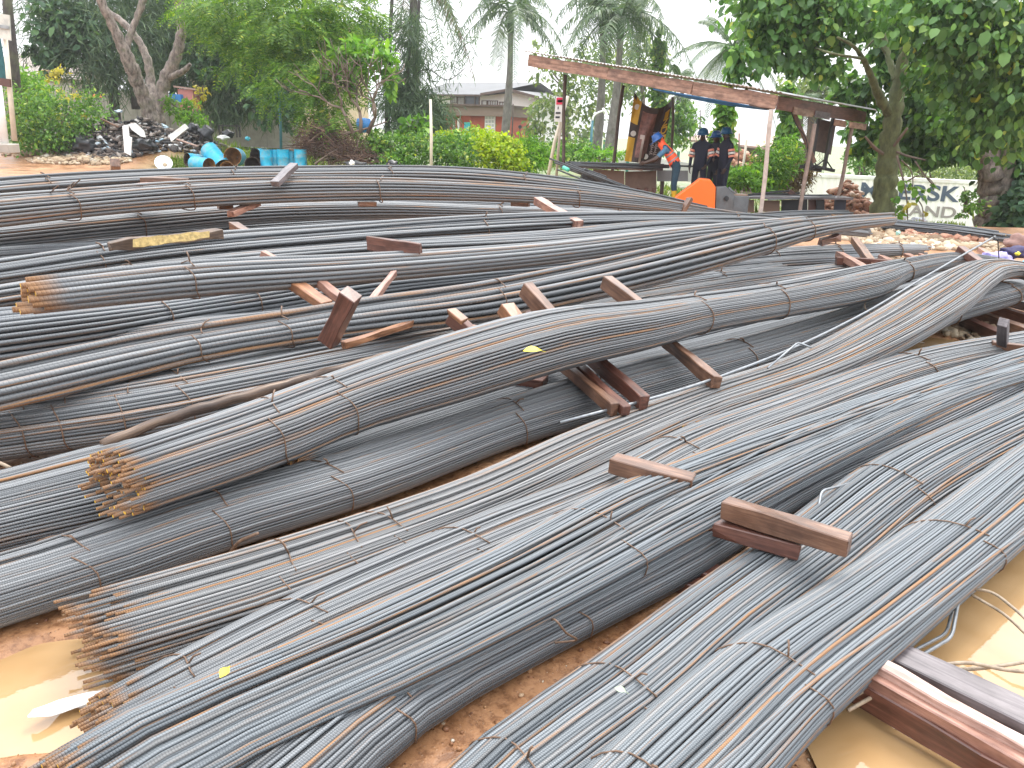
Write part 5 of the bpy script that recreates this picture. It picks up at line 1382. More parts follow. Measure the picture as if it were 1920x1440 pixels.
# brush pile
root = plant('brush_pile', aty(620, 300, 26.5), 'heap of dry brown brushwood and prunings behind the rear bundle', 'brush pile')
n = 2600
bl = blobs3([(610, 262, 44, 24, 27), (650, 290, 44, 20, 26.5), (580, 275, 20, 20, 27), (680, 300, 34, 14, 26), (600, 245, 26, 14, 27.5)])
P, O = crown_points(bl, n, 12, .3, .5)
D = RNG.normal(0, 1, (len(P), 3)) * np.array([1, 1, .7]); D /= np.linalg.norm(D, axis=1)[:, None]
S = np.cross(D, RNG.normal(0, 1, D.shape)); S /= np.linalg.norm(S, axis=1)[:, None]
L_ = RNG.uniform(.25, .9, (len(P), 1)); w = .022
V = np.stack([P, P + S * w, P + D * L_ + S * w * .4, P + D * L_], 1).reshape(-1, 3)
tag(link('twigs', quads_mesh('twigs', V, (np.arange(len(P)) * 4)[:, None] + np.array([[0, 1, 2, 3]]), [BRUSH]), root), kind='stuff')
for pts in ([(590, 308, 26, 4), (612, 292, 26, 3.5), (632, 280, 26.2, 2.5)], [(655, 305, 26, 3), (668, 280, 26.2, 2.5), (672, 262, 26.2, 2)], [(640, 252, 26.5, 4), (690, 240, 26.5, 3), (725, 228, 26.5, 2)], [(690, 290, 26, 3), (715, 305, 25.8, 3)]):
    mb = MB(); limb_tube(mb, pts, 6); mb.build('branch', TWIG, root, smooth=True)

# grass
def grass(px0, px1, py0, py1, n, h, label=None, m=None):
    px = RNG.uniform(px0, px1, n); py = RNG.uniform(py0, py1, n)
    P = np.array([tuple(on_ground(a, b)) for a, b in zip(px[:n // 8], py[:n // 8])])
    P = np.repeat(P, 8, 0) + np.c_[RNG.normal(0, .18, (len(P) * 8, 2)), np.zeros(len(P) * 8)]
    k = len(P)
    P[:, 2] = ground_z(P[:, 0], P[:, 1])
    D = np.c_[RNG.normal(0, .4, (k, 2)), np.ones(k)]; D /= np.linalg.norm(D, axis=1)[:, None]
    S = np.c_[RNG.normal(0, 1, (k, 2)), np.zeros(k)]; S /= np.linalg.norm(S, axis=1)[:, None]
    L_ = h * RNG.uniform(.4, 1.3, (k, 1)); w = .03
    V = np.stack([P - S * w, P + S * w, P + D * L_], 1).reshape(-1, 3)
    o = link('grass', quads_mesh('grass', V, (np.arange(k) * 3)[:, None] + np.array([[0, 1, 2]]), [m or GRASS]))
    return tag(o, kind='stuff')
grass(400, 660, 245, 312, 5200, .32)
grass(1585, 1660, 397, 410, 700, .12)
grass(960, 1240, 286, 320, 3000, .35)
grass(1230, 1500, 350, 400, 1800, .3)
grass(1690, 1800, 410, 425, 600, .12)
grass(310, 400, 300, 322, 700, .2)

# ------------------------------------------------------------------ far side: road, wall, buildings
def road():
    P = [aty(px, py, Y) for (px, py, Y) in ((860, 283, 62), (1010, 283, 60), (1110, 294, 56), (1250, 306, 52), (1400, 318, 48))]
    mb = MB()
    L_ = [p + Vector((0, 4.5, 0)) for p in P]
    for p in P + L_:
        p.z = gz(p.x, p.y) + .03
    n = len(P)
    mb.v = [tuple(p) for p in P + L_]
    for i in range(n - 1): mb.f.append((i, i + 1, n + i + 1, n + i)); mb.m.append(0)
    tag(mb.build('road', ROAD), kind='structure')
road()

# compound wall with green posts
def compound_wall():
    y0 = 72
    a = aty(958, 262, y0); b = aty(1420, 278, y0 - 6)
    root = thing('compound_wall', tuple((a + b) / 2), 'long white compound wall with green posts beyond the road', 'wall')
    a.z = gz(a.x, a.y) - .1; b.z = gz(b.x, b.y) - .1
    mb = MB(); h = 1.5
    mb.beam(a + Vector((0, 0, h / 2)), b + Vector((0, 0, h / 2)), .2, h); mb.build('wall_face', WALL_WHITE, root)
    n = 11
    for i in range(n):
        p = a.lerp(b, i / (n - 1))
        mb = MB(); mb.box(p + Vector((0, -.12, 1.15)), .22, .22, 2.3); mb.build('post', GREEN_P, root)
compound_wall()

def window_at(root, c, w, h, R, m=None, frame_m=None, thick=.08, mull=1):
    mb = MB(); f = .07
    mb.box(c + R @ Vector((0, 0, h / 2 + f / 2)), w + 2 * f, thick, f, R); mb.box(c + R @ Vector((0, 0, -h / 2 - f / 2)), w + 2 * f, thick, f, R)
    for sx in [-w / 2 - f / 2, w / 2 + f / 2]: mb.box(c + R @ Vector((sx, 0, 0)), f, thick, h, R)
    for i in range(mull): mb.box(c + R @ Vector((-w / 2 + w * (i + 1) / (mull + 1), .02, 0)), f * .7, thick * .5, h, R)
    win = mb.build('window', frame_m or ROOF_DARK, root)
    mb = MB(); mb.box(c + R @ Vector((0, .05, 0)), w, .03, h, R); mb.build('pane', m or GLASS, win)
    return win

def building():
    Y = 78
    s = Y / F_PX
    L0 = aty(800, 262, Y + 3); R0 = aty(995, 262, Y - 3)
    ax = (R0 - L0).normalized(); ax.z = 0; ax.normalize()
    R = Matrix((ax, Vector((-ax.y, ax.x, 0)), Vector((0, 0, 1)))).transposed()
    back = Vector((-ax.y, ax.x, 0))
    base = L0.copy(); base.z = gz(L0.x, L0.y) - .2
    root = thing('white_building', tuple(base), 'white two-storey building with grey hipped roof behind the red shopfronts', 'building')
    length = (R0 - L0).length
    top = aty(870, 178, Y).z
    mb = MB()
    mb.box(base + ax * length / 2 + back * 5 + Vector((0, 0, (top - base.z) / 2)), length, 10, top - base.z, R); mb.build('wall', WALL_WHITE, root)
    # roof: long slope facing us on the left, gable facing us on the right
    eave = top + .05; ridge = aty(900, 158, Y + 5).z + .2
    x0, xg0, xg1 = -1.0, length * .58, length + 1.2
    pt = lambda x, y, z: base + ax * x + back * y + Vector((0, 0, z - base.z))
    mb = MB()
    mb.add([pt(x0, -.8, eave), pt(xg0, -.8, eave), pt(xg0 + 3, 5, ridge), pt(x0, 5, ridge), pt(x0, 10.8, eave), pt(xg0 + 3, 10.8, eave), pt(xg0 + 3, 5.2, ridge - .02),
            pt(x0, -.8, eave - .18), pt(xg0, -.8, eave - .18)],
           [(0, 1, 2, 3), (3, 2, 5, 4), (7, 8, 1, 0)])
    xm = (xg0 + xg1) / 2
    mb.add([pt(xg0, -.9, eave), pt(xm, -.9, ridge - 1.0), pt(xg1, -.9, eave - .25), pt(xg0 + .4, 5, eave + .3), pt(xm, 6, ridge - .9), pt(xg1, 6, eave - .2)], [(0, 1, 4, 3), (1, 2, 5, 4)])
    mb.build('roof', ROOF_GREY, root)
    mb = MB()
    mb.add([pt(xg0 + .4, -.02, eave - .6), pt(xg1 - .9, -.02, eave - .6), pt(xg1 - .9, -.02, eave - .1), pt(xm, -.02, ridge - 1.2), pt(xg0 + .4, -.02, eave - .02)], [(0, 1, 2, 3, 4)])
    mb.build('gable', WALL_WHITE, root)
    mb = MB()
    mb.beam(pt(xg0, -.95, eave), pt(xm, -.95, ridge - 1.0), .1, .22); mb.beam(pt(xm, -.95, ridge - 1.0), pt(xg1, -.95, eave - .25), .1, .22)
    mb.beam(pt(x0, -.86, eave - .1), pt(xg0, -.86, eave - .1), .1, .12)
    mb.build('bargeboard', ROOF_DARK, root)
    for (px, py, w, h, mull, g) in ((834, 186, 12, 9, 2, None), (853, 188, 12, 11, 2, None), (877, 187, 20, 13, 0, 'dark'), (895, 189, 8, 12, 0, 'dark'), (914, 194, 9, 7, 0, None), (935, 196, 19, 9, 3, None), (966, 202, 20, 14, 3, None)):
        c = aty(px, py, Y); t_ = (c - base).dot(ax)
        c = base + ax * t_ - back * .06 + Vector((0, 0, c.z - base.z))
        window_at(root, c, w * s, h * s, R, GLASS if g else plain('louvre_glass', (.42, .42, .42), .3, .25, 3), None, .1, mull)
building()

def shopfronts():
    Y = 70; s = Y / F_PX
    a = aty(815, 262, Y + 1); b = aty(955, 268, Y - 2)
    ax = (b - a); ax.z = 0; ln = ax.length; ax.normalize(); back = Vector((-ax.y, ax.x, 0))
    R = Matrix((ax, back, Vector((0, 0, 1)))).transposed()
    base = a.copy(); base.z = gz(a.x, a.y) - .3
    root = thing('shop_row', tuple(base), 'low row of red-orange shopfronts with brown fascia before the white building', 'building')
    ztop = aty(900, 218, Y).z; zfas = aty(900, 200, Y).z
    mb = MB(); mb.box(base + ax * ln / 2 + back * 2 + Vector((0, 0, (ztop - base.z) / 2)), ln, 4, ztop - base.z, R); mb.build('wall', WALL_RED, root)
    mb = MB(); mb.box(base + ax * ln / 2 + back * 1.6 + Vector((0, 0, (ztop + zfas) / 2 - base.z)), ln + .6, 4.6, zfas - ztop, R); mb.build('fascia', WALL_TAN, root)
    mb = MB(); mb.box(base + ax * ln / 2 + back * 1.5 + Vector((0, 0, zfas + .06 - base.z)), ln + .9, 5, .12, R); mb.build('roof', ROOF_DARK, root)
    def panel(name, px0, px1, py0, py1, m, th=.1, off=.05):
        c0 = aty(px0, py0, Y); c1 = aty(px1, py1, Y)
        x0, x1 = (c0 - base).dot(ax), (c1 - base).dot(ax)
        mb = MB(); mb.box(base + ax * (x0 + x1) / 2 - back * off + Vector((0, 0, (c0.z + c1.z) / 2 - base.z)), x1 - x0, th, abs(c0.z - c1.z), R)
        return mb.build(name, m, root)
    panel('door', 874, 887, 229, 262, TEAL)
    panel('door', 822, 828, 228, 262, TEAL)
    panel('pillar', 848, 852, 224, 262, WALL_WHITE, .2, .1); panel('pillar', 859, 863, 222, 262, WALL_WHITE, .2, .1)
    for i in range(12): panel('wall_rib', 889 + i * 2.6, 890 + i * 2.6, 219, 262, WALL_RED, .06, .04)
    gate = panel('louvre_gate', 922, 944, 217, 264, WHITE_P, .1, .08)
    for r in range(6):
        for cI in range(3):
            c = aty(926 + cI * 7, 222 + r * 7, Y); x = (c - base).dot(ax)
            mb = MB(); mb.box(base + ax * x - back * .14 + Vector((0, 0, c.z - base.z)), 4.4 * s, .03, 4.2 * s, R); mb.build('pane', plain('gate_glass', (.42, .43, .45), .3, .2, 3) if r + cI == 0 else bpy.data.materials['gate_glass'], gate)
    tx = text_mesh('shop_lettering', 'SHOP', .3) if False else None
shopfronts()

def right_house():
    Y = 62; s = Y / F_PX
    a = aty(1300, 300, Y + 2); b = aty(1470, 312, Y - 2)
    ax = (b - a); ax.z = 0; ln = ax.length; ax.normalize(); back = Vector((-ax.y, ax.x, 0))
    R = Matrix((ax, back, Vector((0, 0, 1)))).transposed()
    base = a.copy(); base.z = min(gz(a.x, a.y), gz(b.x, b.y)) - .3
    root = thing('low_house', tuple(base), 'low house with rusty brown roof behind the workers', 'building')
    e = aty(1380, 272, Y).z; r = aty(1350, 240, Y).z
    mb = MB(); mb.box(base + ax * ln / 2 + back * 4 + Vector((0, 0, (e - base.z) / 2)), ln, 8, e - base.z, R); mb.build('wall', WALL_TAN, root)
    pt = lambda x, y, z: base + ax * x + back * y + Vector((0, 0, z - base.z))
    mb = MB(); mb.add([pt(-.6, -.7, e + .3), pt(ln + .6, -.7, e - .2), pt(ln - .6, 4, r - .6), pt(.4, 4, r + .2), pt(-.6, 8.6, e), pt(ln + .6, 8.6, e - .3), pt(-.6, -.7, e + .15), pt(ln + .6, -.7, e - .35)], [(0, 1, 2, 3), (3, 2, 5, 4), (6, 7, 1, 0)]); mb.build('roof', ROOF_RUST, root)
    for px in (1372, 1392, 1412, 1432):
        c = aty(px, 282, Y); x = (c - base).dot(ax)
        window_at(root, pt(x, -.06, aty(px, 285, Y).z - .3), 12 * s, 9 * s, R, None, None, .08, 1)
    root2 = thing('red_dirt_bank', tuple(aty(1395, 320, 40)), 'bank of orange earth and rubble behind the workers', 'rubble heap')
    n = 420
    P, _ = crown_points(blobs3([(1388, 312, 34, 22, 40), (1370, 300, 22, 18, 41), (1410, 320, 30, 20, 40)]), n, 14, .3, .5)
    o = stones('rubble', P, RNG.uniform(.08, .32, len(P)), BRICKBIT, .7, 'stuff'); o.parent = root2; o.matrix_parent_inverse = Matrix.Translation(-Vector(root2.location))
right_house()

# ------------------------------------------------------------------ lettering
def text_mesh(body, size, extrude=.01, bold=0.0, m=None):
    cu = bpy.data.curves.new('lettering', 'FONT'); cu.body = body; cu.size = size; cu.extrude = extrude; cu.offset = bold
    cu.align_x = 'LEFT'
    o = bpy.data.objects.new('lettering', cu); COL.objects.link(o)
    bpy.context.view_layer.update()
    me = bpy.data.meshes.new_from_object(o.evaluated_get(bpy.context.evaluated_depsgraph_get()))
    bpy.data.objects.remove(o); bpy.data.curves.remove(cu)
    me.materials.clear()
    if m: me.materials.append(m)
    return me
def place_text(name, me, parent, corner, xdir, zdir, width=None, height=None):
    co = np.zeros(len(me.vertices) * 3); me.vertices.foreach_get('co', co); co = co.reshape(-1, 3)
    lo, hi = co.min(0), co.max(0)
    sx = width / (hi[0] - lo[0]) if width else 1; sy = height / (hi[1] - lo[1]) if height else sx
    X, Z = Vector(xdir).normalized(), Vector(zdir).normalized(); Nn = X.cross(Z)
    out = np.array(corner)[None] + np.outer((co[:, 0] - lo[0]) * sx, X) + np.outer((co[:, 1] - lo[1]) * sy, Z) + np.outer(co[:, 2], Nn)
    me.vertices.foreach_set('co', out.astype(np.float32).ravel()); me.update()
    me.name = name
    return link(name, me, parent)

# ------------------------------------------------------------------ lettered container
def container():
    YL, YR = 37.5, 35.5
    tl = aty(1512, 319, YL); tr = aty(1905, 350, YR)
    ax = (tr - tl); ax.z = 0; ln = ax.length; ax.normalize(); back = Vector((-ax.y, ax.x, 0))
    R = Matrix((ax, back, Vector((0, 0, 1)))).transposed()
    H = 2.6
    zt = (tl.z + tr.z) / 2
    base = Vector((tl.x, tl.y, zt - H))
    root = thing('shipping_container', tuple(base), 'dirty white shipping container lettered in grey behind the mossy tree', 'shipping container')
    pt = lambda x, y, z: base + ax * x + back * y + Vector((0, 0, z))
    mb = MB(); mb.add([pt(0, .06, .1), pt(ln, .06, .1), pt(ln, 2.4, .1), pt(0, 2.4, .1), pt(0, .06, H - .05), pt(ln, .06, H - .05), pt(ln, 2.4, H - .05), pt(0, 2.4, H - .05)], [(0, 1, 5, 4), (1, 2, 6, 5), (2, 3, 7, 6), (3, 0, 4, 7), (4, 5, 6, 7), (0, 3, 2, 1)])
    mb.build('body', CONTAINER, root)
    # corrugated side
    mb = MB(); per = .28; xs = []; i = 0; x = 0
    prof = [(0, 0), (.09, 0), (.14, .024), (.23, .024)]
    while x < ln - per:
        for (dx, dy) in prof: xs.append((x + dx, dy))
        x += per
    for k in range(len(xs) - 1):
        (x0, y0), (x1, y1) = xs[k], xs[k + 1]
        mb.add([pt(x0, y0, .12), pt(x1, y1, .12), pt(x1, y1, H - .12), pt(x0, y0, H - .12)], [(0, 1, 2, 3)])
    mb.build('side_panel', CONTAINER, root)
    mb = MB(); mb.beam(pt(0, .02, H - .06), pt(ln, .02, H - .06), .12, .14); mb.build('top_rail', WHITE_DIRTY, root)
    mb = MB(); mb.beam(pt(0, .02, .06), pt(ln, .02, .06), .12, .16); mb.build('bottom_rail', WHITE_DIRTY, root)
    for x in (.06, ln - .06):
        mb = MB(); mb.box(pt(x, .02, H / 2), .16, .16, H - .02, R); mb.build('corner_post', WHITE_DIRTY, root)
    def on_side(px, py):
        d = ray(px, py); t_ = (base - CAM).dot(back) / d.dot(back); p = CAM + d * t_
        return (p - base).dot(ax), p.z - base.z
    xa, za = on_side(1612, 366); xb, zb = on_side(1796, 386)
    me = text_mesh('MAERSK', 1.0, .006, .028, LETTER_GREY)
    zt_, _ = on_side(1612, 338)[1], 0
    place_text('lettering', me, root, pt(xa, -.012, (za + zb) / 2 + .02), ax, (0, 0, 1), xb - xa, .70)
    xa2, za2 = on_side(1622, 396); xb2, zb2 = on_side(1790, 410)
    me = text_mesh('SEALAND', 1.0, .006, .02, LETTER_FADED)
    place_text('lettering', me, root, pt(xa2, -.012, (za2 + zb2) / 2 - .05), ax, (0, 0, 1), xb2 - xa2, .50)
container()

# heap of orange rubble before the container
def rubble_heap():
    c = aty(1580, 400, 24); c.z = gz(c.x, c.y)
    root = thing('rubble_heap', tuple(c), 'heap of orange-brown broken brick before the container', 'rubble heap')
    n = 1300
    u = RNG.random(n); th = RNG.uniform(0, 6.28, n)
    r = np.sqrt(u)
    h = .58 - c.z
    x = c.x + 1.5 * r * np.cos(th); y = c.y + 1.3 * r * np.sin(th)
    z = c.z + h * (1 - r) ** .75 + RNG.normal(0, .05, n)
    s = RNG.uniform(.04, .15, n)
    o = stones('rubble', np.stack([x, y, z], 1), s, BRICKBIT, .6, 'stuff'); o.parent = root; o.matrix_parent_inverse = Matrix.Translation(-c)
    mb = MB(); nn = 14
    mb.lathe([(1.6, -.3), (1.15, h * .3), (.7, h * .55), (.3, h * .78), (.02, h * .88)], c, None, 18)
    mb.build('core', BRICKBIT, root)
rubble_heap()

# ------------------------------------------------------------------ shed
def shed():
    A = aty(991, 113, 20.5); B = aty(1456, 191, 17.0); Cc = aty(1626, 219, 20.6)
    root = thing('open_shed', (B.x - 2, B.y + 2, 0), 'open timber shed with sloping sheet roof over the workers', 'shed')
    D = A + Cc - B
    dAB = (B - A).normalized(); dBC = (Cc - B).normalized()
    nrm = dAB.cross(dBC).normalized()
    if nrm.z < 0: nrm = -nrm
    # fascia boards
    def board(p, q, w, t, m, name, off=0, roll=0):
        return timber(None, p + nrm * off, q + nrm * off, w, t, m, roll, parent=root, name=name, rough=.006)
    mid1 = A.lerp(B, .36); mid2 = A.lerp(B, .70)
    e_ = dAB * .004
    board(A, mid1 - e_, .035, .25, WOOD_FASCIA, 'fascia_board'); board(mid1 + e_, mid2 - e_, .035, .26, WOOD_FASCIA, 'fascia_board', -.005); board(mid2 + e_, B, .035, .27, WOOD_FASCIA, 'fascia_board', -.01)
    board(B + dBC * .06, B.lerp(Cc, .98), .035, .26, WOOD_RED, 'side_board', -.02)
    for f, w in ((.16, .2), (.38, .16), (.60, .14), (.78, .22)):
        p = B.lerp(Cc, f) - Vector((0, 0, .12 + .12 * (f > .5)))
        q = B.lerp(Cc, min(1, f + w)) - Vector((0, 0, .13 + .12 * (f > .5)))
        o = Vector((0, -.04 - .01 * f, 0))
        timber(None, p + o, q + o, .025, .14, [WOOD_PANEL, WOOD_GREY, WOOD_FASCIA, WOOD_PALE][int(f * 4.9) % 4], 0, parent=root, name='patch_board')
    # roof sheets, corrugated, laid side by side down the slope
    ns = 7
    Aw = A - dAB * .10 + nrm * .19 - dBC * .12; ln = (B - A).length + .2; dp = (Cc - B).length + .25
    for i in range(ns):
        x0, x1 = ln * i / ns, ln * (i + 1) / ns + .03
        lift = .006 * (i % 2)
        mb = MB(); k = int((x1 - x0) / .045)
        pts = []
        for j in range(k + 1):
            xx = x0 + (x1 - x0) * j / k
            hgt = .014 * math.cos(j * math.pi) + lift
            pts.append((Aw + dAB * xx + nrm * hgt, Aw + dAB * xx + dBC * dp + nrm * hgt))
        o = len(mb.v)
        for p, q in pts: mb.v += [tuple(p), tuple(q), tuple(p + nrm * .004), tuple(q + nrm * .004)]
        for j in range(k):
            a = 4 * j
            mb.f += [(a, a + 4, a + 5, a + 1), (a + 2, a + 3, a + 7, a + 6), (a, a + 2, a + 6, a + 4)]; mb.m += [0, 0, 0]
        mb.build('roof_sheet', ROOF_SHEET, root)
    # purlins
    for f in (.2, .5, .8):
        p = A + dBC * dp * f; q = B + dBC * dp * f
        timber(None, p + nrm * .08, q + nrm * .08, .05, .09, WOOD_BROWN, 0, parent=root, name='purlin')
    # blue sheet hanging under the front edge
    p, q = A.lerp(B, .55) - nrm * .17, A.lerp(B, .97) - nrm * .17
    mb = MB(); n_ = 8
    for i in range(n_):
        a_, b_ = p.lerp(q, i / n_), p.lerp(q, (i + 1) / n_)
        s0, s1 = .02 + .05 * math.sin(i / n_ * 3.1), .02 + .05 * math.sin((i + 1) / n_ * 3.1)
        inn = dBC * .16
        mb.add([a_ + inn * .1, b_ + inn * .1, b_ + inn - Vector((0, 0, s1)), a_ + inn - Vector((0, 0, s0)), a_ + inn * .1 + nrm * .02, b_ + inn * .1 + nrm * .02], [(0, 1, 2, 3), (0, 4, 5, 1)])
    mb.build('blue_sheet', BLUE_TARP, root)
    # posts
    def post(px0, py0, px1, py1, Y, d, m, z=None):
        b = aty(px0, py0, Y); t_ = aty(px1, py1, Y)
        b = b + (b - t_) * .12
        mb = MB(); pts = [b.lerp(t_, s) + Vector((.012 * math.sin(s * 7 + px0), .01 * math.cos(s * 5), 0)) for s in np.linspace(0, 1, 8)]
        mb.tube(pts, [d * Y / F_PX / 2 * (1 + .06 * math.sin(i * 2.3)) for i in range(8)], 8)
        return mb.build('post', m, root, smooth=True)
    post(1425, 410, 1447, 205, 17.0, 8, POST_PALE)
    post(1497, 412, 1527, 232, 18.2, 7.5, POST_WOOD)
    post(1563, 408, 1599, 236, 20.0, 7, POST_WOOD)
    post(1150, 305, 1168, 160, 21.5, 6, POST_DARK)
    post(1056, 300, 1059, 140, 20.6, 6, POST_DARK)
    post(1260, 290, 1262, 182, 23.5, 5, POST_DARK)
    # braces and a hung dark board with two angle frames
    timber(None, aty(1490, 215, 18.5), aty(1528, 305, 18.6), .04, .09, WOOD_BROWN, 0, parent=root, name='brace')
    timber(None, aty(1404, 196, 17.3), aty(1448, 206, 17.1), .05, .04, POST_DARK, 0, parent=root, name='batten')
shed()

def hung_frame(label, x0, x1, dx, Y):
    """a dark angle-iron frame hanging from the shed's right end"""
    root = thing('iron_hanger', tuple(aty((x0 + x1) / 2, 280, Y)), label, 'hanger', 'hangers under the shed roof')
    mb = MB()
    a, b = aty(x0 + dx, 222, Y), aty(x0, 318, Y)
    mb.beam(a, b, .06, .12); mb.build('upright', BLACK, root)
    mb = MB(); mb.beam(aty(x0 - 18, 312, Y - .25), aty(x0 + 18, 320, Y + .25), .08, .07); mb.build('foot_bar', BLACK, root)
    mb = MB(); mb.tube([aty(x0 - 16, 312, Y - .22), aty(x0 + 3, 298, Y), aty(x0 + 16, 318, Y + .22)], .018, 6); mb.build('strut', BLACK, root)
hung_frame('left one of two dark angle frames hung under the right end of the shed', 1520, 1530, 14, 19.2)
hung_frame('right one of two dark angle frames hung under the right end of the shed', 1545, 1560, 17, 19.4)
mb = MB(); c = [aty(1533, 222, 19.8), aty(1568, 230, 19.8), aty(1558, 290, 19.8), aty(1522, 282, 19.8)]
mb.add([*c, *[p + Vector((0, .05, 0)) for p in c]], [(0, 1, 2, 3), (7, 6, 5, 4), (0, 4, 5, 1), (1, 5, 6, 2), (2, 6, 7, 3), (3, 7, 4, 0)])
tag(mb.build('hanging_board', POST_DARK), 'dark board hanging behind the two frames at the right end of the shed', 'board')
mb = MB(); P, _ = smooth_path([tuple(aty(*p)) for p in ((1483, 208, 18.4), (1492, 232, 18.4), (1512, 262, 18.4), (1516, 290, 18.4), (1526, 246, 18.4))], 24)
mb.tube([Vector(p) for p in P], .012, 5); tag(mb.build('cable', BLACK, smooth=True), 'loose black cable looping down from the shed side', 'cable')

# banner
def banner():
    Y = 22.0
    root = thing('banner', tuple(aty(1215, 300, Y)), 'sagging brown printed banner with yellow edges hung under the shed', 'banner')
    nx, nz = 16, 14
    def pos(s, t_):
        # s across, t_ downward; the top edge sags between its two corners
        tlx, tly, trx, try_ = 1190, 172, 1263, 180
        blx, bly, brx, bry = 1171, 302, 1238, 310
        x = (tlx + (trx - tlx) * s) * (1 - t_) + (blx + (brx - blx) * s) * t_
        y = (tly + (try_ - tly) * s) * (1 - t_) + (bly + (bry - bly) * s) * t_
        y += 27 * (1 - (2 * s - 1) ** 2) ** .8 * (1 - t_) ** 2.2 if 0 < s < 1 else 0
        dep = Y + .10 * math.sin(s * 9 + t_ * 2) + .05 * math.sin(s * 17 + t_ * 5)
        return aty(x, y, dep)
    G = [[pos(i / nx, j / nz) for i in range(nx + 1)] for j in range(nz + 1)]
    def cells(name, test, m, off):
        mb = MB()
        for j in range(nz):
            for i in range(nx):
                if test((i + .5) / nx, (j + .5) / nz):
                    c = [G[j][i], G[j][i + 1], G[j + 1][i + 1], G[j + 1][i]]
                    o = Vector((0, -off, 0))
                    mb.add([p + o for p in c], [(0, 1, 2, 3)])
        bm = mb.build(name, m, root, smooth=True)
        return bm
    mb = MB()
    for j in range(nz + 1):
        for i in range(nx + 1): mb.v.append(tuple(G[j][i]))
    for j in range(nz):
        for i in range(nx):
            a = j * (nx + 1) + i; mb.f.append((a, a + 1, a + nx + 2, a + nx + 1)); mb.m.append(0)
    sh = mb.build('sheet', B_BROWN, root, smooth=True)
    cells('yellow_edge', lambda s, t_: s < .16 and t_ < .42 and not (s < .06 and t_ < .1), B_YELLOW, .006)
    cells('yellow_edge', lambda s, t_: s < .16 and t_ > .62, B_YELLOW, .006)
    cells('printed_picture', lambda s, t_: .24 < s < .62 - .25 * max(0, t_ - .5) and .12 < t_ < .95, B_PICT, .006)
    cells('white_streak', lambda s, t_: .30 < s - .10 * t_ + .02 < .38 and t_ > .55, B_WHITE, .009)
    def p3(s, t_): return pos(s, t_) + Vector((0, -.022, 0))
    # letters run down the banner's right edge, and smaller pale script beside them
    for k, ch in enumerate('INDE'):
        me = text_mesh(ch, 1.0, .003, .02, B_YELLOW)
        t0 = .16 + .13 * k
        c = p3(.88, t0); xd = (p3(.88, t0 + .1) - c); zd = (p3(.98, t0) - p3(.86, t0))
        place_text('lettering', me, root, c - zd.normalized() * .06, xd, zd, .20, .17)
    for k in range(2):
        pts = []
        for q in range(60):
            t_ = .50 + .0062 * q
            pts.append(p3(.79 - .11 * k + .035 * math.sin(q * 1.25 + k) * (1 + .5 * math.sin(q * .37)) , t_ + .006 * math.cos(q * 1.25)))
        mb = MB(); mb.tube(pts, .010, 5); mb.build('script_line', B_WHITE, root, smooth=True)
    for (s, t_) in ((.10, .15), (.12, .58), (.55, .9)):
        c = p3(s, t_)
        mb = MB(); mb.lathe([(.001, 0), (.07, .004), (.075, -.004)], c + Vector((0, -.006, 0)), Matrix.Rotation(math.pi / 2, 3, 'X'), 12); mb.build('eyelet_patch', WHITE_P, root)
banner()

# ------------------------------------------------------------------ workbench, machine, low bench
def bench():
    Y = 19.6
    root = thing('workbench', tuple(aty(1150, 360, Y)), 'rough timber workbench with plywood front where the worker bends', 'workbench')
    g = lambda px, py, y=Y: aty(px, py, y)
    def slab(name, c, m, dp=.03):
        mb = MB(); n_ = Vector((0, dp, 0)); mb.add([*c, *[p + n_ for p in c]], [(0, 1, 2, 3), (7, 6, 5, 4), (0, 4, 5, 1), (1, 5, 6, 2), (2, 6, 7, 3), (3, 7, 4, 0)]); return mb.build(name, m, root)
    slab('front_panel', [g(1112, 317), g(1171, 321), g(1171, 357), g(1112, 346)], WOOD_PANEL)
    slab('front_panel', [g(1172, 322), g(1231, 320), g(1231, 360), g(1172, 358)], plain('dark_ply', (.15, .10, .075), .7, .25, 5))
    slab('grey_board', [g(1232, 319, Y + .1), g(1290, 320, Y + .1), g(1290, 340, Y + .1), g(1232, 340, Y + .1)], plain('grey_ply', (.23, .235, .24), .7, .15, 4))
    timber(None, g(1060, 312), g(1240, 317), .5, .06, WOOD_GREY, 0, parent=root, name='bench_top')
    timber(None, g(1158, 316, Y - .3), g(1204, 319, Y - .3), .16, .03, WOOD_PANEL, 0, parent=root, name='loose_slat')
    for px in (1180, 1197, 1212, 1226): timber(None, g(px, 352), g(px - 2, 385), .09, .06, WOOD_RED, 0, parent=root, name='leg')
    timber(None, g(1242, 336, Y + .2), g(1239, 385, Y + .2), .08, .08, POST_DARK, 0, parent=root, name='leg')
bench()
def bar_stack(label, rows, m, y0, dy, y1=None):
    root = thing('bar_stack', tuple(aty(*rows[0][0], y0)), label, 'bars', 'bars laid out under the shed')
    for q, (a, b) in enumerate(rows):
        mb = MB(); mb.tube([aty(*a, y0 + dy * q), aty(*b, (y1 or y0) + dy * q)], .022, 6); mb.build('bar', m, root, smooth=True)
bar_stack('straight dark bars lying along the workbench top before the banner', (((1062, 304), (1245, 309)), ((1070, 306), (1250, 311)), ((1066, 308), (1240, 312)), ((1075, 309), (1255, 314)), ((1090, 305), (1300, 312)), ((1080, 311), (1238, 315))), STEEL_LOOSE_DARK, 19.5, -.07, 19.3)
bar_stack('thin bars slanting from the pile up to the workbench by the leaning signboard', (((1030, 297), (1200, 362)), ((1040, 305), (1190, 360)), ((1045, 318), (1130, 352)), ((1060, 305), (1180, 352)), ((1050, 312), (1215, 372)), ((1065, 312), (1150, 350))), STEEL_LOOSE_DARK, 18.4, .05, 17.2)
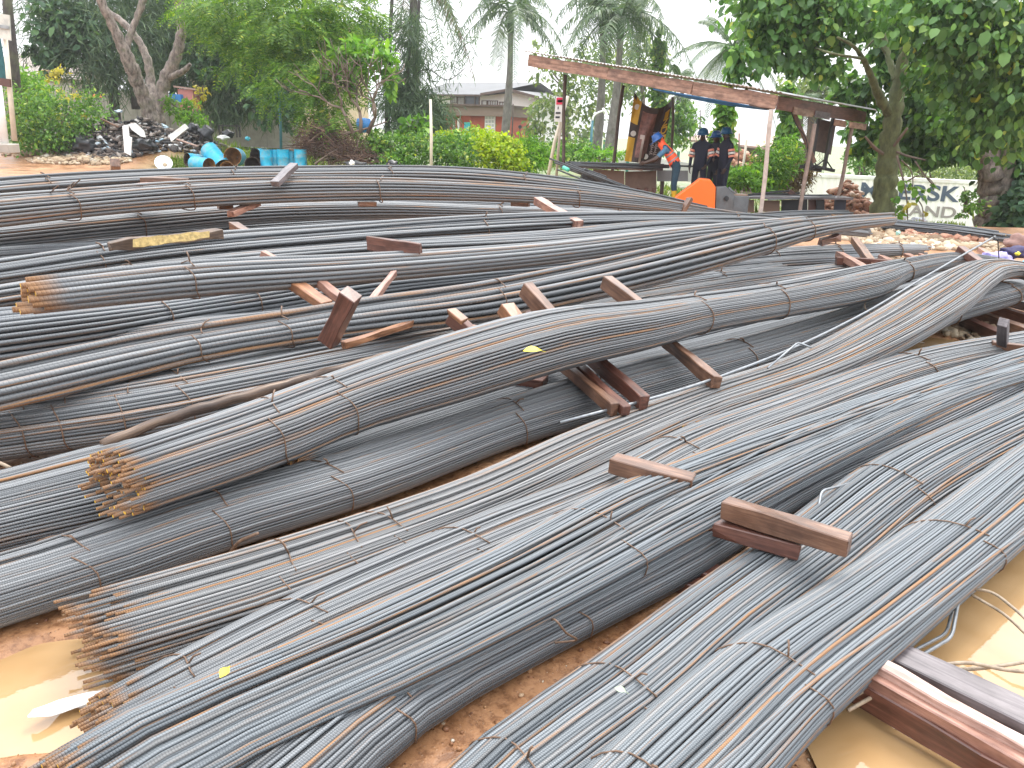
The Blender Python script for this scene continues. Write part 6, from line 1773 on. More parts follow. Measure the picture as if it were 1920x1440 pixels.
mb = MB(); mb.box(aty(1112, 335, 18.3), .55, .4, .32, Matrix.Rotation(.3, 3, 'Y')); mb.beam(aty(1085, 318, 18.3), aty(1135, 352, 18.1), .14, .1)
tag(mb.build('black_trough', BLACK, bevel=.02), 'black metal box holding the slanting bars beside the workbench', 'box')
mb = MB(); mb.tube([aty(1056, 314, 18.1), aty(1066, 319, 18.0)], .045, 8); tag(mb.build('green_tape', plain('mint_tape', (.1, .55, .38), .5), smooth=True), 'mint green tape wound on the slanting bars', 'tape')
for q, px in enumerate((1063, 1068)):
    c = aty(px, 338, 22); mb = MB(); mb.lathe([(.02, .38), (.07, .36), (.075, .1), (.085, .06), (.08, 0), (.02, -.01)], Vector((c.x, c.y, gz(c.x, c.y))), None, 10)
    mb.box(Vector((c.x, c.y - .07, gz(c.x, c.y) + .04)), .12, .2, .08)
    tag(mb.build('rubber_boot', YELLOW_BOOT), ['left of two small yellow boots standing behind the slanting bars', 'right of two small yellow boots standing behind the slanting bars'][q], 'boot')

def machine():
    Y = 17.4
    root = thing('bar_cutting_machine', tuple(aty(1340, 390, Y)), 'bar cutting machine with big orange hood and grey body', 'machine')
    g = lambda px, py, y=Y: aty(px, py, y)
    # hood: an orange wedge cover with a flat top
    prof = [(1264, 392), (1266, 371), (1313, 336), (1333, 338), (1342, 351), (1340, 402)]
    f = [g(px, py, Y) for px, py in prof]; b_ = [p + Vector((.12, .65, 0)) for p in f]
    mb = MB(); n = len(f)
    mb.add(f + b_, [tuple(range(n)), tuple(reversed(range(n, 2 * n)))] + [(i, (i + 1) % n, (i + 1) % n + n, i + n) for i in range(n)])
    mb.build('hood', ORANGE, root, bevel=.012)
    prof = [(1343, 352), (1362, 351), (1378, 366), (1376, 376), (1372, 402), (1341, 402)]
    f = [g(px, py, Y + .1) for px, py in prof]; b_ = [p + Vector((.1, .5, 0)) for p in f]
    mb = MB(); n = len(f); mb.add(f + b_, [tuple(range(n)), tuple(reversed(range(n, 2 * n)))] + [(i, (i + 1) % n, (i + 1) % n + n, i + n) for i in range(n)])
    mb.build('body', GREY_METAL, root, bevel=.01)
    mb = MB(); mb.box(g(1383, 384, Y + .35), .36, .45, .42); mb.build('gearbox', GREY_METAL, root, bevel=.015)
    mb = MB(); mb.box(g(1385, 366, Y + .3), .34, .3, .06); mb.build('lid', WOOD_PANEL, root, bevel=.008)
    mb = MB(); mb.lathe([(.001, .03), (.05, .03), (.055, 0)], g(1362, 372, Y + .06), Matrix.Rotation(math.pi / 2, 3, 'X'), 12); mb.build('bolt', BLACK, root)
    mb = MB(); mb.tube([g(1366, 352, Y + .3), g(1380, 366, Y + .3)], .03, 7); mb.build('lever', GREY_METAL, root, smooth=True)
machine()

def low_bench():
    Y = 18.6
    root = thing('low_bench', tuple(aty(1490, 400, Y)), 'long low bench of boards and plates under the right half of the shed', 'bench')
    g = lambda px, py, y=Y: aty(px, py, y)
    timber(None, g(1385, 369), g(1590, 371), .6, .05, WOOD_GREY, 0, parent=root, name='bench_top')
    def slab(name, c, m, dp=.05):
        mb = MB(); n_ = Vector((0, dp, 0)); mb.add([*c, *[p + n_ for p in c]], [(0, 1, 2, 3), (7, 6, 5, 4), (0, 4, 5, 1), (1, 5, 6, 2), (2, 6, 7, 3), (3, 7, 4, 0)]); return mb.build(name, m, root)
    slab('front_panel', [g(1392, 374), g(1414, 375), g(1414, 398), g(1392, 397)], WOOD_PANEL)
    slab('front_panel', [g(1428, 376), g(1462, 376), g(1462, 397), g(1428, 397)], WOOD_PANEL)
    slab('dark_panel', [g(1466, 375), g(1514, 374), g(1514, 398), g(1466, 398)], BLACK)
    slab('red_panel', [g(1516, 374, Y + .1), g(1530, 374, Y + .1), g(1530, 398, Y + .1), g(1516, 398, Y + .1)], WOOD_RED)
    slab('dark_panel', [g(1531, 373), g(1546, 373), g(1546, 398), g(1531, 398)], BLACK)
    slab('end_plate', [g(1566, 372), g(1587, 373), g(1585, 398), g(1564, 398)], plain('navy_plate', (.012, .014, .03), .5))
    mb = MB(); mb.beam(g(1440, 374, Y - .3), g(1566, 368, Y - .3), .05, .035); mb.build('bright_edge', GREY_METAL, root)
low_bench()
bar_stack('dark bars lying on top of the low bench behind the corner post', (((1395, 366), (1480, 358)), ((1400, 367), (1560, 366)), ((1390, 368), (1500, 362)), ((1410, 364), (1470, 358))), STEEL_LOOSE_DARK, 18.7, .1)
timber('red-brown scrap of board standing on the low bench', aty(1478, 358, 18.9), aty(1494, 370, 18.9), .04, .12, WOOD_RED, group=None, cat='board', name='board')

# ------------------------------------------------------------------ signs and poles
def sign_post():
    Y = 23.5
    root = thing('signboard', tuple(aty(1030, 345, Y)), 'leaning pole signboard, white with a red header, left of the shed', 'sign')
    mb = MB(); mb.tube([aty(1024, 350, Y), aty(1040, 265, Y), aty(1065, 180, Y)], [.055, .05, .045], 8); mb.build('pole', CREAM, root, smooth=True)
    mb = MB(); mb.tube([aty(1042, 350, Y + .2), aty(1047, 280, Y + .2), aty(1052, 222, Y + .15)], [.04, .04, .035], 8); mb.build('pole', POST_PALE, root, smooth=True)
    c = [aty(1042, 181, Y - .08), aty(1062, 183, Y - .08), aty(1058, 229, Y - .08), aty(1039, 228, Y - .08)]
    mb = MB(); n_ = Vector((0, .03, 0)); mb.add([*c, *[p + n_ for p in c]], [(0, 1, 2, 3), (7, 6, 5, 4), (0, 4, 5, 1), (1, 5, 6, 2), (2, 6, 7, 3), (3, 7, 4, 0)]); mb.build('board', WHITE_P, root)
    def patch(x0, y0, x1, y1, m, name):
        k = lambda x, y: aty(x + (228 - y) * .06, y, Y - .09)
        mb = MB(); q = [k(x0, y0), k(x1, y0), k(x1, y1), k(x0, y1)]; n2 = Vector((0, -.006, 0)); mb.add([*q, *[p + n2 for p in q]], [(0, 1, 2, 3), (7, 6, 5, 4), (0, 4, 5, 1), (1, 5, 6, 2), (2, 6, 7, 3), (3, 7, 4, 0)]); mb.build(name, m, root)
    patch(1041, 183, 1057, 196, SIGN_RED, 'red_header')
    patch(1044, 200, 1046, 205, INK, 'lettering')
    patch(1041, 210, 1050, 213.5, INK, 'lettering'); patch(1041, 218, 1049, 221.5, INK, 'lettering')
    patch(1043, 187, 1054, 192, plain('sign_pink', (.72, .30, .33), .5), 'lettering')
sign_post()

def pole(label, px0, py0, px1, py1, Y, d, m, name='pole', lamp=None):
    root = thing(name, tuple(aty(px0, py0, Y)), label, 'pole')
    mb = MB(); a, b = aty(px0, py0, Y), aty(px1, py1, Y)
    a = a + (a - b) * .1
    mb.tube([a, a.lerp(b, .5) + Vector((.02, 0, 0)), b], [d * Y / F_PX / 2, d * Y / F_PX / 2, d * Y / F_PX / 2 * .8], 8); mb.build('shaft', m, root, smooth=True)
    if lamp:
        mb = MB(); P, _ = smooth_path([tuple(b)] + [tuple(aty(*p)) for p in lamp], 12); mb.tube([Vector(p) for p in P], .05, 6); mb.build('lamp_arm', WHITE_P, root, smooth=True)
        e = aty(*lamp[-1]); mb = MB(); mb.lathe([(.02, .1), (.14, .05), (.16, -.04), (.02, -.06)], e, Matrix.Rotation(1.2, 3, 'Y'), 10); mb.build('lamp_head', WHITE_P, root, smooth=True)
pole('slim cream pole standing in the hedge', 808, 322, 807, 186, 24.5, 5.5, CREAM)
pole('dark teal pole behind the blue drums', 527, 290, 523, 172, 29, 5, TEAL_POLE)
pole('teal street lamp before the royal palms, arm to the right', 1104, 305, 1111, 226, 42, 5, TEAL_POLE, 'street_lamp', lamp=[(1113, 218, 42), (1122, 211, 42), (1132, 208, 42)])
pole('thin dark pole in front of the white building, round plate on top', 959, 268, 962, 195, 60, 2.4, POST_DARK)
pole('thin dark rod standing behind the left of the three workers', 1311, 250, 1313, 205, 24, 1.6, POST_DARK)
pole('pale crooked stake behind the workers toward the corner post', 1385, 358, 1400, 262, 25, 5, CREAM, 'stake')
pole('thin dark stake behind the right-hand worker', 1383, 318, 1386, 250, 27, 2.6, POST_DARK, 'stake')
c = aty(975, 238, 66); mb = MB(); mb.lathe([(.001, .02), (.13, .02), (.15, 0), (.13, -.02), (.001, -.02)], c, Matrix.Rotation(math.pi / 2, 3, 'X'), 12); mb.tube([c + Vector((0, .03, 0)), c + Vector((0, .03, -1.8))], .03, 6)
tag(mb.build('round_road_sign', BLACK), 'small round black road sign before the white building', 'sign')

# left edge: signboards on posts
def left_signs():
    Y = 27
    root = thing('signboard', tuple(aty(26, 262, Y)), 'cream pole with a weathered white board at the left edge', 'sign')
    mb = MB(); mb.tube([aty(27.5, 264, Y), aty(18, 165, Y), aty(9, 60, Y)], [.085, .08, .07], 10); mb.build('pole', CREAM, root, smooth=True)
    mb = MB(); c = [aty(-30, 22, Y - .15), aty(17, 28, Y - .15), aty(20, 76, Y - .15), aty(-30, 66, Y - .15)]; n_ = Vector((0, .05, 0)); mb.add([*c, *[p + n_ for p in c]], [(0, 1, 2, 3), (7, 6, 5, 4), (0, 4, 5, 1), (1, 5, 6, 2), (2, 6, 7, 3), (3, 7, 4, 0)]); mb.build('board', plain('weathered_board', (.56, .55, .50), .6, .15, 2, dirt=(.30, .32, .30)), root)
    mb = MB(); mb.beam(aty(-30, 45, Y - .18), aty(17, 52, Y - .18), .03, .1); mb.build('stripe', plain('grey_stripe', (.25, .27, .28), .6), root)
    mb = MB(); mb.beam(aty(-30, 150, Y - .2), aty(20, 156, Y - .2), .08, .25); mb.build('cross_board', WOOD_RED, root)
    root = thing('white_post', tuple(aty(4, 265, Y - 1)), 'thick white post at the left edge', 'post')
    mb = MB(); mb.tube([aty(8, 268, Y - 1), aty(-4, 160, Y - 1)], [.13, .11], 10); mb.build('shaft', WHITE_P, root, smooth=True)
    mb = MB(); mb.box(aty(6, 272, Y - 1) + Vector((0, 0, -.1)), .7, .6, .3); mb.build('plinth', CONCRETE, root, bevel=.03)
    root = thing('utility_pole', tuple(aty(30, 150, Y + 5)), 'dark leaning utility pole behind the cream sign pole', 'pole')
    mb = MB(); mb.tube([aty(32, 250, Y + 5), aty(25, 130, Y + 5), aty(15, 20, Y + 5), aty(11, -40, Y + 5)], [.28, .22, .18, .15], 10); mb.build('shaft', BARK_DARK, root, smooth=True)
    root = thing('teal_board', tuple(aty(2, 120, Y + 1)), 'narrow dark teal board behind the left signs', 'board')
    mb = MB(); mb.box(aty(-6, 110, Y + 1), .45, .06, 1.6); mb.build('panel', plain('dark_teal', (.01, .09, .10), .6), root)
    mb = MB(); mb.tube([aty(-6, 260, Y + 1), aty(-6, 125, Y + 1)], .05, 6); mb.build('leg', POST_DARK, root)
left_signs()
# old low wall and house behind the left bush
def far_left():
    Y = 46
    root = thing('low_wall', tuple(aty(160, 160, Y)), 'grey broken boundary wall behind the bush at left', 'wall')
    mb = MB()
    a, b = aty(20, 215, Y), aty(560, 238, Y)
    a.z = aty(100, 180, Y).z - .3; b.z = a.z - .2
    n = 9
    for i in range(n):
        p = a.lerp(b, (i + .5) / n); h = 2.1 + .25 * math.sin(i * 2.1)
        mb2 = MB(); mb2.box(p + Vector((0, 0, h / 2 - 1.6)), (b - a).length / n - .03, .18, h + .6); mb2.build('panel', CONCRETE, root)
    root = thing('old_house', tuple(aty(60, 160, Y + 8)), 'old grey-brown house roof at the left edge beyond the bush', 'building')
    mb = MB(); c = aty(62, 168, Y + 8); mb.box(c + Vector((0, 3, -1.0)), 5.5, 5, 4.4); mb.build('wall', plain('old_wall', (.34, .28, .24), .8), root)
    mb = MB(); mb.add([c + Vector(v) for v in ((-3.4, -.4, 1.0), (3.4, -.4, .7), (2.9, 3, 2.1), (-2.9, 3, 2.4), (-3.4, 6, 1), (3.4, 6, .7))], [(0, 1, 2, 3), (3, 2, 5, 4)]); mb.build('roof', plain('old_roof', (.28, .24, .21), .7), root)
    Y = 40
    root = thing('pink_hut', tuple(aty(352, 190, Y)), 'small pink and blue hut glimpsed right of the forked trunk', 'hut')
    mb = MB(); mb.box(aty(355, 188, Y + 1), .75, .8, 1.0); mb.build('wall', PINK, root); mb = MB(); mb.box(aty(331, 184, Y), .55, .3, .35); mb.build('tarp', BLUE_TARP, root)
    mb = MB(); mb.box(aty(354, 166, Y + 1), 1.1, 1.0, .08, Matrix.Rotation(.1, 3, 'Y')); mb.build('roof', ROOF_RUST, root)
    mb = MB(); mb.lathe([(.02, .3), (.28, .26), (.34, 0), (.28, -.26), (.02, -.3)], aty(682, 235, 34), None, 10); tag(mb.build('blue_bundle', BLUE_TARP, smooth=True), 'bright blue plastic bundle behind the bare frangipani', 'bundle')
    mb = MB(); mb.box(aty(430, 236, 38), .9, .5, .06); 
    for dx, dy in ((-.4, -.2), (.4, -.2), (-.4, .2), (.4, .2)): mb.box(aty(430, 236, 38) + Vector((dx, dy, -.25)), .06, .06, .5)
    tag(mb.build('dark_table', BLACK), 'small dark table on the grass right of the forked tree', 'table')
    Y = 52
    root = thing('yellow_house', tuple(aty(470, 120, Y)), 'cream house hidden behind the dark drooping trees', 'building')
    mb = MB(); c = aty(500, 165, Y); mb.box(c + Vector((0, 4, 0)), 10, 7, 7); mb.build('wall', plain('cream_wall', (.55, .43, .28), .8), root)
    mb = MB(); mb.box(c + Vector((0, 4, 3.7)), 11, 8, .4); mb.build('roof', ROOF_RUST, root)
    for px in (455, 500, 545):
        window_at(root, aty(px, 140, Y) + Vector((0, .45, 0)), 1.2, 1.2, Matrix.Identity(3))
far_left()

# ------------------------------------------------------------------ rubble at left
def shards(name, px, py, rx, ry, n, smin, smax, m, rise=.0, flat=.6):
    c = on_ground(px, py)
    s = c.y / F_PX
    u = np.sqrt(RNG.random(n)); th = RNG.uniform(0, 6.28, n)
    x = c.x + rx * s * u * np.cos(th); y = c.y + ry * s * u * np.sin(th) * 3.0
    z = ground_z(x, y) + rise * (1 - u) * RNG.uniform(.3, 1, n) + .03
    return stones(name, np.stack([x, y, z], 1), smin + (smax - smin) * RNG.random(n) ** 2.2, m, flat, 'stuff', *(((.25, 1.7), (.5, 1.35)) if m is DEBRIS else ((.55, 1.25), (.78, 1.18))))
hr = thing('rubbish_heap', tuple(on_ground(215, 285)), 'heap of dark rubbish and rubble round the forked tree', 'rubbish heap')
for args in ((215, 268, 85, 26, 2600, .03, .17, DEBRIS, .8, .4), (150, 262, 50, 22, 900, .03, .17, DEBRIS, .65, .4), (265, 262, 60, 22, 1300, .03, .16, DEBRIS, .8, .4), (370, 272, 70, 16, 1300, .025, .13, DEBRIS, .4, .4), (430, 268, 50, 12, 600, .025, .12, DEBRIS, .35, .4), (190, 232, 70, 18, 900, .04, .2, DEBRIS, .95, .4)):
    o = shards('rubble', *args); o.parent = hr; o.matrix_parent_inverse = Matrix.Translation(-Vector(hr.location))
shards('pale_stones', 150, 302, 95, 12, 520, .04, .17, STONE, .12)
shards('pale_stones', 45, 290, 40, 7, 80, .05, .16, STONE, .05)
c = on_ground(108, 303)
for q, (px, py, s, lb) in enumerate(((108, 304, .2, 'largest pale boulder among the stones beside the dirt road'), (32, 292, .2, 'pale stone on the grassy verge at the left edge'), (58, 286, .16, 'orange-tinged stone by the foot of the cream pole'))):
    p = on_ground(px, py); o = stones('boulder', [tuple(p + Vector((0, 0, .08)))], [s], STONE, .7, None); tag(o, lb, 'stone')

def slab3(name, label, c, th, m, cat, d=Vector((0, 1, 0))):
    mb = MB(); n_ = d * th; k = len(c); mb.add([*c, *[p + n_ for p in c]], [tuple(range(k)), tuple(reversed(range(k, 2 * k)))] + [(i, i + k, (i + 1) % k + k, (i + 1) % k) for i in range(k)])
    return tag(mb.build(name, m, bevel=.01), label, cat)
Y = 28.2
slab3('white_board', 'upright broken white board leaning in the rubbish heap', [aty(229, 236, Y), aty(240, 234, Y), aty(242, 256, Y - .1), aty(247, 258, Y - .1), aty(245, 292, Y - .2), aty(233, 286, Y - .2)], .05, WHITE_P, 'board')
slab3('white_board', 'slanting jagged white board resting on the upright one', [aty(240, 233, Y + .1), aty(254, 231, Y + .2), aty(270, 246, Y + .3), aty(273, 258, Y + .3), aty(264, 256, Y + .2), aty(246, 243, Y + .1)], .05, WHITE_P, 'board')
slab3('white_board', 'white board lying aslant right of the forked trunk', [aty(316, 254, Y + 1), aty(346, 232, Y + 1), aty(353, 240, Y + 1), aty(321, 266, Y + .9)], .08, WHITE_DIRTY, 'board')
timber('thin white plank on the grass right of the forked trunk', aty(333, 261, Y + .3), aty(371, 274, Y + .2), .12, .04, WOOD_PALE, group=None, name='plank', cat='plank')
timber('brown stick leaning in the rubbish heap left of the white boards', aty(188, 222, Y + .6), aty(222, 238, Y + .4), .06, .05, WOOD_BROWN, group=None, name='stick', cat='stick')
def bag(label, px, py, w, h, Y, m=None, name='plastic_bag', cat='bag'):
    c = aty(px, py, Y); s = Y / F_PX
    t = (1 + 5 ** .5) / 2
    bm = bmesh.new(); bmesh.ops.create_icosphere(bm, subdivisions=3, radius=1)
    k1, k2 = RNG.uniform(0, 9, 2)
    for v in bm.verts:
        d = v.co.copy()
        f = .92 + .22 * math.sin(4 * d.x + k1) * math.cos(5 * d.z + k2) + .14 * math.sin(9 * d.z + 7 * d.y + k1) * math.cos(6 * d.x + k2) + .08 * math.sin(17 * d.x + 13 * d.z + k2)
        v.co = Vector((d.x * w / 2 * s * f, d.y * w / 2 * s * f * .8, max(-.75, d.z) * h / 2 * s * f)) + c
    me = bpy.data.meshes.new(name); bm.to_mesh(me); bm.free(); me.materials.append(m or BLACK_BAG)
    me.polygons.foreach_set('use_smooth', [True] * len(me.polygons))
    return tag(link(name, me), label, cat)
bag('large black plastic bag at the foot of the left bush', 160, 272, 48, 34, 28.6)
bag('black plastic bag in front of the slanting white board', 270, 272, 44, 26, 28.9)
bag('black plastic bag right of the white aslant board, upper', 362, 242, 26, 22, 30)
bag('black plastic bag right of the white aslant board, lower', 386, 252, 28, 30, 29.6)
bag('dark grey bag above the blue drums', 428, 252, 22, 16, 30)
bag('dark bag on top of the rubbish beside the trunk', 205, 226, 26, 12, 30)
bag('black plastic bag behind the rear bundle below the brush pile, left', 668, 308, 40, 14, 24)
bag('black plastic bag behind the rear bundle below the brush pile, right', 736, 308, 22, 16, 24)
bag('small white bag lying on the black bag by the brush pile', 660, 306, 10, 12, 23.6, WHITE_P)
bag('white and blue bag on the crest of the rubbish heap', 222, 209, 15, 6, 30.5, plain('pale_blue_bag', (.5, .58, .68), .5))
bag('crumpled white sheet among the rubbish above the drums', 418, 258, 22, 10, 29.5, WHITE_P)
bag('pale blue bag on the grass above the drums', 464, 260, 10, 8, 30, CYAN)
bag('orange rag on top of the rubbish heap at left', 182, 180, 16, 6, 33, plain('orange_rag', (.55, .2, .06), .8), 'rag', 'rag')
bag('white litter bag on the verge before the container, left', 1694, 406, 18, 14, 19.5, WHITE_P)
bag('white litter bag on the verge before the container, right', 1722, 412, 30, 11, 19.2, plain('pale_lilac_bag', (.62, .62, .7), .5))
# white bowl with brown contents
p = aty(307, 309, 26.2); R = Matrix.Rotation(.9, 3, 'X') @ Matrix.Rotation(.35, 3, 'Y')
root = thing('white_basin', tuple(p), 'white broken basin tipped up on the road edge below the forked tree', 'basin')
mb = MB(); mb.lathe([(.02, -.02), (.16, 0), (.26, .10), (.28, .12), (.25, .11), (.15, .02), (.02, 0)], p, R, 18); mb.build('bowl', WHITE_P, root, smooth=True)
mb = MB(); mb.lathe([(.0, .03), (.05, .03), (.07, .01)], p + R @ Vector((.04, 0, .01)), R, 10); mb.build('lump', STONE, root)

# ------------------------------------------------------------------ blue drums
def drum(label, c, axis, r, L, inner, name='blue_drum', open_=True):
    root = thing(name, tuple(c), label, 'drum', 'blue drums behind the pile')
    R = frame(axis).to_3x3() @ Matrix.Rotation(math.pi / 2, 3, 'Y')
    prof = [(r * .98, -L / 2), (r, -L / 2 + .02), (r, -L * .2), (r * 1.035, -L * .17), (r, -L * .14), (r, L * .14), (r * 1.035, L * .17), (r, L * .2), (r, L / 2 - .02), (r * 1.02, L / 2)]
    mb = MB(); mb.lathe(prof, c, R, 24); mb.build('shell', BLUE_DRUM, root, smooth=True)
    mb = MB(); mb.lathe([(r * 1.02, L / 2), (r * .95, L / 2 + .004), (r * .94, L / 2 - .03), (r * .93, -L / 2 + .05), (.01, -L / 2 + .06)], c, R, 24); mb.build('inside', inner, root, smooth=True)
    mb = MB(); mb.lathe([(.01, -L / 2 + .01), (r * .98, -L / 2)], c, R, 24); mb.build('base', BLUE_DRUM, root)
    return root
Y = 26.5
drum('blue drum lying with its rusty open mouth to the right, foremost of the heap', aty(378, 309, Y), Vector((.85, -.5, -.05)), .25, .75, RUST_IN)
drum('faded blue drum lying diagonally on the others, mouth down to the right', aty(404, 296, Y + .6), Vector((.62, -.45, -.55)), .29, .9, RUST_IN)
drum('blue drum facing the camera with round rusty opening', aty(441, 294, Y + .7), Vector((.1, -1, .06)), .29, .7, RUST_IN)
drum('blue drum half hidden with dark opening at the right of the heap', aty(474, 310, Y), Vector((.3, -1, .1)), .25, .7, DARK_IN)
drum('drum with dark brown mouth behind the standing row', aty(494, 295, Y + .9), Vector((-.5, -.9, .05)), .28, .7, DARK_IN)
drum('low drum at the heap front showing only a rusty mouth rim', aty(428, 318, Y - .2), Vector((.25, -1, .2)), .22, .6, RUST_IN)
drum('dark drum half buried behind the foremost one', aty(366, 301, Y + .7), Vector((-.6, -.8, .1)), .22, .6, DARK_IN)
for q, px in enumerate((500, 517, 532, 547, 564)):
    p = aty(px, 303, Y + .25 * (q % 2))
    drum(['blue drum standing upright, leftmost and palest of the row', 'blue drum standing upright, second of the row from the left', 'blue drum standing upright, middle of the row of five', 'blue drum standing upright, second of the row from the right', 'blue drum standing upright, rightmost of the row by the brush pile'][q], p, Vector((0, 0, 1)), .20, .78, DARK_IN)
mb = MB(); P, _ = smooth_path([tuple(aty(*v)) for v in ((520, 288, Y), (532, 281, Y), (545, 280, Y), (556, 286, Y))], 14); mb.tube([Vector(v) for v in P], .025, 6)
tag(mb.build('bent_branch', TWIG, smooth=True), 'bent pale branch lying over the standing drums', 'branch')

# ------------------------------------------------------------------ right side rocks and clothes
def rocks(px, py, rx, ry, n, smin, smax, m):
    c = on_ground(px, py); s = c.y / F_PX
    u = np.sqrt(RNG.random(n)); th = RNG.uniform(0, 6.28, n)
    x = c.x + rx * s * u * np.cos(th); y = c.y + ry * s * u * np.sin(th) * 6
    z = ground_z(x, y) + .02
    return stones('rocks', np.stack([x, y, z], 1), smin + (smax - smin) * RNG.random(n) ** 2.5, m, .7)
rocks(1700, 455, 120, 18, 700, .03, .13, STONE)
rocks(1660, 432, 60, 6, 120, .04, .12, STONE)
rocks(1780, 445, 90, 9, 200, .04, .12, BRICKBIT)
rocks(1670, 492, 50, 3, 90, .03, .1, STONE)
rocks(1810, 622, 80, 12, 240, .02, .075, STONE)
rocks(1880, 470, 60, 14, 150, .03, .11, STONE)
bag('pile of violet and white cloth on the rocky ground at the right edge', 1868, 484, 60, 26, 9.2, PURPLE, 'cloth_pile', 'clothes')
bag('dark blue patterned cloth slumped behind the violet one', 1900, 474, 54, 26, 9.5, NAVY2, 'cloth_pile', 'clothes')
bag('brown and violet sack at the right edge above the cloths', 1915, 455, 60, 36, 10.2, SACK, 'sack', 'sack')
bag('bright cyan plastic bag at the right edge beside the clothes', 1922, 500, 30, 22, 8.8, CYAN)
bag('small yellow scrap on the dark cloth', 1908, 476, 10, 8, 9.1, YEL, 'yellow_scrap', 'scrap')
bag('tiny mint scrap of plastic on the rocks', 1684, 437, 9, 9, 11.6, plain('mint_plastic', (.35, .6, .5), .5), 'plastic_scrap', 'scrap')

# ------------------------------------------------------------------ people
def person(label, loc, face, J, E, radii, cloth, boots, helmet, scale=1.0, vest=False, sleeves=None, bands=True, trouser=None, boot_h=.32, bare_arm=False):
    """J: joint name -> (x, y, z), the figure facing +y; E: bones"""
    Rz = Matrix.Rotation(face, 3, 'Z')
    loc = Vector(loc)
    W = lambda p: loc + Rz @ (Vector(p) * scale)
    names = list(J)
    me = bpy.data.meshes.new('person')
    me.from_pydata([tuple(Vector(J[n]) * scale) for n in names], [(names.index(a), names.index(b)) for a, b in E], [])
    o = bpy.data.objects.new('tmp', me); COL.objects.link(o)
    sk = o.modifiers.new('skin', 'SKIN'); sk.use_smooth_shade = True
    sv = me.skin_vertices[0].data
    for i, n in enumerate(names):
        r = radii[n]; r = r if isinstance(r, tuple) else (r, r)
        sv[i].radius = (r[0] * scale, r[1] * scale)
        sv[i].use_root = (n == 'pelvis')
    sub = o.modifiers.new('sub', 'SUBSURF'); sub.levels = 2; sub.render_levels = 2
    bpy.context.view_layer.update()
    m2 = bpy.data.meshes.new_from_object(o.evaluated_get(bpy.context.evaluated_depsgraph_get()))
    bpy.data.objects.remove(o)
    # clothing by nearest bone
    mats = [SKIN, cloth, boots, trouser or cloth]
    m2.materials.clear()
    for x in mats: m2.materials.append(x)
    co = np.zeros(len(m2.vertices) * 3); m2.vertices.foreach_get('co', co); co = co.reshape(-1, 3)
    cen = np.zeros(len(m2.polygons) * 3); m2.polygons.foreach_get('center', cen); cen = cen.reshape(-1, 3)
    best = np.full(len(cen), 9e9); bid = np.zeros(len(cen), int); bt = np.zeros(len(cen))
    for k, (a, b) in enumerate(E):
        pa, pb = np.array(J[a]) * scale, np.array(J[b]) * scale
        ab = pb - pa; t_ = np.clip(((cen - pa) @ ab) / (ab @ ab), 0, 1)
        d = np.linalg.norm(cen - (pa + t_[:, None] * ab), axis=1) / max(.02, (radii[a] if not isinstance(radii[a], tuple) else radii[a][0]))
        k_ = d < best; best[k_] = d[k_]; bid[k_] = k; bt[k_] = t_[k_]
    mi = np.ones(len(cen), int)
    for k, (a, b) in enumerate(E):
        s_ = bid == k
        key = b
        if key in ('head', 'crown', 'nose', 'jaw') or key.startswith(('palm', 'f', 't')) and key not in ('foot',): mi[s_] = 0
        if a == 'neck': mi[s_] = 0
        if bare_arm and key.startswith('wrist'): mi[s_] = 0
        if bare_arm and key.startswith('elbow'): mi[s_ & (bt > .75)] = 0
        if key.startswith(('hip', 'knee')): mi[s_] = 3
        if key == 'pelvis' or a == 'pelvis' and key == 'spine': mi[s_ & (bt < .35)] = 3
        if key.startswith('ankle'): mi[s_] = np.where(bt[s_] > 1 - boot_h, 2, 3)
        if key.startswith('toe'): mi[s_] = 2
    m2.polygons.foreach_set('material_index', mi.astype(np.int32))
    m2.polygons.foreach_set('use_smooth', [True] * len(m2.polygons))
    Wm = np.array([tuple(W(Vector(c) / scale)) for c in co])
    m2.vertices.foreach_set('co', Wm.astype(np.float32).ravel()); m2.update()
    root = thing('person', tuple(loc), label, 'person')
    m2.name = 'body'
    body = link('body', m2, root)
    # helmet
    up = (Vector(J['crown']) - Vector(J['neck'])).normalized()
    fw = Vector(J['nose']) - Vector(J['head']); fw = (fw - up * fw.dot(up)).normalized(); sd_ = fw.cross(up)
    R = Rz @ Matrix((sd_, fw, up)).transposed()
    hc = W(Vector(J['head']) + up * .045)
    mb = MB(); mb.lathe([(.155 * scale, -.005), (.150 * scale, .012), (.128 * scale, .015), (.125 * scale, .06), (.105 * scale, .11), (.06 * scale, .145), (.005, .155)], hc, R, 18)
    mb.lathe([(.155 * scale, -.005), (.11 * scale, .0)], hc, R, 18)
    mb.box(hc + R @ Vector((0, .17 * scale, .0)), .16 * scale, .09 * scale, .012, R)
    mb.beam(hc + R @ Vector((0, -.1, .10)), hc + R @ Vector((0, .1, .10)), .03, .09, 0)
    mb.build('helmet', helmet, root, smooth=True)
    for sx in (-.032, .032):
        mb = MB(); mb.lathe([(.001, -.006), (.006, -.003), (.008, 0), (.006, .003), (.001, .006)], W(Vector(J['head']) + sd_ * sx + fw * .092 + up * .01), R, 8); mb.build('eye', EYE, root, smooth=True)
    for sx in (-1, 1):
        mb = MB(); mb.lathe([(.001, -.03), (.018, -.02), (.024, 0), (.018, .022), (.001, .03)], W(Vector(J['head']) + sd_ * sx * .098 - fw * .005 - up * .01), R, 8); mb.build('ear', SKIN, root, smooth=True)
